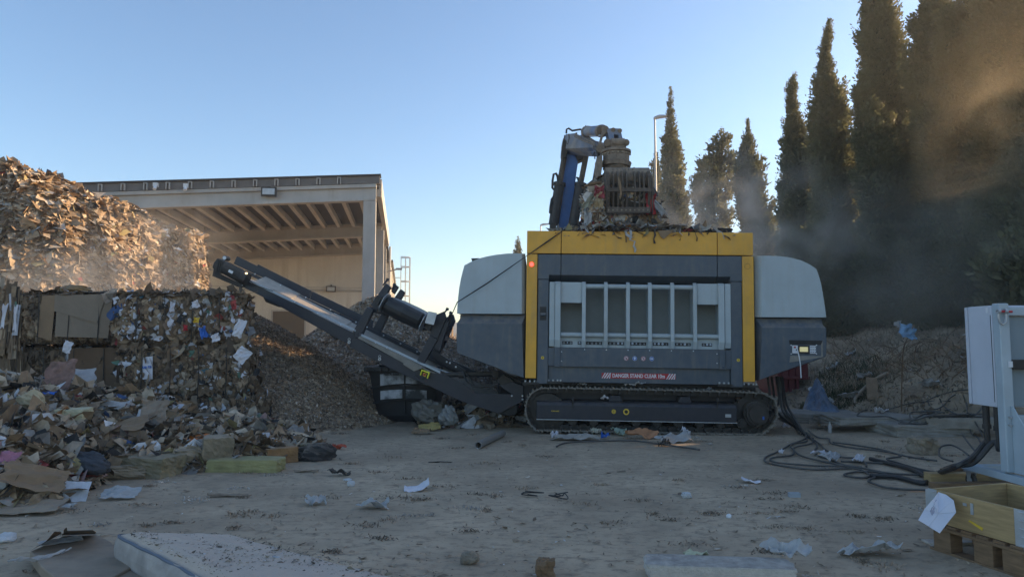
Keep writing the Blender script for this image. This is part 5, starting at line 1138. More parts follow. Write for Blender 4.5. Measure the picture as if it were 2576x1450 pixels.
# sorting grab: two ribbed shells; near shell seen front on
def gp(x, y, dy): return E(x, y, GY + dy)
def shell_prof(x, s):      # s = -1 near shell, +1 far shell; curved rib
    top = E(x, 640 + 55 * min(1, abs(x - 1020) / 190), GY).z; mid = E(x, 760, GY).z; bar = E(x, 915, GY).z; bot = E(x, 1100, GY).z; xx = E(x, 800, GY).x; o = []
    ys = [(.10, top), (.30, top - .02), (.47, E(x, 700, GY).z), (.55, mid), (.58, bar), (.50, bot), (.46, bot), (.53, bar), (.50, mid), (.42, E(x, 715, GY).z), (.28, top - .10), (.12, top - .10)]
    return [Vector((xx, s * a + (GY - mhY), z)) for a, z in ys]
sx_ = [800, 862, 912, 962, 1006, 1096, 1146, 1192, 1244, 1282]
for s in (-1, 1):
    root_mb = MB()
    for k, x in enumerate(sx_):
        w_ = .05 if k in (0, 9) else .03
        root_mb.prism(shell_prof(x, s), (w_ if k < 9 else -w_, 0, 0))
    shl = root_mb.build("shell_ribs", M_GDARK, mh, bevel=.004)
    y_ = GY - mhY + s * .56
    a, b = E(800, 895, GY), E(1288, 938, GY); MB().box((a.x, y_ - .02, b.z), (b.x, y_ + .03, a.z)).build("cross_bar", M_GDARK, shl, bevel=.004)
    for y0, y1 in ((965, 975),):
        a, b = E(805, y0, GY), E(1285, y1, GY)
    a, b = E(800, 1105, GY), E(1270, 1170, GY); ct = MB().box((a.x, y_ - .03 + .0, b.z), (b.x, y_ + .02, a.z)).build("cutting_edge", M_GDARK, shl, bevel=.006)
    mb = MB()
    for k in range(10):
        c = E(815 + k * 47, 1137, GY); mb.cyl((c.x, y_ - .034, c.z), (c.x, y_ - .028, c.z), .018, n=12)
    mb.build("bolt_hole", M_STONE if s < 0 else M_BLACK, ct, each=True)
# outer end plates and the top roll
for x0, x1 in ((785, 800), (1283, 1297)):
    a = E(x0, 700, GY); b = E(x1, 700, GY); zt, zb_ = E(0, 690, GY).z, E(0, 1165, GY).z; yc = GY - mhY
    MB().prism([(a.x, yc - .15, zt + .02), (a.x, yc - .45, zt - .04), (a.x, yc - .58, zt - .25), (a.x, yc - .6, (zt + zb_) / 2), (a.x, yc - .52, zb_), (a.x, yc - .1, zb_ + .1), (a.x, yc, zt - .3)], (b.x - a.x, 0, 0)).build("end_plate", M_GDARK, mh, bevel=.004)
a, b = E(800, 760, GY), E(1285, 760, GY); yc = GY - mhY
MB().cyl((a.x, yc - .25, E(0, 745, GY).z), (b.x, yc - .25, E(0, 745, GY).z), .2, n=18).build("shell_tube", M_GRAB, mh, smooth=True)
eprism([(860, 640), (1090, 640), (1110, 700), (1180, 700), (1195, 760), (850, 760), (835, 690)], GY - .2, .5, "grab_yoke", M_GRAB)
for x in (905, 958, 990, 1046, 1085, 1130): eprism([(x, 600), (x + 14, 600), (x + 30, 700), (x + 26, 770), (x + 6, 770)], GY - .42, .35, "yoke_rib", M_GRAB)
eprism([(876, 580), (888, 582), (912, 680), (905, 700), (870, 700)], GY - .3, .05, "stop_plate", M_GRAB); eprism([(1138, 590), (1158, 582), (1192, 690), (1170, 700), (1150, 680)], GY - .3, .05, "stop_plate", M_GRAB)
# waste held in the grab and hanging out of it
def blob(n, fn, g): return fn(n, g)
g = np.random.default_rng(91)
def wasteball(cx0, cx1, cy0, cy1, Yc, ry, n, s):
    a = at(*e(cx0, cy1), Yc); b = at(*e(cx1, cy0), Yc); q = g.normal(size=(n, 3)); q /= np.linalg.norm(q, axis=1, keepdims=True); q *= g.uniform(.55, 1, (n, 1))
    c = np.array([(a.x + b.x) / 2, Yc, (a.z + b.z) / 2]); h = np.array([(b.x - a.x) / 2, ry, (b.z - a.z) / 2]); Pp = c + q * h
    hang = g.random(n) < .45; Nn = q.copy(); Nn[hang, 2] *= .1
    return Pp, Nn, g.uniform(*s, n)
WC = [2, 2, 3, 3, 4, 2.6, 4, 3.5, 1.2, .2, .7, .5, .25, 3, .25]
Ls = [wasteball(815, 1270, 760, 1120, GY, .50, 2600, (.05, .22)), wasteball(600, 830, 800, 1330, GY - .05, .48, 3000, (.05, .26)), wasteball(690, 900, 750, 1080, GY + .1, .45, 1500, (.06, .25)), wasteball(1260, 1400, 930, 1260, GY, .34, 1300, (.06, .24)), wasteball(780, 1300, 1130, 1260, GY, .45, 900, (.06, .25))]
Pp = np.concatenate([x[0] for x in Ls]); Nn = np.concatenate([x[1] for x in Ls]); ss = np.concatenate([x[2] for x in Ls])
A = flakes(Pp, Nn, ss, g.uniform(1, 2.6, len(ss)), palette(g, len(ss), [tuple(min(.7, v_ * 1.5) for v_ in c_) for c_ in MIXC], WC), g, crump=.45)
core = MB().ball(at(*e(1040, 940), GY), .68, 20, 14, (1.0, .7, .82)).ball(at(*e(720, 1060), GY), .28, 14, 10, (1.1, 1.0, 2.1))
cV = np.array([v[:] for v in core.v]); cV += .07 * np.stack([wav(cV[:, 0] * 3, cV[:, 1] * 3, cV[:, 2] * 3, 1, k) for k in (1, 2, 3)], 1)
cT = []
for f in core.f: cT.append(f[:3]); cT.append([f[0], f[2], f[3]])
cT = np.array(cT)
tag(meshnp("grabbed_waste", *join([(cV, cT, palette(g, len(cV), [(.05, .04, .03), (.09, .075, .055)], [1, 1])), A]), M_SCRAP), "mixed waste held in the ribbed grab and hanging from its left side", "waste", kind="stuff")
def esheet(nm, x, y, Y, w_, h_, m, lb, cat, seed, rz_=0, rp=0, amp=.06):
    o = sheet(nm, (0, 0, 0), (w_, h_), 0, m, lb, cat, amp=amp, seed=seed, torn=.35, n=12); o.rotation_euler = (R(84), rp, rz_); o.location = at(*e(x, y), Y); return o
esheet("plastic_rag", 755, 880, 12.78, .20, .22, mat("dull_red_film", (.26, .04, .045), .5, var=.4, scale=10), "crumpled red plastic hanging at the upper left of the grab", "rag", 31)
esheet("plastic_rag", 1330, 1010, 12.9, .17, .40, mat("bright_red_film", (.38, .03, .03), .5, var=.2), "bright red rag hanging out of the right side of the grab", "rag", 32)
esheet("cardboard_piece", 745, 960, 12.8, .16, .30, mat("tan_cardboard", (.38, .28, .16), .9), "tan cardboard hanging from the left of the grab", "cardboard", 33)
esheet("cardboard_piece", 640, 980, 12.85, .12, .30, mat("olive_board", (.30, .29, .22), .9), "pale board jutting left out of the grab load", "cardboard", 34, 0, R(35))
esheet("plastic_rag", 1380, 1000, 12.95, .10, .55, M_PLAST, "thin white film flapping right of the grab", "rag", 35, 0, R(-40))
esheet("plastic_rag", 625, 1210, 12.9, .15, .5, M_PLAST, "long white film hanging at the bottom left of the grab load", "rag", 36, 0, R(4))
etw = MB().tube([at(*e(x, y), 12.72) for x, y in ((975, 700), (990, 780), (1000, 860), (1000, 900), (990, 950))], [.012, .028, .02, .025, .012], 6); tag(etw.build("hanging_strip", M_CARD), "torn paper strip hanging down the front of the grab ribs", "strip")
tag(MB().tube([at(*e(x, y), 13.0) for x, y in ((590, 805), (660, 775), (780, 760))], [.02, .035, .03], 6).build("wooden_stick", M_WOODD), "splintered stick poking left out of the grab load", "stick")

# waste overflowing the hopper
def Mw(x, y, ly): return MW @ M(x, y, ly)
hop0 = MW @ Vector((XL + .1, .1, ZT)); g = np.random.default_rng(92)
n = 8500; lx = np.concatenate([g.uniform(XL + .75, XR - .35, n // 3), g.normal(.0, .62, n - n // 3) + xl(1150, 5)]); ly = g.uniform(.03, 2.2, n); lx = np.clip(lx, XL + .55, XR - .12)
hh_ = .03 + .27 * np.exp(-((lx - xl(1180, 5)) / .75) ** 2) * np.exp(-((ly - 1.0) / .9) ** 2) + .05 * g.random(n)
q = np.stack([lx, ly, ZT - .03 + hh_ * g.random(n)], 1); Mx = np.array(MW)
q = q @ Mx[:3, :3].T + Mx[:3, 3]; N = g.normal(size=q.shape) * .5 + [0, -.1, 1]
A = flakes(q, N, g.uniform(.04, .2, n), g.uniform(1, 3, n), palette(g, n, MIXC, WC), g, crump=.4)
xs = np.linspace(XL + .07, XR - .08, 60); ys = np.linspace(.06, DEP - .07, 30); X, Y = np.meshgrid(xs, ys, indexing='ij'); Zh = ZT - .16 + .27 * np.exp(-((X - xl(1180, 5)) / .8) ** 2 - ((Y - 1.1) / .9) ** 2) + .03 * wav(X, Y, 0, 3, 7)
V = np.stack([X, Y, Zh], -1).reshape(-1, 3) @ Mx[:3, :3].T + Mx[:3, 3]
tag(meshnp("hopper_waste", *join([(V, grid_tris(60, 30), palette(g, len(V), BROWN, [1] * 5)), A]), M_SCRAP), "heap of mixed waste filling the hopper above the yellow band", "waste heap", kind="stuff")
def strip_h(pts, w0, nm, m, lb, seed):
    mb = MB(); q = [MW @ M(x, y, ly) for x, y, ly in pts]; rr = random.Random(seed)
    for k in range(len(q) - 1):
        a, b = q[k], q[k + 1]; d = Vector((1, 0, 0)); wa, wb = w0 * rr.uniform(.5, 1.2), w0 * rr.uniform(.5, 1.2)
        mb.prism([a - d * wa, a + d * wa, b + d * wb, b - d * wb], (0, -.006, 0))
    return tag(mb.build(nm, m), lb, "rag")
strip_h([(1180, -12, .02), (1185, 2, -.04), (1190, 35, -.05), (1180, 60, -.06), (1213, 70, -.05), (1205, 100, -.06), (1216, 120, -.05), (1213, 142, -.05)], .022, "hanging_rag", M_PLAST, "long pale rag hanging down the yellow hopper band", 1)
strip_h([(1160, -10, .02), (1150, 2, -.04), (1160, 25, -.05), (1185, 45, -.06), (1205, 48, -.05)], .035, "hanging_rag", M_PLAST, "short white rag beside the long rag on the yellow band", 2)
strip_h([(1345, -15, .02), (1340, 2, -.04), (1345, 30, -.05), (1335, 55, -.06), (1342, 84, -.05)], .018, "hanging_rag", M_DARKC, "dark cloth strip hanging on the middle of the yellow band", 3)
strip_h([(1610, -8, .02), (1615, 2, -.04), (1605, 20, -.05), (1617, 45, -.06), (1615, 68, -.05)], .008, "hanging_rag", M_DARKC, "thin dark thread hanging on the right of the yellow band", 4)
strip_h([(1150, 0, -.04), (1155, 40, -.05), (1157, 76, -.05)], .008, "hanging_rag", M_DARKC, "short dark thread left of the long pale rag", 5)
q = [MW @ M(x, y, -.05) for x, y in ((1362, 2), (1470, -4), (1400, 55), (1380, 40))]; tag(MB().prism(q, (0, -.01, 0)).build("cardboard_piece", M_CARD), "brown cardboard corner hanging over the yellow band", "cardboard")
sheet("cardboard_piece", tuple(MW @ Vector((xl(1420, 0), .2, ZT + .03))), (.8, .4), .1, M_CARDG, "grey cardboard sheet lying across the hopper edge", "cardboard", amp=.06, seed=55, tilt=(R(12), R(-8)))
rock("shoe_sole", tuple(MW @ Vector((xl(1330, 0), .25, ZT + .03))), (.30, .16, .14), M_WSTONE, "pale round scrap lying on top of the hopper waste", "scrap", seed=56)
# strap from the hopper to the magnet portal
q = [MW @ M(740, 5, -.05), MW @ M(640, 75, -.06), MW @ M(510, 165, -.06), MW @ M(250, 345, -.10), MW @ M(60, 465, -.12)]
end = MW @ K(1790, 490, NY); mid = (q[-1] * .4 + end * .6) + Vector((-.02, 0, -.10)); tag(MB().tube(q + [mid, end], [.009, .015, .006, .014, .01, .007, .006], 5).build("tie_down_strap", M_CABN), "thin black strap running from the hopper band down to the magnet frame", "strap")
# rags on the tracks
for i, (x, y, s, m_, lb) in enumerate(((870, 1008, .08, M_PLAST, "white scrap on the left of the upper track"), (820, 1000, .12, M_DARKC, "black shredded rag on the left of the upper track"), (1230, 1008, .16, M_PLAST, "ragged strips draped over the middle of the upper track"), (1180, 1012, .10, M_PAPER, "paper scrap on the middle of the upper track"), (1690, 1050, .10, M_PLAST, "thin white sliver hanging over the right of the upper track"), (1018, 1103, .10, M_PAPER, "white scrap on top of the track frame"))):
    p = MW @ M(x, y, .15 if i < 5 else .2); p.z += .02; sheet("rag_scrap", tuple(p), (s * 1.6, s), i, m_, lb, "scrap", amp=.05, seed=60 + i, torn=.4)

# ============================================================ TREES
def cr(x, y): return (1610 + .4441 * x, .4441 * y)
def tree(name, Yd, prof, label, n=11000, seed=0, spray=.17, dens=1.0, low=None, dark=1.0, cat="tree", coref=.68, rough=.27, group="cypress trees in a row on the bank", yscale=1.0):
    g = np.random.default_rng(seed + 500); pts = []
    for (y, (a, b)) in prof:
        L_, R_ = at(*cr(a, y), Yd), at(*cr(b, y), Yd); pts.append(((L_.z), (L_.x + R_.x) / 2, (R_.x - L_.x) / 2))
    pts.sort(); zs = np.array([p[0] for p in pts]); cx = np.array([p[1] for p in pts]); hw = np.array([p[2] for p in pts])
    x0 = cx[0]; gz = max(0, float(bank_h(x0, Yd)) - .05)
    zl_ = gz + (low if low is not None else .5)
    if zs[0] > zl_ + .2: zs = np.r_[zl_, zs]; cx = np.r_[cx[0], cx]; hw = np.r_[hw[0] * .72, hw]
    fsc = .60 if Yd < 23 else .74; n = int(n * (2.3 if Yd < 23 else 1.5)); spray *= fsc
    root = empty(name, (x0, Yd, gz), (0, 0, 0), label, cat, group)
    top = zs[-1]; zz_ = np.linspace(zs[0], top, 240); wgt = np.interp(zz_, zs, hw) + .12; zq = g.choice(zz_, n, p=wgt / wgt.sum()) + g.normal(size=n) * .05
    th = g.uniform(0, 2 * np.pi, n); w_ = np.interp(zq, zs, hw); c_ = np.interp(zq, zs, cx)
    lump = .96 - rough * .45 + rough * wav(np.cos(th) * 1.6 + c_, np.sin(th) * 1.6, zq * .75, .9, seed) + rough * .5 * wav(np.cos(th) * 3, np.sin(th) * 3, zq * 2.2, 1.0, seed + 1)
    rr = w_ * lump * (1.0 - .40 * g.random(n) ** 2.0)
    # plumes: branch tips that stand out of the outline
    npl = max(20, n // 130); kp = 44; zp = g.choice(zz_, npl, p=wgt / wgt.sum()); tp = g.uniform(0, 2 * np.pi, npl); wp = np.interp(zp, zs, hw); Lp_ = g.uniform(.2, .6, npl) * np.clip(wp / .7, .25, 1.15)
    idx = np.repeat(np.arange(npl), kp); sl = g.random(npl * kp); m0 = min(n, npl * kp); idx, sl = idx[:m0], sl[:m0]
    th[:m0] = tp[idx] + g.normal(size=m0) * .10 / np.maximum(.3, wp[idx]); w_[:m0] = wp[idx]; c_[:m0] = np.interp(zp[idx], zs, cx); zq[:m0] = zp[idx] + sl * Lp_[idx] * 1.25 + g.normal(size=m0) * .04
    rr[:m0] = wp[idx] * .74 + sl ** 1.2 * Lp_[idx] * .62 + g.normal(size=m0) * .05 * (1 - sl * .6)
    zq = np.minimum(zq, top + .15)
    Pp = np.stack([c_ - x0 + rr * np.cos(th), rr * np.sin(th) * yscale, zq - gz], 1)
    out = np.stack([np.cos(th), np.sin(th), np.zeros(n)], 1)
    ax = out * .55 + np.array([0, 0, .95]) + g.normal(size=(n, 3)) * .38; ax /= np.linalg.norm(ax, axis=1, keepdims=True)
    S = spray * g.uniform(.35, 1.35, n) * np.clip(.45 + w_ / .8, .45, 1.0); tone = .5 + .5 * wav(Pp[:, 0] * 1.1, Pp[:, 1] * 1.1, Pp[:, 2] * .9, 1.0, seed + 7)
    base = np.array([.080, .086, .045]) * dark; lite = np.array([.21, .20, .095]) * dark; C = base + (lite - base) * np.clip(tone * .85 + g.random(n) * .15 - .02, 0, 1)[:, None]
    Vs = []; k_per = 3
    for k in range(k_per):
        d = ax + g.normal(size=(n, 3)) * .35; d /= np.linalg.norm(d, axis=1, keepdims=True); t = np.cross(d, g.normal(size=(n, 3))); t /= np.linalg.norm(t, axis=1, keepdims=True)
        Sz = (S * g.uniform(.6, 1.1, n))[:, None]; o_ = Pp + g.normal(size=(n, 3)) * S[:, None] * .3
        Vs.append(np.stack([o_, o_ + d * Sz * .55 + t * Sz * .24, o_ + d * Sz, o_ + d * Sz * .45 - t * Sz * .24], 1))
    V = np.stack(Vs, 1).reshape(-1, 3); b0 = (np.arange(n * k_per) * 4)[:, None]; T = np.concatenate([b0 + [[0, 1, 2]], b0 + [[0, 2, 3]]]); CC = np.repeat(C, 4 * k_per, 0)
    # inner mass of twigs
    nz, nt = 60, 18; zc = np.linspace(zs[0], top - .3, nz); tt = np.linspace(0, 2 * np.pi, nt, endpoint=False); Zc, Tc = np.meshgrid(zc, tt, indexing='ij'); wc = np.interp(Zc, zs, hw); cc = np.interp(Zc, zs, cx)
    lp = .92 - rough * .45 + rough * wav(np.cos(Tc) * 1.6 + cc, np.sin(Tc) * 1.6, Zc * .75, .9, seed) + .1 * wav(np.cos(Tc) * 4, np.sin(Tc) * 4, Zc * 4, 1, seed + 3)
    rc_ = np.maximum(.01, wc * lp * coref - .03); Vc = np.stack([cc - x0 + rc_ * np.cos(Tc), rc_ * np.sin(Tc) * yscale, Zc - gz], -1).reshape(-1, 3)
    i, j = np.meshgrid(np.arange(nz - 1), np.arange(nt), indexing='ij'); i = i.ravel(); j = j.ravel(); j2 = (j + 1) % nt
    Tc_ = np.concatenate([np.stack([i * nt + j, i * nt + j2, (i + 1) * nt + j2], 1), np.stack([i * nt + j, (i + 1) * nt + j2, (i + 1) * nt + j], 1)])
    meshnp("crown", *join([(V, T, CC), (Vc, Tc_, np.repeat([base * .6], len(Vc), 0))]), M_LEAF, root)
    th_ = max(.08, hw.max() * .12); mb = MB().tube([(0, 0, -.15), (0, 0, (zs[0] - gz) + .3), (float(np.interp(zs[0] + 2, zs, cx)) - x0, 0, zs[0] - gz + 2.5)], [th_, th_ * .8, th_ * .5], 8)
    for k in range(4):
        a = g.uniform(0, 6.28); mb.tube([(0, 0, zs[0] - gz - .1), (math.cos(a) * hw[0] * .4, math.sin(a) * hw[0] * .4, zs[0] - gz + .6)], [th_ * .4, th_ * .15], 5)
    mb.build("trunk", M_BARK, root)
    return root
tree("cypress", 38, [(870, (84, 90)), (950, (62, 112)), (1050, (45, 125)), (1150, (48, 130)), (1280, (52, 134))], "short cypress rising into the foot of the tall street lamp", 3500, 1, .26, low=.3)
tree("cypress", 34, [(495, (172, 176)), (530, (167, 180)), (560, (160, 184)), (650, (154, 188)), (770, (136, 208)), (900, (128, 228)), (1050, (130, 240)), (1150, (120, 265)), (1250, (98, 285))], "slender tall cypress just right of the street lamp", 7000, 2, .25, low=.3)
tree("conifer", 31, [(735, (455, 462)), (780, (428, 512)), (830, (392, 505)), (880, (385, 525)), (950, (345, 525)), (1010, (290, 530)), (1100, (285, 525)), (1180, (300, 520)), (1280, (290, 520))], "ragged open crowned conifer between two cypresses above the hopper", 5200, 3, .26, low=.3, rough=.42, coref=.38)
tree("cypress", 27, [(700, (610, 615)), (750, (603, 622)), (820, (588, 648)), (880, (565, 650)), (940, (545, 680)), (1000, (540, 695)), (1150, (545, 712)), (1280, (560, 760)), (1430, (600, 785))], "pointed cypress above the right end of the hopper, half lost in dust", 9000, 4, .22, low=.3)
tree("cypress", 22.5, [(435, (865, 870)), (480, (848, 884)), (560, (830, 885)), (650, (830, 895)), (760, (820, 930)), (870, (815, 965)), (1000, (805, 980)), (1130, (790, 985)), (1300, (800, 1000)), (1440, (790, 1010))], "narrow cypress left of the first broad tall cypress", 11000, 5, .19)
tree("cypress", 21, [(118, (1068, 1074)), (200, (1042, 1078)), (300, (1022, 1076)), (430, (1005, 1095)), (600, (985, 1155)), (720, (975, 1175)), (850, (970, 1210)), (1000, (975, 1222)), (1150, (985, 1245)), (1300, (990, 1230)), (1440, (990, 1230))], "tall cypress with a thin curling tip, its whole top inside the photo", 15000, 6, .19)
tree("cypress", 19.3, [(-230, (1335, 1345)), (-100, (1300, 1390)), (0, (1268, 1415)), (100, (1275, 1435)), (250, (1248, 1465)), (400, (1265, 1490)), (600, (1262, 1540)), (760, (1280, 1565)), (900, (1300, 1590)), (1100, (1300, 1620)), (1400, (1300, 1620))], "golden topped cypress cut off by the upper photo edge beside open sky", 18000, 7, .18)
tree("cypress", 18.3, [(438, (1247, 1262)), (500, (1225, 1282)), (570, (1215, 1308)), (690, (1232, 1390)), (780, (1225, 1415)), (880, (1225, 1448)), (1000, (1235, 1472)), (1150, (1250, 1500)), (1400, (1260, 1500))], "lower twin topped cypress in front of the golden topped one", 12000, 8, .18)
tree("cypress", 17.6, [(-330, (1690, 1700)), (-100, (1640, 1730)), (0, (1605, 1740)), (100, (1580, 1750)), (200, (1548, 1750)), (300, (1558, 1740)), (400, (1525, 1750)), (520, (1515, 1770)), (640, (1560, 1800)), (770, (1560, 1800)), (1000, (1555, 1810)), (1400, (1555, 1810))], "dark cypress with a ragged left edge, second from the open sky gap", 18000, 9, .175)
tree("cypress", 16.6, [(-30, (1812, 1836)), (50, (1768, 1860)), (150, (1695, 1882)), (300, (1672, 1900)), (500, (1655, 1920)), (800, (1640, 1950)), (1200, (1640, 1950)), (1440, (1640, 1950))], "cypress whose pointed top just touches the upper photo edge", 17000, 10, .17)
tree("cypress", 15.6, [(-500, (2010, 2030)), (-200, (1950, 2080)), (0, (1912, 2100)), (100, (1900, 2150)), (300, (1885, 2180)), (600, (1900, 2220)), (1000, (1900, 2250)), (1400, (1900, 2250))], "broad cypress second from the right photo edge", 21000, 11, .165)
tree("cypress", 14.8, [(-700, (2250, 2280)), (-200, (2140, 2380)), (100, (2090, 2420)), (400, (2060, 2450)), (1000, (2050, 2450)), (1400, (2050, 2450))], "broad cypress filling the right photo edge", 20000, 12, .165)
tree("cypress", 14.0, [(960, (2600, 2640)), (1060, (2480, 2720)), (1200, (2400, 2800)), (1400, (2380, 2820))], "unseen cypress added to shade the yard, kept low for the sun above it", 7000, 13, .2)  # unseen tree, added for shade and lowered to let sun over
tree("cypress", 55, [(1345, (-695, -690)), (1370, (-703, -683)), (1400, (-708, -676)), (1435, (-712, -672))], "tiny distant cypress above the left grey cover of the shredder", 1500, 14, .3, low=0.2, group="distant trees")
for i, (yy, xx, hh_) in enumerate([(13.3, 11.0, 13), (11.9, 11.3, 13), (13.0, 9.9, 13)] + [(12.9 - 1.35 * k, 12.3 + .12 * k, 13) for k in range(10)]):   # trees added right of the view to keep sun off the yard
    r_ = tree("cypress", 14.0, [(900, (2600, 2640)), (1000, (2480, 2720)), (1150, (2400, 2800)), (1400, (2380, 2820))], "cypress added right of the view to keep sun off the yard", 3000, 60 + i, .30, coref=.95, low=.1); r_.location = (xx, yy, float(bank_h(xx, yy)) - .1); r_.scale = (1, 1, .9 if yy > 12.95 else 1.35)
# bushes and low branches below the trees
for i, (xa, xb, yt, Yd, lb) in enumerate(((800, 1040, 1330, 20.5, "bush behind the right grey cover of the shredder"), (1000, 1330, 1400, 19.2, "rounded bush filling the gap below the curling tip cypress"), (1250, 1560, 1330, 18.0, "bush under the golden topped cypress"), (1480, 1800, 1380, 17.2, "bush straight above the leaning branch"), (1720, 2060, 1340, 16.4, "bush behind the top of the white cabinet"), (1960, 2330, 1380, 15.6, "bush at the right photo edge behind the cabinet"))):
    m_ = (xa + xb) / 2; w_ = (xb - xa) / 2
    tree("bush", Yd, [(yt, (m_ - w_ * .35, m_ + w_ * .35)), (yt + 80, (m_ - w_ * .8, m_ + w_ * .8)), (yt + 220, (xa, xb)), (yt + 380, (xa, xb)), (yt + 500, (m_ - w_ * .8, m_ + w_ * .8))], lb, 8500, 40 + i, .17, low=.05, dark=.95, cat="bush", rough=.3, group="bushes below the cypress row")
for i, (xa, xb, yt, Yd, lb) in enumerate(((960, 1400, 1500, 23.5, "low scrub behind the bushes near the machine"), (1300, 1750, 1520, 22.0, "low scrub behind the bushes above the branch"), (1650, 2100, 1500, 21.0, "low scrub behind the bushes left of the cabinet"), (2000, 2500, 1480, 20.0, "low scrub behind the bushes at the right edge"))):
    m_ = (xa + xb) / 2; w_ = (xb - xa) / 2
    tree("bush", Yd, [(yt, (m_ - w_ * .5, m_ + w_ * .5)), (yt + 80, (m_ - w_ * .9, m_ + w_ * .9)), (yt + 220, (xa, xb)), (yt + 420, (xa, xb))], lb, 4500, 80 + i, .2, low=.0, dark=.9, cat="bush", rough=.3, group="bushes below the cypress row")
# bare twigs on the bank
g2_ = random.Random(4)
mb = MB()
for i in range(130):
    p = hit(g2_.uniform(2080, 2440), g2_.uniform(850, 960)); a = g2_.uniform(0, 6.28); d = Vector((math.cos(a), math.sin(a), g2_.uniform(.2, 1.3))).normalized(); L_ = g2_.uniform(.3, 1.0); q = [p]
    for k in range(4): q.append(q[-1] + d * L_ / 4); d = (d + Vector((g2_.uniform(-.4, .4), g2_.uniform(-.4, .4), g2_.uniform(-.35, .1)))).normalized()
    mb.tube(q, [.011, .009, .007, .005, .003], 4, False)
tag(mb.build("dead_twigs", M_WOODD), "tangle of bare dead twigs on the shaded bank", "twigs", kind="stuff")

# ============================================================ LAMPS, FAR THINGS
def lamp(px, py_top, Y, hp, r, label, arm=1, zb=0.0, sc_=1.0):
    p = at(px, py_top, Y); o = empty("street_lamp", (p.x, Y, zb), (0, 0, 0), label, "street lamp", "street lamps"); h = p.z - zb
    MB().tube([(0, 0, 0), (0, 0, h * .5), (0, 0, h)], [r * 1.5, r * 1.15, r], 10).build("pole", M_POST, o, smooth=True)
    MB().prism([(-.02 * arm, -.12, h + .0), (.25 * arm * sc_, -.12, h + .06), (1.0 * arm * sc_, -.12, h + .16), (1.0 * arm * sc_, -.12, h + .22), (.3 * arm * sc_, -.12, h + .22), (-.05 * arm, -.12, h + .12)], (0, .3, 0)).build("lamp_head", M_POST, o, bevel=.02)
lamp(1647, 300, 36, 10, .05, "tall grey street lamp beside the slender cypress", zb=1.0, sc_=.75)
lamp(1360, 568, 60, 10, .05, "far street lamp peeping above the hopper left of the blue boom", zb=0, sc_=.8)
lamp(1131, 812, 75, 5, .05, "thin far lamp post between conveyor and shredder", sc_=.7)
p = at(1947, 600, 38); ul = empty("floodlight_mast", (p.x, 38, 1.4), (0, 0, 0), "brown mast with two small lamps between the dusty trees", "mast")
hz = p.z - 1.4; MB().tube([(0, 0, 0), (0, 0, hz)], [.12, .09], 8).build("pole", M_WOODD, ul); MB().tube([(-.55, 0, hz - .15), (.3, 0, hz + .1)], .04, 6).build("cross_arm", M_POST, ul)
for s, z in ((-.6, hz - .15), (.32, hz + .1)): MB().obox((s, -.1, z + .05), (.3, .2, .12), (0, R(15), 0)).build("lamp_head", M_POST, ul, bevel=.02)
# plain fence, sheds and tanks far off between conveyor and shredder
def fb(name, px0, px1, py0, py1, Y, dep, m, label, cat, par=None):
    a, b = at(px0, py1, Y), at(px1, py0, Y); z0 = max(0, a.z) if py1 > 900 or a.z < .4 else a.z; return tag(MB().box((a.x, Y, 0), (b.x, Y + dep, b.z)).build(name, m, par), label, cat)
M_FENCE = mat("sunlit_sheet_fence", (.52, .36, .20), .7, var=.15, scale=3); M_FARW = mat("far_white_wall", (.45, .43, .42), .8)
f = fb("sheet_fence", 1122, 1165, 853, 884, 62, .3, M_FENCE, "far tan ribbed sheet fence catching the low sun", "fence"); 
a, b = at(1122, 884, 62), at(1165, 853, 62)
mb = MB()
for k in range(9): mb.box((a.x + (b.x - a.x) * k / 8 - .04, 61.88, 0), (a.x + (b.x - a.x) * k / 8 + .04, 61.99, b.z))
mb.build("fence_rib", M_FARW, f, each=True)
fs = fb("shed", 1092, 1110, 862, 885, 58, 4, M_FARW, "far pale shed left of the tan fence", "shed"); fb("door", 1094, 1102, 868, 885, 57.9, .05, M_DARKST, None, None, fs)
fs = fb("gabled_shed", 1108, 1120, 856, 884, 60, 4, M_FARW, "small far shed with a bright roof against the tan fence", "shed")
a, b = at(1108, 856, 60), at(1122, 850, 60); MB().prism([(a.x - .2, 59.8, a.z), (b.x + .2, 59.8, a.z), ((a.x + b.x) / 2, 59.8, b.z)], (0, 4.4, 0)).build("roof", M_WSTONE, fs)
ib = empty("water_tank", at(1168, 900, 24.5) * 1.0, (0, 0, 0), "white caged plastic tank behind the shredder's left housing", "tank"); ib.location.z = 0
MB().box((-.55, 0, .15), (.55, 1, 1.0)).build("tank_body", M_WSTONE, ib, bevel=.06)
mb = MB()
for x in np.linspace(-.57, .57, 7): mb.tube([(x, -.03, .1), (x, -.03, 1.05)], .015, 5)
for z in (.2, .5, .8, 1.05): mb.tube([(-.57, -.03, z), (.57, -.03, z)], .015, 5)
mb.build("cage", M_POST, ib)
for i, (px, py, s, c_, nm, lb) in enumerate(((1193, 905, .5, M_WSTONE, "white_drum", "white drum standing right of the caged tank"), (1234, 905, .32, M_REDC, "red_can", "small red can under the left housing of the shredder"))):
    p = at(px, py, 22 + i); o = MB().tube([(0, 0, 0), (0, 0, .05), (0, 0, .7 * s * 1.6), (0, 0, .75 * s * 1.6), (0, 0, .78 * s * 1.6)], [s * .4, s * .42, s * .42, s * .3, s * .12], 16).build(nm, c_, None, bevel=.01); o.location = (p.x, 22 + i, 0); tag(o, lb, "drum")
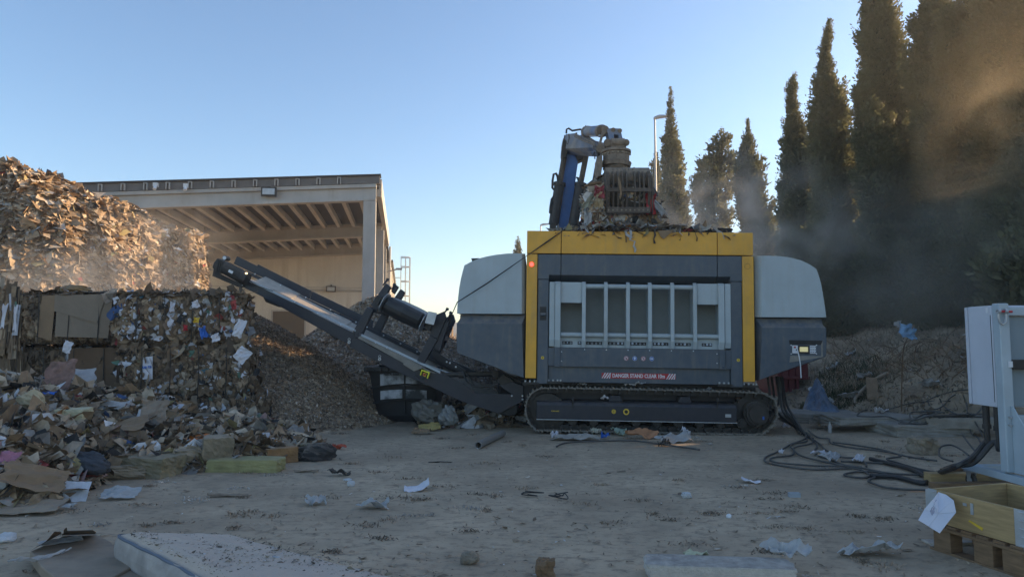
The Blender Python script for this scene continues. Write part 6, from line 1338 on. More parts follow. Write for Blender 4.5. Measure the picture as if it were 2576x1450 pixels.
heap("scrap_heap", [(-4.2, 27), (-1.0, 27), (2, 28), (2, 33), (-4.2, 33)], lambda X, Y, d: np.where(d > 0, 1.2 * sst(d / 2) + .2 * wav(X, Y, 0, 1.5, 5), -.2), .25, BROWN, 2500, (.15, .7), MIXC, [4, 3, 2, 3, 3, 3, 3, 1, 1, .2, .5, .3, .5, 1, .2], 95, "far heap of tangled scrap seen between conveyor and shredder", asp=(1, 4))
for i in range(7):
    p = at(930 + i * 75 + (i % 3) * 17, 880, 110 + 9 * i); hgt = 2.5 + (i * 37 % 5) * .7
    b_o = MB().box((p.x - 6, 110 + 9 * i, 0), (p.x + 5 + i % 3, 118 + 9 * i, hgt)).build("far_building", M_FARW if i % 2 else M_WALLB); tag(b_o, f"low distant building, number {['one','two','three','four','five','six','seven'][i]} from the warehouse side on the horizon", "building", "low buildings on the horizon")
# concrete slabs, foam lump
def slab(px, py, sx, sy, h, rz_, lb, seed, nm="concrete_slab"):
    p = hit(px, py); zb__ = max(0, p.z - .05); SLABS.append((p.x - sx * .46, p.x + sx * .46, p.y + sy * .3 - sy * .46, p.y + sy * .3 + sy * .46, zb__ + h * .86)); return rock(nm, (p.x, p.y + sy * .3, max(0, p.z - .05)), (sx, sy, h), M_SLAB, lb, "slab", seed=seed, rough=.06, box=True, rotz=rz_, n=18)
slab(2330, 1095, 1.35, 1.0, .22, .05, "low concrete block under the coiled cables", 201); slab(2075, 1062, 1.5, 1.1, .20, -.1, "dusty concrete kerb block behind the right end of the tracks", 202); slab(2200, 1058, 1.6, .9, .14, .1, "second flat concrete block between tracks and coil", 203)
slab(2420, 1075, 1.2, .5, .2, -.1, "concrete block half hidden by the coiled cables", 204)
p = hit(2325, 1140); rock("foam_lump", tuple(p), (.32, .26, .24), M_STONE, "brown broken foam lump in front of the concrete block", "foam", seed=210, rough=.3, box=True)
# ============================================================ RIGHT SIDE: CABINET, CABLES, PALLET BOX
def c6(x, y): return (2318 + x / 3, 740.6 + y / 3)
CYY = 7.05
def Cb(x, y, Y=CYY): return at(*c6(x, y), Y)
c0 = Cb(470, 1300); c0.z = 0.0
cb = empty("switch_cabinet", c0, (0, 0, 0), "white electrical switch cabinet on a wheeled pale grey steel frame", "cabinet")
def cbx(x0, y0, x1, y1, ya, yb, nm, m, bev=.004, par=None):
    a, b = Cb(x0, y0), Cb(x1, y1); return MB().box((a.x - c0.x, ya, b.z), (b.x - c0.x, yb, a.z)).build(nm, m, par or cb, bevel=bev)
zt, zb_ = Cb(555, 80).z, Cb(575, 850).z; xM = Cb(556, 460).x - c0.x
rx1 = xM + 1.9
# the shell is seen edge on: its long left side runs away from the camera
MB().box((xM, .02, zb_), (rx1, .385, zt)).build("cabinet_shell", M_CAB, cb, bevel=.008)
MB().box((xM - .012, .388, zb_ + .004), (rx1, .425, zt - .004)).build("cabinet_door", M_CAB, cb, bevel=.004)
MB().box((xM - .002, .035, zb_ + .05), (xM - .0005, .043, zt - .1)).build("seam", M_SBLACK, cb)
zf = Cb(600, 1330).z; zpt = Cb(570, 68).z
MB().box((xM + .002, -.09, zf), (xM + .105, .015, zpt)).build("frame_post", M_CABF, cb, bevel=.01)
a, b = Cb(650, 82).z, Cb(650, 160).z; MB().box((xM + .107, -.06, b), (rx1, .015, a - .02)).build("frame_beam", M_CABF, cb, bevel=.008)
MB().box((xM + .107, .0, zb_ + .01), (rx1 - .01, .0185, b - .01)).build("front_shade_panel", M_CABI, cb, bevel=.004)  # grey sheet laid over the shell front to paint its shade
MB().box((xM + .1, -.105, Cb(650, 560).z), (rx1, -.004, Cb(650, 488).z)).build("busbar_cover", M_BLACK, cb, bevel=.004)
MB().box((xM + .062, -.108, Cb(615, 545).z), (xM + .098, -.091, Cb(615, 500).z)).build("cover_end", M_WHITE, cb)
MB().box((xM + .42, -.109, Cb(760, 545).z), (xM + .6, -.1055, Cb(760, 505).z)).build("green_label", mat("green_label", (.02, .22, .2), .5), cb)
MB().box((xM + .12, -.04, Cb(700, 985).z), (rx1, .01, Cb(700, 905).z)).build("lower_rail", M_CABF, cb, bevel=.006)
xP = xM + .104
zb1 = Cb(300, 1258, 7.72).z; zb0 = zb1 - .075
q = [(-.092, Cb(640, 832).z), (-.12, Cb(640, 836).z), (-.62, zb1 + .02), (-.092, zb1 + .02)]
MB().prism([(xP - .04, y, z) for y, z in q], (.012, 0, 0)).build("gusset", M_CABF, cb, bevel=.003)
MB().prism([(xP - .05, .016, zb1 + .10), (xP - .05, .10, zb1 + .001), (xP - .05, .016, zb1 + .001)], (.012, 0, 0)).build("gusset", M_CABF, cb)
MB().box((xM + .02, -.95, zb0), (xM + .10, .66, zb1)).build("base_beam", M_CABF, cb, bevel=.006)
MB().box((rx1 - .1, -.95, zb0), (rx1, .66, zb1)).box((xM + .101, .5, zb0 + .01), (rx1 - .101, .58, zb1 - .01)).build("base_beam", M_CABF, cb, bevel=.006)
MB().box((rx1 - .1, -.09, zf), (rx1, .015, zpt)).build("frame_post", M_CABF, cb, bevel=.01)
def castor(x, y):
    r = .075; zc = zb0 - .105
    w_ = MB().cyl((x - .02, y + .01, zc), (x + .02, y + .01, zc), r, n=24).build("castor_wheel", M_BLACK, cb, bevel=.006)
    MB().cyl((x - .026, y + .01, zc), (x - .0205, y + .01, zc), .038, n=18).build("hub", M_GALV, w_)
    mb = MB().box((x - .05, y - .06, zb0 - .014), (x + .05, y + .06, zb0 - .001))
    for dx in (-.032, .026): mb.prism([(x + dx, y + .05, zb0 - .015), (x + dx, y - .035, zb0 - .015), (x + dx, y - .0, zc - .01), (x + dx, y + .025, zc - .01)], (.006, 0, 0))
    mb.build("castor_fork", M_GALV, cb)
    return zc - r
zwheel = castor(xM + .06, .55); castor(xM + .06, -.8); castor(rx1 - .05, .55); castor(rx1 - .05, -.8)
sk = Cb(548, 165); sx_, sz_ = sk.x - c0.x + .0, sk.z
sh_ = MB(); 
sh_.tube([(sx_ - .035, -.12, sz_ + .045), (sx_ - .04, -.12, sz_ - .01), (sx_ - .03, -.12, sz_ - .06), (sx_, -.12, sz_ - .085), (sx_ + .03, -.12, sz_ - .06), (sx_ + .04, -.12, sz_ - .01), (sx_ + .035, -.12, sz_ + .045)], .012, 8)
sh_.ring((sx_ - .052, -.12, sz_ + .05), (1, 0, 0), .012, .028, .026, 14).ring((sx_ + .022, -.12, sz_ + .05), (1, 0, 0), .012, .028, .026, 14)
s_o = sh_.build("shackle", M_GALV, cb, smooth=True); MB().cyl((sx_ - .02, -.12, sz_ + .05), (sx_ + .10, -.12, sz_ + .045), .012, n=10).build("shackle_pin", M_RED, s_o)
k = Cb(510, 103); MB().box((xM - .003, .07, zt - .075), (xM - .0005, .10, zt - .02)).build("sticker", M_WHITE, cb)
for y in (915, 972):
    k = Cb(600, y); MB().cyl((k.x - c0.x + .02, -.12, k.z), (k.x - c0.x + .02, -.0905, k.z), .012, n=6).build("bolt", M_GALV, cb)
# glands and the two thick feed cables
gl_ = MB()
for y_ in (.10, .27):
    gl_.cyl((xM + .06 + .0, y_, zb_), (xM + .06, y_, zb_ - .2), .034, n=16).cyl((xM + .06, y_, zb_ - .2), (xM + .06, y_, zb_ - .245), .042, n=14)
gl_.build("cable_gland", M_BLACK, cb, each=True)
def crv(pts, m=6):
    pts = [Vector(p) for p in pts]; out = []
    for k in range(len(pts) - 1):
        p0, p1, p2, p3 = pts[max(0, k - 1)], pts[k], pts[k + 1], pts[min(len(pts) - 1, k + 2)]
        for j in range(m):
            t = j / m; out.append(.5 * ((2 * p1) + (p2 - p0) * t + (2 * p0 - 5 * p1 + 4 * p2 - p3) * t * t + (3 * p1 - p0 - 3 * p2 + p3) * t ** 3))
    out.append(pts[-1]); return out
def cable(pts, r, m, label, nm="power_cable", group="power cables lying on the ground"):
    o = MB().tube(crv(pts), r, 8).build(nm, m, None, smooth=True); return tag(o, label, "cable", group)
c1a = Vector((c0.x + xM + .06, c0.y + .27, zb_ - .24)); c2a = Vector((c0.x + xM + .06, c0.y + .10, zb_ - .24))
def G7(x, y, lift=.03): return hit(2189.6 + x * .334, 966 + y * .334, lift)
cable([c1a, c1a + Vector((.0, 0, -.2)), Cb(485, 1110, 7.35), at(2445, 1150, 7.3), at(2400, 1175, 7.3), G7(470, 690), G7(400, 745), G7(200, 700), G7(0, 690)], .028, M_CABN, "thick black feed cable from the left gland of the white cabinet", group=None)
cable([c2a, c2a + Vector((.0, 0, -.2)), Cb(545, 1110, 7.25), at(2450, 1162, 7.3), at(2405, 1170, 7.5), G7(560, 640), G7(440, 700), G7(300, 640), G7(0, 560)], .028, M_CABN, "thick black feed cable from the right gland of the white cabinet", group=None)
# cables on the ground, from the shredder to the cabinet
def GR(x, y, lift=.028): return hit(1835.4 + x * .2221, 933.8 + y * .2221, lift)
paths = [
 ([(780, 640), (870, 740), (760, 800), (700, 820), (560, 900), (430, 960), (395, 1000), (450, 1040), (700, 1085), (1000, 1110), (1400, 1100), (1540, 1140), (1590, 1180), (1500, 1202), (1350, 1190), (1300, 1165), (1400, 1142), (1650, 1137), (1850, 1190), (2175, 1240), (2400, 1260)], "outermost dusty cable sweeping left and looping back towards the pallet box"),
 ([(800, 660), (880, 780), (700, 825), (725, 900), (700, 948), (520, 970), (460, 1000), (560, 1035), (1000, 1070), (1400, 1080), (1800, 1150), (2175, 1170), (2400, 1180)], "second dusty cable, running inside the outermost sweep"),
 ([(870, 690), (940, 800), (760, 850), (730, 885), (800, 950), (1000, 1005), (1300, 1070)], "short dusty cable with a tight bend inside the sweep"),
 ([(900, 720), (990, 840), (960, 900), (1010, 960), (1150, 1000), (1300, 1062), (1500, 1085)], "cable winding through the middle of the tangle on the yard"),
 ([(900, 740), (1020, 820), (1080, 880), (1230, 960), (1450, 985), (1540, 1040), (1550, 1080)], "cable that ends its arc at the white paper scrap"),
 ([(890, 670), (1000, 745), (1120, 760), (1150, 810), (1350, 860), (1700, 900), (1930, 945), (1900, 970), (1780, 990), (1900, 1030), (2175, 1110), (2400, 1150)], "cable with a sharp kink in front of the brown foam lump"),
 ([(1260, 1015), (1560, 1030), (1900, 1055), (2175, 1130), (2400, 1160)], "straight dusty cable crossing the yard behind the loops"),
 ([(1600, 1165), (1640, 1175), (1640, 1200), (1585, 1225), (1590, 1255), (1800, 1320), (2175, 1340), (2300, 1335)], "nearest cable, ending under the corner of the pallet box"),
 ([(1170, 800), (1400, 830), (1700, 880), (1950, 950), (2175, 990), (2350, 1010)], "thin cable furthest back on the flat yard"),
 ([(2500, 345), (2175, 345), (2000, 380), (1800, 425), (1550, 440), (1460, 475), (1455, 505), (1600, 530), (1800, 515), (2000, 590), (2175, 630), (2400, 660)], "long cable making a wide hairpin on the bank foot"),
 ([(2500, 430), (2300, 470), (2175, 540), (2000, 610), (1920, 665), (1960, 700), (2175, 705), (2400, 690)], "cable with a hairpin resting on the concrete block"),
]
for k, (pts, lb) in enumerate(paths):
    cable([GR(x, y, .018 + .006 * (k % 3)) for x, y in pts], .013, M_CABLE, lb)
tang = [
 ([(860, 52), (740, 48), (600, 62), (450, 110), (355, 180), (380, 222), (440, 270), (480, 335), (560, 380), (700, 378), (880, 370)], "coiled cable forming the largest loop left of the cabinet"),
 ([(700, 95), (725, 160), (732, 220), (775, 275)], "short cable crossing the top of the coil"),
 ([(520, 112), (560, 172), (650, 232), (750, 262), (800, 235), (880, 120)], "coiled cable dipping through the centre of the coil"),
 ([(420, 215), (310, 225), (300, 255), (340, 290), (520, 300), (560, 262), (500, 205), (380, 200)], "small round loop at the left of the coil"),
 ([(240, 350), (215, 365), (260, 372), (400, 370), (470, 350), (600, 335), (760, 375), (850, 400)], "lowest cable of the coil, lying on the concrete block"),
 ([(640, 245), (560, 250), (540, 300), (480, 330), (452, 280), (470, 240), (560, 235), (680, 245)], "middle loop of the coil"),
 ([(880, 270), (760, 285), (732, 320), (760, 365), (810, 400), (832, 460), (815, 500)], "cable falling from the coil towards the foam lump"),
 ([(740, 535), (690, 495), (610, 458), (535, 468), (515, 520), (540, 555), (620, 580)], "black cable arched over the rubbish in front of the coil"),
 ([(0, 198), (120, 200), (240, 280), (330, 310), (420, 315), (560, 340), (700, 350), (880, 385)], "cable entering the coil from the left"),
 ([(430, 130), (470, 190), (540, 180), (600, 110), (640, 80)], "flattened fire hose bend among the coiled cables"),
 ([(600, 290), (690, 300), (780, 340), (870, 350)], "stiff cable end at the right of the coil"),
 ([(700, 390), (760, 470), (790, 500)], "cable stub below the coil"),
]
for k, (pts, lb) in enumerate(tang):
    cable([G7(x, y, .03 + .022 * (k % 4)) for x, y in pts], .0125, M_CABLE, lb, group="cables coiled left of the cabinet")
# bundle hanging from the shredder down to the yard
hb = []
for k, (xt, xs_) in enumerate(((2075, 2090), (2100, 2105), (2130, 2130), (2145, 2170), (2160, 2190), (2170, 2215))):
    a = MW @ M(xt, 950, .8 + .05 * k); b = MW @ M(xt + 18, 1090, .5); c = MW @ M(xs_ + 10, 1180, .15); d = GR(700 + 34 * k, 600 + 25 * k)
    d2 = GR(790 + 30 * k, 690 + 14 * k)
    cable([a, b, c, d, d2], .022, M_CABN if k % 3 else M_CABLE, ["first (leftmost)", "second", "third", "fourth", "fifth", "sixth (rightmost)"][k] + " black cable hanging behind the right end of the tracks", group="cables hanging from the shredder")
# branch, boards, rags on the bank
def Bk(px, py, l=.0): return hit(px, py, l)
tag(MB().tube(crv([Bk(2150, 1015, .03), Bk(2152, 1000, .12), Bk(2172, 980, .18), Bk(2200, 955, .2), Bk(2233, 937, .15)], 4), [.035 + .0 * k for k in range(17)], 8).build("fallen_branch", mat("bare_grey_branch", (.30, .24, .18), .9, var=.3, bump=.4)), "thick bare grey branch leaning on the bank", "branch")
p = Bk(2195, 1003); sheet("cardboard_piece", tuple(p), (.22, .75), -.5, M_CARD, "long brown board leaning on the bank right of the branch", "cardboard", amp=.02, tilt=(R(35), 0), seed=220)
bits = [(2285, 855, .30, .30, mat("pale_blue_film", (.14, .26, .40), .4, var=.6, scale=7), "plastic_bag", "blue and white plastic bag caught in the bush", 1.2), (2262, 828, .3, .14, M_PLAST, "plastic_bag", "small white film caught in the bush above the blue bag", 1.5), (2340, 980, .5, .3, M_PLAST, "plastic_bag", "white plastic rag on the bank left of the cabinet", .0), (2140, 1010, .45, .3, M_PLAST, "plastic_bag", "white rag at the foot of the leaning branch", 0), (2175, 960, .35, .4, M_PLAST, "plastic_bag", "crumpled pale bag beside the branch top", 0), (2095, 930, .25, .25, M_WSTONE, "plastic_bag", "small pale scrap high on the left of the bank", 0), (2142, 893, .3, .22, M_PLAST, "plastic_bag", "pale bag lying in the weeds high on the bank", 0), (2052, 985, .2, .35, M_WSTONE, "plastic_bag", "pale upright scrap behind the blue tarpaulin", 0), (2300, 1000, .4, .3, M_CARDG, "cardboard_piece", "pale torn cardboard left of the white rag on the bank", 0), (2080, 1015, .35, .12, M_WSTONE, "paper_scrap", "white scrap in the grass right of the tarpaulin", 0), (2335, 1055, .5, .22, M_CARDG, "cloth_strip", "grey cloth strip among the coiled cables", .05), (2215, 1040, .3, .15, M_PAPER, "paper_scrap", "white paper inside the cable hairpin on the bank foot", 0)]
for i, (px, py, w_, h_, m_, nm, lb, up) in enumerate(bits):
    if up: Yd = 13.2 if px > 2270 else 13.6; q = at(px, py, Yd)
    else: q = Bk(px, py)
    sheet(nm, tuple(q), (w_, h_), i * .7, m_, lb, "plastic" if "bag" in nm else "scrap", amp=.08, tilt=(R(60 if up else 25), R(10)), seed=230 + i, torn=.35)
# twig holding the bag: a bare stem from the bush
q = at(2285, 855, 13.25); gz = float(bank_h(q.x + .3, 14.2)); tag(MB().tube(crv([Vector((q.x + .4, 14.3, gz)), Vector((q.x + .25, 13.9, q.z - .3)), q + Vector((.03, .02, .1)), q + Vector((.1, -.05, .3))]), .012, 5).build("bare_branch", M_WOODD), "bare stem carrying the blue and white bag", "stem")
# blue tarpaulin and dark red container behind the shredder
p = hit(2010, 1035); q = at(2008, 970, p.y + .4)
tv = []; nn = 16
for i in range(nn):
    for j in range(nn):
        u, v = i / (nn - 1), j / (nn - 1); px = 1985 + (2070 - 1985) * u; hgt = (math.exp(-((u - .42) / .24) ** 2) * .62 + .18 * abs(math.sin(u * 9 + v * 3))) * (1 - v) ** .8 + .05
        b = gnd(px, 1040); tv.append((b.x * 1.0, p.y - .35 + (1 - v) * .9, hgt + .06 * float(wav(u * 5, v * 5, 0, 1, 3))))
o = meshnp("blue_tarpaulin", np.array(tv), grid_tris(nn, nn), None, M_BTARP); tag(o, "crumpled blue tarpaulin draped behind the right end of the shredder", "tarpaulin"); o.modifiers.new("t", 'SOLIDIFY').thickness = .006
a = at(1955, 905, 17.2); b = at(2034, 960, 17.2); a2 = at(1975, 985, 17.2); b2 = at(2013, 985, 17.2)
rc_ = empty("skip_container", (0, 17.2, 0), (0, 0, 0), "dark red steel container half hidden behind the shredder", "container")
MB().prism([(a.x, 0, at(1990, 950, 17.2).z), (b.x, 0, at(1990, 948, 17.2).z), (b.x, 0, a.z - .0), (a.x, 0, a.z)], (0, 1.6, 0)).build("upper_box", M_REDC, rc_, bevel=.01)
MB().box((a.x + .02, .05, .1), (b2.x, 1.55, at(1990, 950, 17.2).z - .002)).build("lower_box", M_REDC, rc_, bevel=.01)
MB().box((a.x, -.05, at(1990, 950, 17.2).z - .04), (b.x + .02, .0, at(1990, 950, 17.2).z + .04)).build("rail", M_REDC, rc_, bevel=.01)
mb = MB()
for x in (a.x + .1, (a.x + b2.x) / 2, b2.x - .1): mb.box((x, -.03, .0), (x + .07, .049, 1.0))
mb.build("leg", M_REDC, rc_, each=True)

# ---- pallet collar box and timber
def P7(x, y, z): return gnd(2189.6 + x * .334, 966 + y * .334, z)
zt_, zw0 = .46, .215
A = P7(440, 782, zt_); Bc = P7(1160, 952, zt_); Dv = (Bc - A); Dv.z = 0; Ln = Dv.length * 1.0; dx = Dv.normalized(); dy = Vector((-dx.y, dx.x, 0))
Rm = Matrix((dx, dy, (0, 0, 1))).transposed().to_4x4()
angz = math.atan2(dx.y, dx.x)
pb = empty("pallet_box", (A.x, A.y, 0), (0, 0, angz), "pine pallet collar box with a steel hinge standing on a pallet", "pallet box")
LX, LY = min(1.2, Ln), .8
LX = Ln
MB().box((.0, 0, zw0), (LX, .022, zt_)).build("side_board", M_WOOD, pb, bevel=.004); MB().box((0, .78, zw0), (LX + .1, .80, zt_)).build("side_board", M_WOOD, pb, bevel=.004)
MB().box((0, .0225, zw0), (.022, .7795, zt_)).build("end_board", M_WOOD, pb, bevel=.004); MB().box((LX - .022, .0225, zw0), (LX, .7795, zt_)).build("end_board", M_WOOD, pb, bevel=.004)
for x, y in ((-.004, .0), (LX - .07, 0)):
    h = MB().box((x, -.006, zw0 - .02), (x + .075, -.0005, zt_ + .002)).build("hinge_plate", M_GALV, pb)
    mb = MB()
    for k in range(5): mb.cyl((x + .035 if x > 0 else x + .03, -.009, zw0 + .01 + k * .055), (x + .07 if x > 0 else x + .06, -.009, zw0 + .01 + k * .055), .006, n=8)
    mb.build("hinge_roll", M_GALV, h, each=True)
MB().box((-.03, -.004, zw0 + .02), (-.0005, .03, zt_ - .01)).build("hinge_plate", M_GALV, pb)
pal = MB()
for k in range(6): pal.box((.02 + k * (LX / 6), -.015, zw0 - .024), (.02 + k * (LX / 6) + LX / 6 - .035, .82, zw0 - .003))
pal.build("deck_board", M_WOODD, pb, bevel=.003)
MB().box((0, -.02, zw0 - .047), (LX, .08, zw0 - .0245)).box((0, .36, zw0 - .047), (LX, .46, zw0 - .0245)).box((0, .72, zw0 - .047), (LX, .82, zw0 - .0245)).build("stringer_board", M_WOODD, pb, bevel=.003)
for x in (.04, LX / 2 - .0, LX - .16):
    for y in (-.02, .36, .70): MB().box((x, y, .02), (x + .145, y + .12, zw0 - .0475)).build("block", M_WOODD, pb, bevel=.004)
MB().box((0, -.02, .001), (LX, .10, .0195)).box((0, .7, .001), (LX, .82, .0195)).build("bottom_board", M_WOODD, pb, bevel=.003)
mb = MB(); mb.box((LX * .47, -.006, zw0 + .13), (LX * .50, -.0005, zw0 + .21)); mb.box((LX * .39, -.006, zw0 + .18), (LX * .43, -.0005, zw0 + .2)); mb.build("tape_scrap", M_GALV, pb, each=True)
MB().prism([(LX * .44, -.004, zw0 + .075), (LX * .58, -.004, zw0 + .035), (LX * .59, -.004, zw0 + .055), (LX * .45, -.004, zw0 + .085)], (0, .003, 0)).build("yellow_mark", M_SYEL, pb)
# paper hanging on the corner
pts = [(500, 800), (560, 820), (615, 862), (632, 950), (570, 1025), (510, 1104), (430, 1055), (350, 1008), (395, 930), (455, 860)]
zs_ = [.455, .45, .43, .36, .30, .235, .26, .29, .35, .42]
P8 = [P7(x, y, z) for (x, y), z in zip(pts, zs_)]; o0 = sum(P8, Vector()) / len(P8); ctr = o0 + Vector((0, -.04, .02)); off = Vector((-.02, -.05, 0))
ctr = P7(500, 960, .34) + off; mb = MB(); P8 = [p + off for p in P8]
for k in range(len(P8)): mb.poly([P8[k], P8[(k + 1) % len(P8)], ctr])
pp = mb.build("delivery_note", M_PAPER); pp.modifiers.new("t", 'SOLIDIFY').thickness = .003; tag(pp, "crumpled white paper marked SH11630 hanging on the corner of the pallet box", "paper")
nrm = (P8[0] - ctr).cross(P8[5] - ctr).normalized(); nrm = nrm if nrm.y < 0 else -nrm
xa = (P8[5] - P8[0]).normalized(); base_ = P7(455, 925, .355) + off
dirr = (P7(410, 1000, .30) - P7(500, 850, .41)).normalized(); yv = nrm.cross(dirr).normalized()
tm = Matrix((dirr, yv, nrm)).transposed().to_4x4(); tm.translation = base_ + Vector((-.01, -.045, .02))
t_ = text_obj("lettering", "SH11630", .055, mat("faint_print", (.27, .26, .33), .8), pp, (0, 0, 0), (0, 0, 0), bold=.0012, mirror=False, ext=.0005); t_.matrix_world = tm @ Matrix.Diagonal((1, -1, 1, 1))
# timber under and around the cabinet
bz_ = zwheel
def beam(x0, y0, x1, y1, z0, z1, th, nm, lb, m=M_WOOD):
    a, b = P7(x0, y0, z1), P7(x1, y1, z1); d = (b - a).normalized(); s = Vector((-d.y, d.x, 0)) * th
    a.z = b.z = z0; return tag(MB().prism([a, b, b + s, a + s], (0, 0, z1 - z0)).build(nm, m, bevel=.004), lb, "timber")
dbz = max(.12, bz_)
beam(790, 640, 1400, 745, .0, dbz + .05 - .06, .10, "timber_beam", "long pine beam under the cabinet frame to the right of the castor")
beam(455, 672, 900, 672, .0, .13, .14, "timber_beam", "stout timber block under the castor wheel")
beam(480, 745, 1300, 738, .0, .10, .10, "timber_board", "flat timber board directly behind the pallet box", M_WOODD)
beam(585, 640, 800, 600, .0, .16, .09, "timber_beam", "brown timber end behind the castor wheel", M_WOODD)

# ============================================================ FOREGROUND THINGS
def fg(px, py, z=0): return gnd(px, py, z)
# mattress
a = fg(290, 1331, .26); b = fg(588, 1343, .26); c = fg(545, 1452, .26); d_ = fg(1030, 1448, .26)
v1 = (c - a).normalized(); v2 = (d_ - b).normalized(); LM = 1.95
def mat_o():
    n1, n2 = 26, 44; V = []
    for i in range(n1):
        for j in range(n2):
            s, t = i / (n1 - 1), j / (n2 - 1); p_ = (a + v1 * (LM * t)).lerp(b + v2 * (LM * t), s)
            es = min(s, 1 - s) * .9; et = min(t, 1 - t) * LM; e_ = min(es, et); h = .215 + .045 * float(sst(e_ / .10)) + .008 * float(wav(s * 8, t * 12, 0, 1, 5)) + .02 * float(wav(s * 2.5, t * 3, 0, 1, 6))
            if es < .12 and et < .12: k_ = max(0, .12 - math.hypot(.12 - es, .12 - et)) ; cc_ = a.lerp(b, .5); p_ = p_ + (cc_ + v1 * LM * .5 - p_).normalized() * max(0, (math.hypot(.12 - es, .12 - et) - .12)) * 1.0
            V.append((p_.x, p_.y, h))
    return V, n1, n2
V, n1, n2 = mat_o(); mt_ = empty("mattress", (0, 0, 0), (0, 0, 0), "dirty white mattress littered with scraps in the bottom left of the yard", "mattress")
meshnp("top_panel", V, grid_tris(n1, n2), None, M_MATT, mt_, smooth=True)
edge = [i * n2 for i in range(n1)] + [(n1 - 1) * n2 + j for j in range(1, n2)] + [i * n2 + n2 - 1 for i in range(n1 - 2, -1, -1)] + [j for j in range(n2 - 2, 0, -1)]
EV = [Vector(V[k]) for k in edge]; cm = sum(EV, Vector()) / len(EV); mb = MB(); m_ = len(EV)
rings = []
for t, o_ in ((0, 0), (.2, .035), (.5, .05), (.8, .035), (1, -.01)):
    rings.append([Vector((p.x, p.y, p.z * (1 - t) + .012)) + Vector((p.x - cm.x, p.y - cm.y, 0)).normalized() * (o_ + .006 * math.sin(k * .9)) for k, p in enumerate(EV)])
for r in range(4):
    for k in range(m_): mb.poly([rings[r][k], rings[r][(k + 1) % m_], rings[r + 1][(k + 1) % m_], rings[r + 1][k]])
mb.build("side_border", M_MATTS, mt_, smooth=True)
MB().tube(EV + [EV[0]], .011, 6).build("piping", M_PIPING, mt_, smooth=True); MB().tube([Vector((p.x, p.y, .03)) + Vector((p.x - cm.x, p.y - cm.y, 0)).normalized() * .012 for p in EV] + [Vector((EV[0].x, EV[0].y, .03))], .010, 6).build("piping", M_PIPING, mt_, smooth=True)
g = np.random.default_rng(301); n = 1500; s, t = g.random(n), g.random(n); q = (np.array(a)[None] + t[:, None] * LM * np.array(v1)) * (1 - s[:, None]) + (np.array(b)[None] + t[:, None] * LM * np.array(v2)) * s[:, None]; q[:, 2] = .266
A_ = flakes(q, np.array([0, 0, 1.0]) + g.normal(size=(n, 3)) * .3, g.uniform(.003, .012, n) * (1 + 2.0 * (g.random(n) < .05)), g.uniform(1, 3, n), palette(g, n, [(.20, .16, .10), (.10, .08, .06), (.30, .26, .18), (.5, .5, .5), (.06, .05, .04)], [4, 4, 2, .6, 2]), g, crump=.3)
tag(meshnp("mattress_litter", *A_, M_SHRED), "brown crumbs and scraps scattered on the dirty mattress", "litter", kind="stuff")
# flattened foam backed card in front of it
S_ = lambda x, y, z=0: gnd(x * .4, 1255.8 + y * .4, z)
fo = empty("flattened_box", (0, 0, 0), (0, 0, 0), "folded grey brown sofa board with raised flaps left of the mattress", "cardboard")
top = [S_(188, 322, .10), S_(330, 262, .10), S_(420, 212, .10), S_(600, 212, .09), S_(700, 262, .08), S_(830, 420, .07), S_(640, 520, .07), S_(360, 500, .08), S_(260, 420, .09)]
MB().prism(top, (0, 0, -.075)).build("panel", M_CARDG, fo, bevel=.01)
MB().prism([S_(380, 222, .11), S_(595, 216, .10), S_(598, 205, .19), S_(575, 190, .24), S_(425, 195, .23)], (0, .012, 0)).build("flap", M_CARDG, fo)
MB().prism([S_(186, 322, .11), S_(380, 215, .11), S_(372, 205, .24), S_(340, 202, .26), S_(290, 260, .18)], (0, .012, 0)).build("flap", M_CARDD, fo)
MB().prism([S_(400, 215, .11), S_(422, 205, .11), S_(415, 175, .24), S_(400, 190, .2)], (0, .008, 0)).build("foam_edge", M_FOAM, fo)
m_f = mat("yellow_foam_edge", (.38, .26, .07), .95, var=.2); MB().prism([S_(192, 330, .075), S_(262, 424, .07), S_(362, 504, .06), S_(362, 508, .03), S_(262, 428, .04), S_(190, 334, .05)], (.0, -.006, 0)).build("foam_edge", m_f, fo)
MB().prism([S_(600, 500, .03), S_(760, 440, .03), S_(900, 452, .03), S_(1000, 560, .03), S_(560, 560, .03)], (0, 0, .02)).build("panel", M_CARDG, fo)
sheet("plastic_film", tuple(S_(380, 270, .10)), (.25, .06), .5, M_PLAST, "torn clear film lying on the grey folded board", "plastic", amp=.02, seed=310, torn=.4); sheet("plastic_film", tuple(S_(255, 380, .08)), (.04, .3), -.6, M_PLAST, "twisted clear film at the left edge of the folded board", "plastic", amp=.03, seed=311, torn=.5)
# styrofoam slab bottom right of centre
p = fg(1800, 1442); o = rock("polystyrene_slab", (p.x, p.y - .08, 0), (.98, .26, .12), M_STYRO, "long dirty white polystyrene slab at the bottom edge of the photo", "polystyrene", seed=320, rough=.05, box=True, n=30, rotz=R(-6))
def fsh(nm, px, py, w_, h_, m_, lb, cat, seed, rz_=0, amp=.03, tilt=(0, 0), torn=.15, z=.004, curl=0): p = fg(px, py); return sheet(nm, (p.x, p.y, z), (w_, h_), rz_, m_, lb, cat, amp=amp, tilt=tilt, seed=seed, torn=torn, curl=curl, n=14)
fsh("paper_sheet", 1050, 1232, .27, .20, M_PAPER, "curled clean white paper sheet lying alone left of centre on the yard", "paper", 401, .1, .02, (R(8), R(-14)), .03, curl=.12)
fsh("plastic_bag", 795, 1268, .22, .12, M_PLAST, "small crumpled white plastic scrap left of the white paper sheet", "plastic", 402, .3, .06, torn=.4)
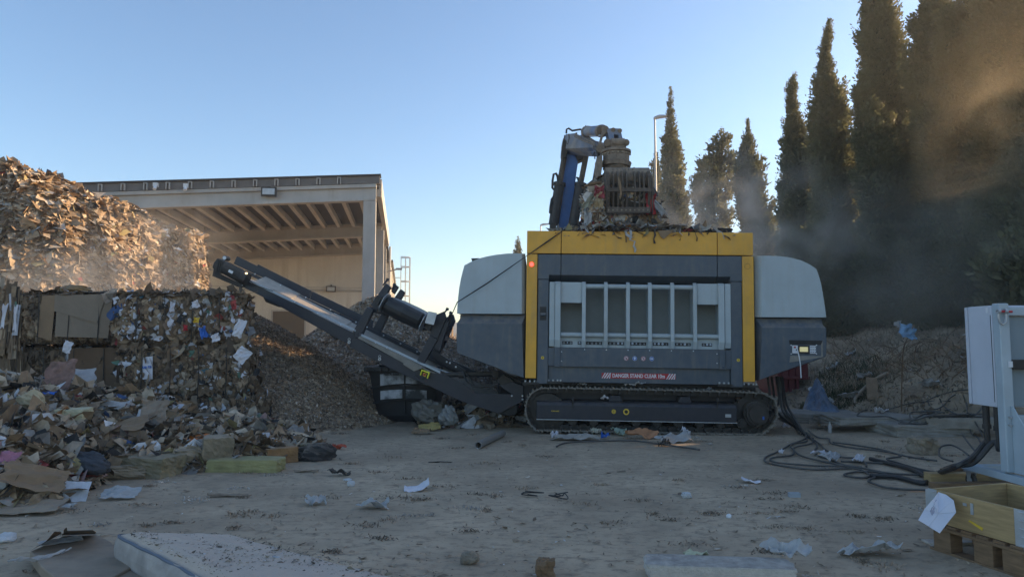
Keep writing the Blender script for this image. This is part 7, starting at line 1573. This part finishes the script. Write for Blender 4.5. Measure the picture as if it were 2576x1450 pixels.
fsh("plastic_bag", 940, 1278, .26, .12, M_PLAST, "crumpled translucent film below the white paper sheet", "plastic", 403, -.2, .06, torn=.45)
fsh("paper_sheet", 1888, 1214, .20, .12, M_PAPER, "small curled white paper right of centre in front of the cables", "paper", 404, -.3, .02, (0, R(10)), .1, curl=.1)
fsh("plastic_bag", 2185, 1395, .46, .16, M_PLAST, "white plastic bag lying flat near the pallet box", "plastic", 405, .1, .07, torn=.35)
fsh("plastic_bag", 1985, 1435, .30, .16, M_PLAST, "clear plastic film on the right end of the polystyrene slab", "plastic", 406, 0, .06, torn=.4, z=.11)
fsh("paper_scrap", 1752, 1400, .18, .07, mat("cream_paper", (.55, .54, .36), .8), "cream paper scrap touching the polystyrene slab", "paper", 407, .0, .03)
rock("plaster_chunk", tuple(fg(2385, 1368)), (.34, .12, .03), M_STYRO, "flat white plaster chunk beside the pallet foot", "chunk", seed=408, rough=.12, box=True, rotz=.1); rock("plaster_chunk", tuple(fg(2372, 1352)), (.09, .06, .07), M_WSTONE, "small pointed white chunk behind the flat plaster piece", "chunk", seed=409)
rock("stone", tuple(fg(1180, 1416)), (.13, .10, .10), M_STONE, "round brown clod on the yard below centre", "stone", seed=410, rough=.25); rock("stump_scrap", tuple(fg(1372, 1452)), (.12, .09, .13), M_WOODD, "splintered wooden stump cut by the bottom photo edge", "wood scrap", seed=411, rough=.3, box=True)
rock("socket_brick", tuple(fg(1998, 1250)), (.115, .06, .055), mat("blue_grey_brick", (.32, .35, .38), .6), "small pale grey block with two holes on the right of the yard", "block", seed=412, rough=.0, box=True)
rock("white_stone", tuple(fg(883, 1222)), (.09, .07, .07), M_WSTONE, "white stone left of the white paper sheet", "stone", seed=413); rock("white_stone", tuple(fg(874, 1208)), (.10, .06, .03), M_WSTONE, "flat white stone just behind the other white stone", "stone", seed=414)
rock("crumpled_paper", tuple(fg(1727, 1252)), (.10, .08, .07), M_WSTONE, "crumpled pale paper ball right of centre", "paper", seed=415, rough=.3); rock("bottle_cap", tuple(fg(1834, 1302)), (.045, .04, .04), M_WHITE, "tiny white cap on the right of the yard", "cap", seed=416)
mb = MB(); r0 = random.Random(3)
for (px, py) in ((1345, 1250), (1400, 1256)):
    p = fg(px, py); q = [p + Vector((r0.uniform(-.14, .14), r0.uniform(-.05, .05), r0.uniform(.01, .07))) for _ in range(9)]; tag(MB().tube(crv(q, 4), .006, 5).build("wire_tangle", M_CABN), "black wire tangle in the middle of the yard" if px < 1370 else "flatter black wire just right of the wire tangle", "wire")
# pipe
a, b = fg(1203, 1128), fg(1265, 1097); a.z = b.z = .055
pp = MB().ring(a, (b - a), .042, .055, (b - a).length, 20).build("grey_pipe", mat("grey_plastic_pipe", (.20, .19, .175), .5, var=.1, dust=.4), smooth=True); tag(pp, "short grey plastic pipe lying in front of the left track end", "pipe")
fsh("wood_splinter", 1107, 1163, .30, .03, M_DARKST, "dark splinter on the yard left of the grey pipe", "splinter", 420, 0, .01); fsh("cardboard_piece", 572, 1248, .38, .08, M_CARDG, "flat cardboard strip on the yard below the yellow foam", "cardboard", 421, .1, .02); fsh("cardboard_piece", 770, 1188, .30, .05, M_CARDG, "thin brown strip right of the yellow foam slab", "cardboard", 422, 0, .02)
fsh("orange_rag", 848, 1130, .20, .10, mat("orange_red_rag", (.42, .07, .03), .6), "orange red rag near the foot of the shredded cone", "rag", 423, .3, .05, torn=.4); fsh("dark_rag", 852, 1197, .22, .12, M_DARKC, "dark torn rag on the yard right of the black rubber", "rag", 424, 0, .05, torn=.4)
fsh("paper_sheet", 188, 1258, .24, .26, mat("glazed_white_tile", (.52, .54, .56), .5), "square white panel propped on the edge of the waste heap", "panel", 425, .4, .01, (R(38), R(5)), .04)
rock("foam_block", tuple(fg(-2, 1362) + Vector((.05, 0, 0))), (.16, .14, .08), M_WSTONE, "white stone at the left photo edge below the waste heap", "stone", seed=426)
# bulky pieces in the heap
def hp(px, py, lift=0):
    r = ray(px, py); t = 5.0
    while t < 14:
        p = Vector((0, 0, H)) + r * t; d = float(poly_dist(np.array([p.x]), np.array([p.y]), FP)[0]); z = float(h_front(np.array([p.x]), np.array([p.y]), np.array([d]))[0])
        if p.z <= max(0, z) + lift: return p
        t += .02
    return p
def hrock(nm, px, py, size, m_, lb, cat, seed, rz_=0, rough=.1, box=True, dz=-.05, n=16):
    p = hp(px, py); return rock(nm, (p.x, p.y + size[1] * .35, max(0, p.z + dz)), size, m_, lb, cat, seed=seed, rough=rough, box=box, rotz=rz_, n=n)
M_FOAM2 = mat("yellow_green_foam", (.22, .18, .105), .95, var=.25, scale=5, bump=.6, bscale=30, dust=.55)
hrock("foam_slab", 612, 1187, (.90, .34, .17), mat("pale_yellow_foam", (.31, .28, .12), .95, var=.25, scale=5, bump=.5, bscale=30, dust=.5), "long yellow green insulation foam slab at the front of the heap", "foam", 501, -.06, .05)
hrock("foam_block", 368, 1200, (.60, .42, .25), M_FOAM2, "thick pale yellow foam block left of the long foam slab", "foam", 502, -.25, .12)
hrock("foam_block", 280, 1205, (.62, .45, .17), M_FOAM, "brown layered foam block beside the pale yellow block", "foam", 503, .3, .18)
hrock("foam_block", 538, 1165, (.35, .35, .40), M_FOAM, "upright brown foam block just left of the long foam slab", "foam", 504, .4, .12)
hrock("foam_block", 480, 1160, (.46, .36, .22), M_FOAM, "dusty foam block between the upright block and the thick one", "foam", 505, .5, .2)
hrock("foam_block", 700, 1160, (.42, .22, .22), mat("orange_brown_foam", (.28, .15, .06), .9, var=.25, bump=.4, dust=.4), "orange brown foam wedge right of the long foam slab", "foam", 506, .6, .08)
hrock("foam_block", 752, 1135, (.26, .2, .16), M_FOAM2, "small yellow foam block at the right end of the heap", "foam", 507, .1, .1)
hrock("sponge_stack", 172, 1060, (.34, .26, .17), mat("cream_foam", (.52, .47, .30), .9, var=.15, bump=.4, dust=.4), "stack of cream foam sheets on the left of the heap", "foam", 508, .1, .12, dz=0)
hrock("paper_bundle", 60, 1035, (.32, .26, .26), mat("pale_tan_paper", (.45, .36, .22), .9, var=.2), "crumpled pale tan paper near the left photo edge", "paper", 509, 0, .3, box=False, dz=.0)
hrock("rubber_lump", 795, 1160, (.42, .25, .26), M_DARKC, "black torn rubber at the tip of the waste heap", "rubber", 510, .4, .35, box=False)
hrock("rubber_lump", 745, 1160, (.45, .25, .2), M_BLACK, "black plastic bundle left of the torn rubber", "rubber", 511, 0, .35, box=False)
hrock("rubbish_bag", 320, 1090, (.5, .35, .3), M_BLACK, "black rubbish bag in the middle of the heap", "bag", 512, 0, .28, box=False, dz=-.08)
hrock("cloth_bundle", 190, 1185, (.7, .4, .25), mat("charcoal_cloth", (.05, .052, .058), .95, var=.25, bump=.4), "charcoal trousers crumpled on the left of the heap", "cloth", 513, -.5, .3, box=False)
def hsh(nm, px, py, w_, h_, m_, lb, cat, seed, rz_=0, amp=.03, tilt=(R(25), 0), torn=.2, curl=0, up=.05):
    p = hp(px, py); return sheet(nm, (p.x, p.y, max(.01, p.z) + up * .3), (w_, h_), rz_, m_, lb, cat, amp=amp, tilt=tilt, seed=seed, torn=torn, curl=curl, n=12)
for i, (nm, px, py, w_, h_, m_, lb, cat, rz_, tl) in enumerate((
 ("cardboard_piece", 385, 1080, .34, .4, M_CARDG, "grey triangular board standing in the middle of the heap", "cardboard", .5, (R(60), R(10))),
 ("cardboard_piece", 640, 1045, .26, .3, M_CARDG, "rounded grey cardboard flap on the right of the heap", "cardboard", .1, (R(55), 0)),
 ("cardboard_piece", 300, 1095, .65, .42, M_CARD, "torn brown cardboard panel below the grey triangular board", "cardboard", .2, (R(20), R(-8))),
 ("cardboard_piece", 210, 1030, .55, .35, M_CARD, "brown cardboard sheet near the top left of the heap", "cardboard", -.2, (R(15), 0)),
 ("cardboard_piece", 330, 1030, .5, .3, M_CARDG, "broad grey board below the bales", "cardboard", .2, (R(15), 0)),
 ("orange_bag", 480, 1118, .38, .25, M_ORANGE, "crumpled orange plastic in the middle right of the heap", "plastic", .3, (R(20), 0)),
 ("paper_sheet", 430, 1030, .40, .12, M_PAPER, "white printed strip on a board below the bales", "paper", -.35, (R(25), 0)),
 ("paper_sheet", 400, 1000, .35, .26, M_PAPER, "crumpled white printed sheets below the second tier bale", "paper", .3, (R(25), 0)),
 ("plastic_bag", 200, 975, .42, .35, M_PLAST, "translucent crumpled bag at the top of the heap", "plastic", .5, (R(45), 0)),
 ("plastic_bag", 270, 1050, .38, .25, M_PLAST, "grey translucent film right of the cream foam sheets", "plastic", .4, (R(45), 0)),
 ("printed_carton", 148, 985, .35, .45, mat("pink_brown_print", (.20, .11, .08), .7, var=.4, scale=14), "reddish printed carton standing at the top left of the heap", "carton", .2, (R(60), 0)),
 ("paper_sheet", 156, 985, .14, .16, M_PAPER, "white label sheet on the reddish printed carton", "paper", .2, (R(62), 0)),
 ("pink_cloth", 8, 1178, .24, .2, mat("pink_cloth", (.40, .17, .23), .9, var=.2), "pink cloth at the left photo edge", "cloth", .2, (R(40), 0)),
 ("blue_cloth", 232, 1165, .16, .12, mat("sky_blue_plastic", (.08, .32, .55), .5), "small sky blue plastic in front of the foam blocks", "plastic", .3, (R(35), 0)),
 ("yellow_strip", 18, 1232, .45, .04, mat("yellow_plastic_strip", (.7, .6, .05), .5), "bright yellow plastic strip at the left photo edge", "plastic", .12, (R(10), 0)),
 ("green_plastic", 195, 1050, .18, .14, mat("green_plastic", (.10, .26, .16), .5), "green plastic beside the cream foam sheets", "plastic", .3, (R(30), 0)),
 ("blue_plastic", 108, 998, .32, .14, M_SBLUE, "blue plastic behind the pale tan paper", "plastic", .1, (R(15), 0)),
 ("paper_sheet", 500, 1066, .22, .14, M_PAPER, "small white sheet right of the orange plastic", "paper", .4, (R(30), 0)),
 ("cardboard_piece", 80, 1290, .5, .3, M_CARDG, "grey cardboard at the bottom left corner of the heap", "cardboard", .1, (R(12), 0)),
 ("cardboard_piece", 85, 1240, .55, .35, M_CARD, "curled brown cardboard low on the left of the heap", "cardboard", .4, (R(30), R(15))),
 ("cardboard_piece", 560, 1020, .5, .35, M_CARD, "brown cardboard leaning against the lowest bale", "cardboard", -.2, (R(50), 0)),
 ("plastic_bag", 570, 1025, .25, .2, M_PLAST, "white rag in front of the lowest bale", "plastic", .2, (R(40), 0)),
 ("plastic_bag", 300, 1255, .35, .2, M_PLAST, "grey white film at the foot of the brown foam block", "plastic", .2, (R(20), 0)),
 ("tyre_tread", 120, 1285, .42, .1, M_PLAST, "flattened white sleeve at the foot of the heap", "plastic", .1, (R(10), 0)))):
    hsh(nm, px, py, w_, h_, m_, lb, cat, 520 + i, rz_, .03, tl)
a = [hp(x, y) + Vector((0, -.02, .05)) for x, y in ((5, 1020), (60, 1003), (105, 1020), (118, 1060), (155, 1090), (120, 1120), (70, 1125), (20, 1105))]
tag(MB().tube(crv(a, 5), .014, 6).build("black_hose", M_CABN), "loop of thin black hose on the left of the heap", "hose")
tag(MB().tube([hp(395, 1120) + Vector((0, 0, -.1)), hp(408, 1035) + Vector((0, -.05, .1))], .022, 5).build("wooden_lath", M_WOODD), "reddish wooden lath standing up in the middle of the heap", "lath")
# small things around the tracks
for i, (px, py, w_, h_, m_, nm, lb) in enumerate(((1445, 1103, .75, .22, mat("grey_brown_film", (.30, .27, .24), .6, var=.2), "plastic_film", "large crumpled grey brown film in front of the track"), (1615, 1100, .55, .18, mat("orange_brown_board", (.42, .20, .10), .8, var=.25), "cardboard_piece", "orange brown torn board in front of the track"), (1562, 1092, .26, .22, mat("pale_green_film", (.30, .36, .28), .5), "plastic_bag", "pale green film left of the orange brown board"), (1700, 1110, .55, .2, M_PLAST, "plastic_bag", "white film right of the orange brown board"), (1498, 1088, .16, .12, mat("cream_card", (.5, .48, .38), .8), "paper_scrap", "cream paper standing behind the grey brown film"), (1522, 1100, .14, .08, M_SBLUE, "plastic_scrap", "small blue plastic scrap in front of the track"), (1725, 1092, .1, .14, M_PAPER, "paper_scrap", "small white and blue carton touching the track"), (1395, 1097, .12, .07, M_PAPER, "paper_scrap", "small pale scrap left of the grey brown film"), (1672, 1118, .22, .12, M_BLACK, "plastic_scrap", "black plastic knot on the thin hose in front of the track"))):
    fsh(nm, px, py + 3, w_, h_, m_, lb, "scrap", 600 + i, .1 * i, .08, (R(12), 0), .35)
tag(MB().tube(crv([fg(x, y, .03) for x, y in ((1400, 1122), (1430, 1112), (1520, 1108), (1600, 1108), (1660, 1116), (1720, 1124), (1760, 1130))]), .014, 6).build("thin_hose", M_CABLE), "thin dusty hose lying in front of the track", "hose")
for i, (px, py, w_, h_, m_, nm, lb) in enumerate(((1080, 1082, .35, .22, mat("ochre_board", (.38, .28, .10), .9, var=.25), "cardboard_piece", "ochre torn board at the foot of the black bin"), (1060, 1092, .3, .16, M_CARD, "cardboard_piece", "flat brown board left of the ochre board"), (2060, 1145, .24, .08, M_PAPER, "paper_scrap", "white scrap on the cables nearest the tracks"), (2090, 1160, .36, .14, M_PLAST, "plastic_film", "grey film under the middle cables"), (2160, 1165, .30, .08, M_PAPER, "paper_scrap", "white paper strip between the cables"), (1978, 1078, .18, .12, M_PAPER, "paper_scrap", "white paper beside the right track end"), (2050, 1075, .30, .2, M_CARDG, "cardboard_piece", "pale scrap beside the small water bottle"), (1965, 1142, .12, .05, M_PAPER, "paper_scrap", "small white strip inside the left cable loop"))):
    fsh(nm, px, py, w_, h_, m_, lb, "scrap", 640 + i, .2 * i, .05, (R(15), 0), .35, z=.02)
p = fg(2088, 1088); tag(MB().tube([(0, 0, 0), (0, 0, .02), (0, 0, .12), (0, 0, .16), (0, 0, .19)], [.028, .033, .033, .015, .013], 12).build("water_bottle", M_PLAST, smooth=True), "small clear water bottle standing right of the tracks", "bottle").location = p

# litter spread over the yard
g = np.random.default_rng(700); n = 20000
Yq = 3.2 * (14.5 / 3.2) ** g.random(n); xq = g.uniform(-.78, .78, n) * Yq; dn = wav(xq, Yq, 0, .9, 77) + .6 * wav(xq * .6, Yq * 1.4, 0, 2.2, 78) + .8 * wav(xq, Yq, 0, 5.5, 79); keep = (dn > g.uniform(-.9, 2.0, n)) | (g.random(n) < .10); xq, Yq = xq[keep], Yq[keep]; n = len(xq)
q = np.stack([xq, Yq, np.full(n, .012)], 1)
A1 = flakes(q, np.array([0, 0, 1.0]) + g.normal(size=(n, 3)) * .2, g.uniform(.004, .022, n) * (1 + 1.4 * (g.random(n) < .05)), g.uniform(1, 4, n), palette(g, n, [(.24, .175, .115), (.30, .23, .155), (.15, .11, .075), (.55, .53, .5), (.42, .35, .27), (.16, .16, .18)], [7, 5, 2.5, .7, 1.4, .2]), g, crump=.2, K=5)
# tufts of shredded fibre
m_ = 190; Yc = 3.6 * (13.5 / 3.6) ** g.random(m_); xc = g.uniform(-.72, .72, m_) * Yc; k_ = 60
xq = np.repeat(xc, k_) + g.normal(size=m_ * k_) * np.repeat(g.uniform(.025, .11, m_), k_); Yq = np.repeat(Yc, k_) + g.normal(size=m_ * k_) * np.repeat(g.uniform(.02, .06, m_), k_)
q = np.stack([xq, Yq, g.uniform(.004, .020, m_ * k_)], 1); cc = np.repeat(palette(g, m_, [(.22, .165, .115), (.28, .21, .145), (.38, .34, .30)], [5, 4, 1.2]), k_, 0) * g.uniform(.7, 1.3, (m_ * k_, 1))
A2 = flakes(q, g.normal(size=(m_ * k_, 3)), g.uniform(.005, .018, m_ * k_), g.uniform(1.5, 4, m_ * k_), cc, g, crump=.45, K=4)
tag(meshnp("yard_litter", *join([A1, A2]), M_SHRED), "small scraps, fibre tufts and paper crumbs strewn over the dusty yard", "litter", kind="stuff")

# ============================================================ DUST
def dust(name, c, rad, dens, label, seed, thr=(.42, .72), ns=1.1, colr=(.93, .88, .80), rise=0.0):
    bpy.ops.mesh.primitive_uv_sphere_add(segments=24, ring_count=14, radius=1, location=c); o = bpy.context.object; o.name = name; o.scale = rad
    m = bpy.data.materials.new(name + "_air"); m.use_nodes = True; nn = m.node_tree.nodes; ll = m.node_tree.links; nn.clear()
    out = nn.new("ShaderNodeOutputMaterial"); pv = nn.new("ShaderNodeVolumePrincipled"); pv.inputs["Color"].default_value = (*colr, 1); pv.inputs["Anisotropy"].default_value = .3
    tc = nn.new("ShaderNodeTexCoord"); ln_ = nn.new("ShaderNodeVectorMath"); ln_.operation = 'LENGTH'; ll.new(tc.outputs["Object"], ln_.inputs[0])
    fo_ = nn.new("ShaderNodeMapRange"); fo_.interpolation_type = 'SMOOTHSTEP'; fo_.inputs["From Min"].default_value = .98; fo_.inputs["From Max"].default_value = .15; ll.new(ln_.outputs["Value"], fo_.inputs["Value"])
    mp = nn.new("ShaderNodeMapping"); mp.inputs["Scale"].default_value = [r * ns for r in rad]; mp.inputs["Location"].default_value = (seed * 3.1, seed * 1.7, 0); ll.new(tc.outputs["Object"], mp.inputs[0])
    nz = nn.new("ShaderNodeTexNoise"); nz.inputs["Scale"].default_value = 1.0; nz.inputs["Detail"].default_value = 3.5; nz.inputs["Distortion"].default_value = .6; ll.new(mp.outputs[0], nz.inputs["Vector"])
    mr = nn.new("ShaderNodeMapRange"); mr.inputs["From Min"].default_value = thr[0]; mr.inputs["From Max"].default_value = thr[1]; ll.new(nz.outputs["Fac"], mr.inputs["Value"])
    mu = nn.new("ShaderNodeMath"); mu.operation = 'MULTIPLY'; ll.new(mr.outputs[0], mu.inputs[0]); ll.new(fo_.outputs[0], mu.inputs[1]); m2 = nn.new("ShaderNodeMath"); m2.operation = 'MULTIPLY'; ll.new(mu.outputs[0], m2.inputs[0]); m2.inputs[1].default_value = dens
    ll.new(m2.outputs[0], pv.inputs["Density"]); ll.new(pv.outputs[0], out.inputs["Volume"]); o.data.materials.append(m)
    return tag(o, label, "dust", kind="stuff")
if not globals().get("NODUST"):
    dust("dust_cloud", at(1850, 575, 17.2), (4.2, 1.8, 2.6), .75, "grey dust plume rising from the hopper in front of the cypresses", 1)
    dust("dust_cloud", at(395, 640, 17.0), (2.6, 1.2, 1.9), .36, "golden dust blowing off the sunlit cardboard mountain", 2, thr=(.35, .7))
    dust("dust_cloud", at(180, 715, 15.2), (3.6, 1.2, 1.2), .45, "low grey dust along the foot of the cardboard mountain", 3, thr=(.3, .7))
    dust("dust_cloud", at(2330, 690, 12.6), (4.4, 1.4, 2.6), .20, "thin dust hanging in front of the dark bushes", 4, thr=(.35, .7))
    dust("dust_cloud", at(2490, 330, 11.8), (2.1, 1.6, 3.0), .10, "tan dust high in front of the right cypresses, golden light put into its colour", 5, thr=(.4, .7), colr=(.97, .80, .55))  # tan dust, its colour warmed further to pass for sunlight

# the dusty air of the whole yard
if not globals().get("NOHAZE"):
    hz_ = MB().box((-165, -34, -1.2), (165, 266, 24)).build("haze", bpy.data.materials.new("dusty_air")); m = hz_.data.materials[0]; m.use_nodes = True; nn = m.node_tree.nodes; nn.clear()
    out = nn.new("ShaderNodeOutputMaterial"); pv = nn.new("ShaderNodeVolumePrincipled"); pv.inputs["Color"].default_value = (.98, .95, .91, 1); pv.inputs["Density"].default_value = .0014; pv.inputs["Anisotropy"].default_value = .55
    m.node_tree.links.new(pv.outputs[0], out.inputs["Volume"]); tag(hz_, "thin dusty air over the whole yard", "haze", kind="stuff")
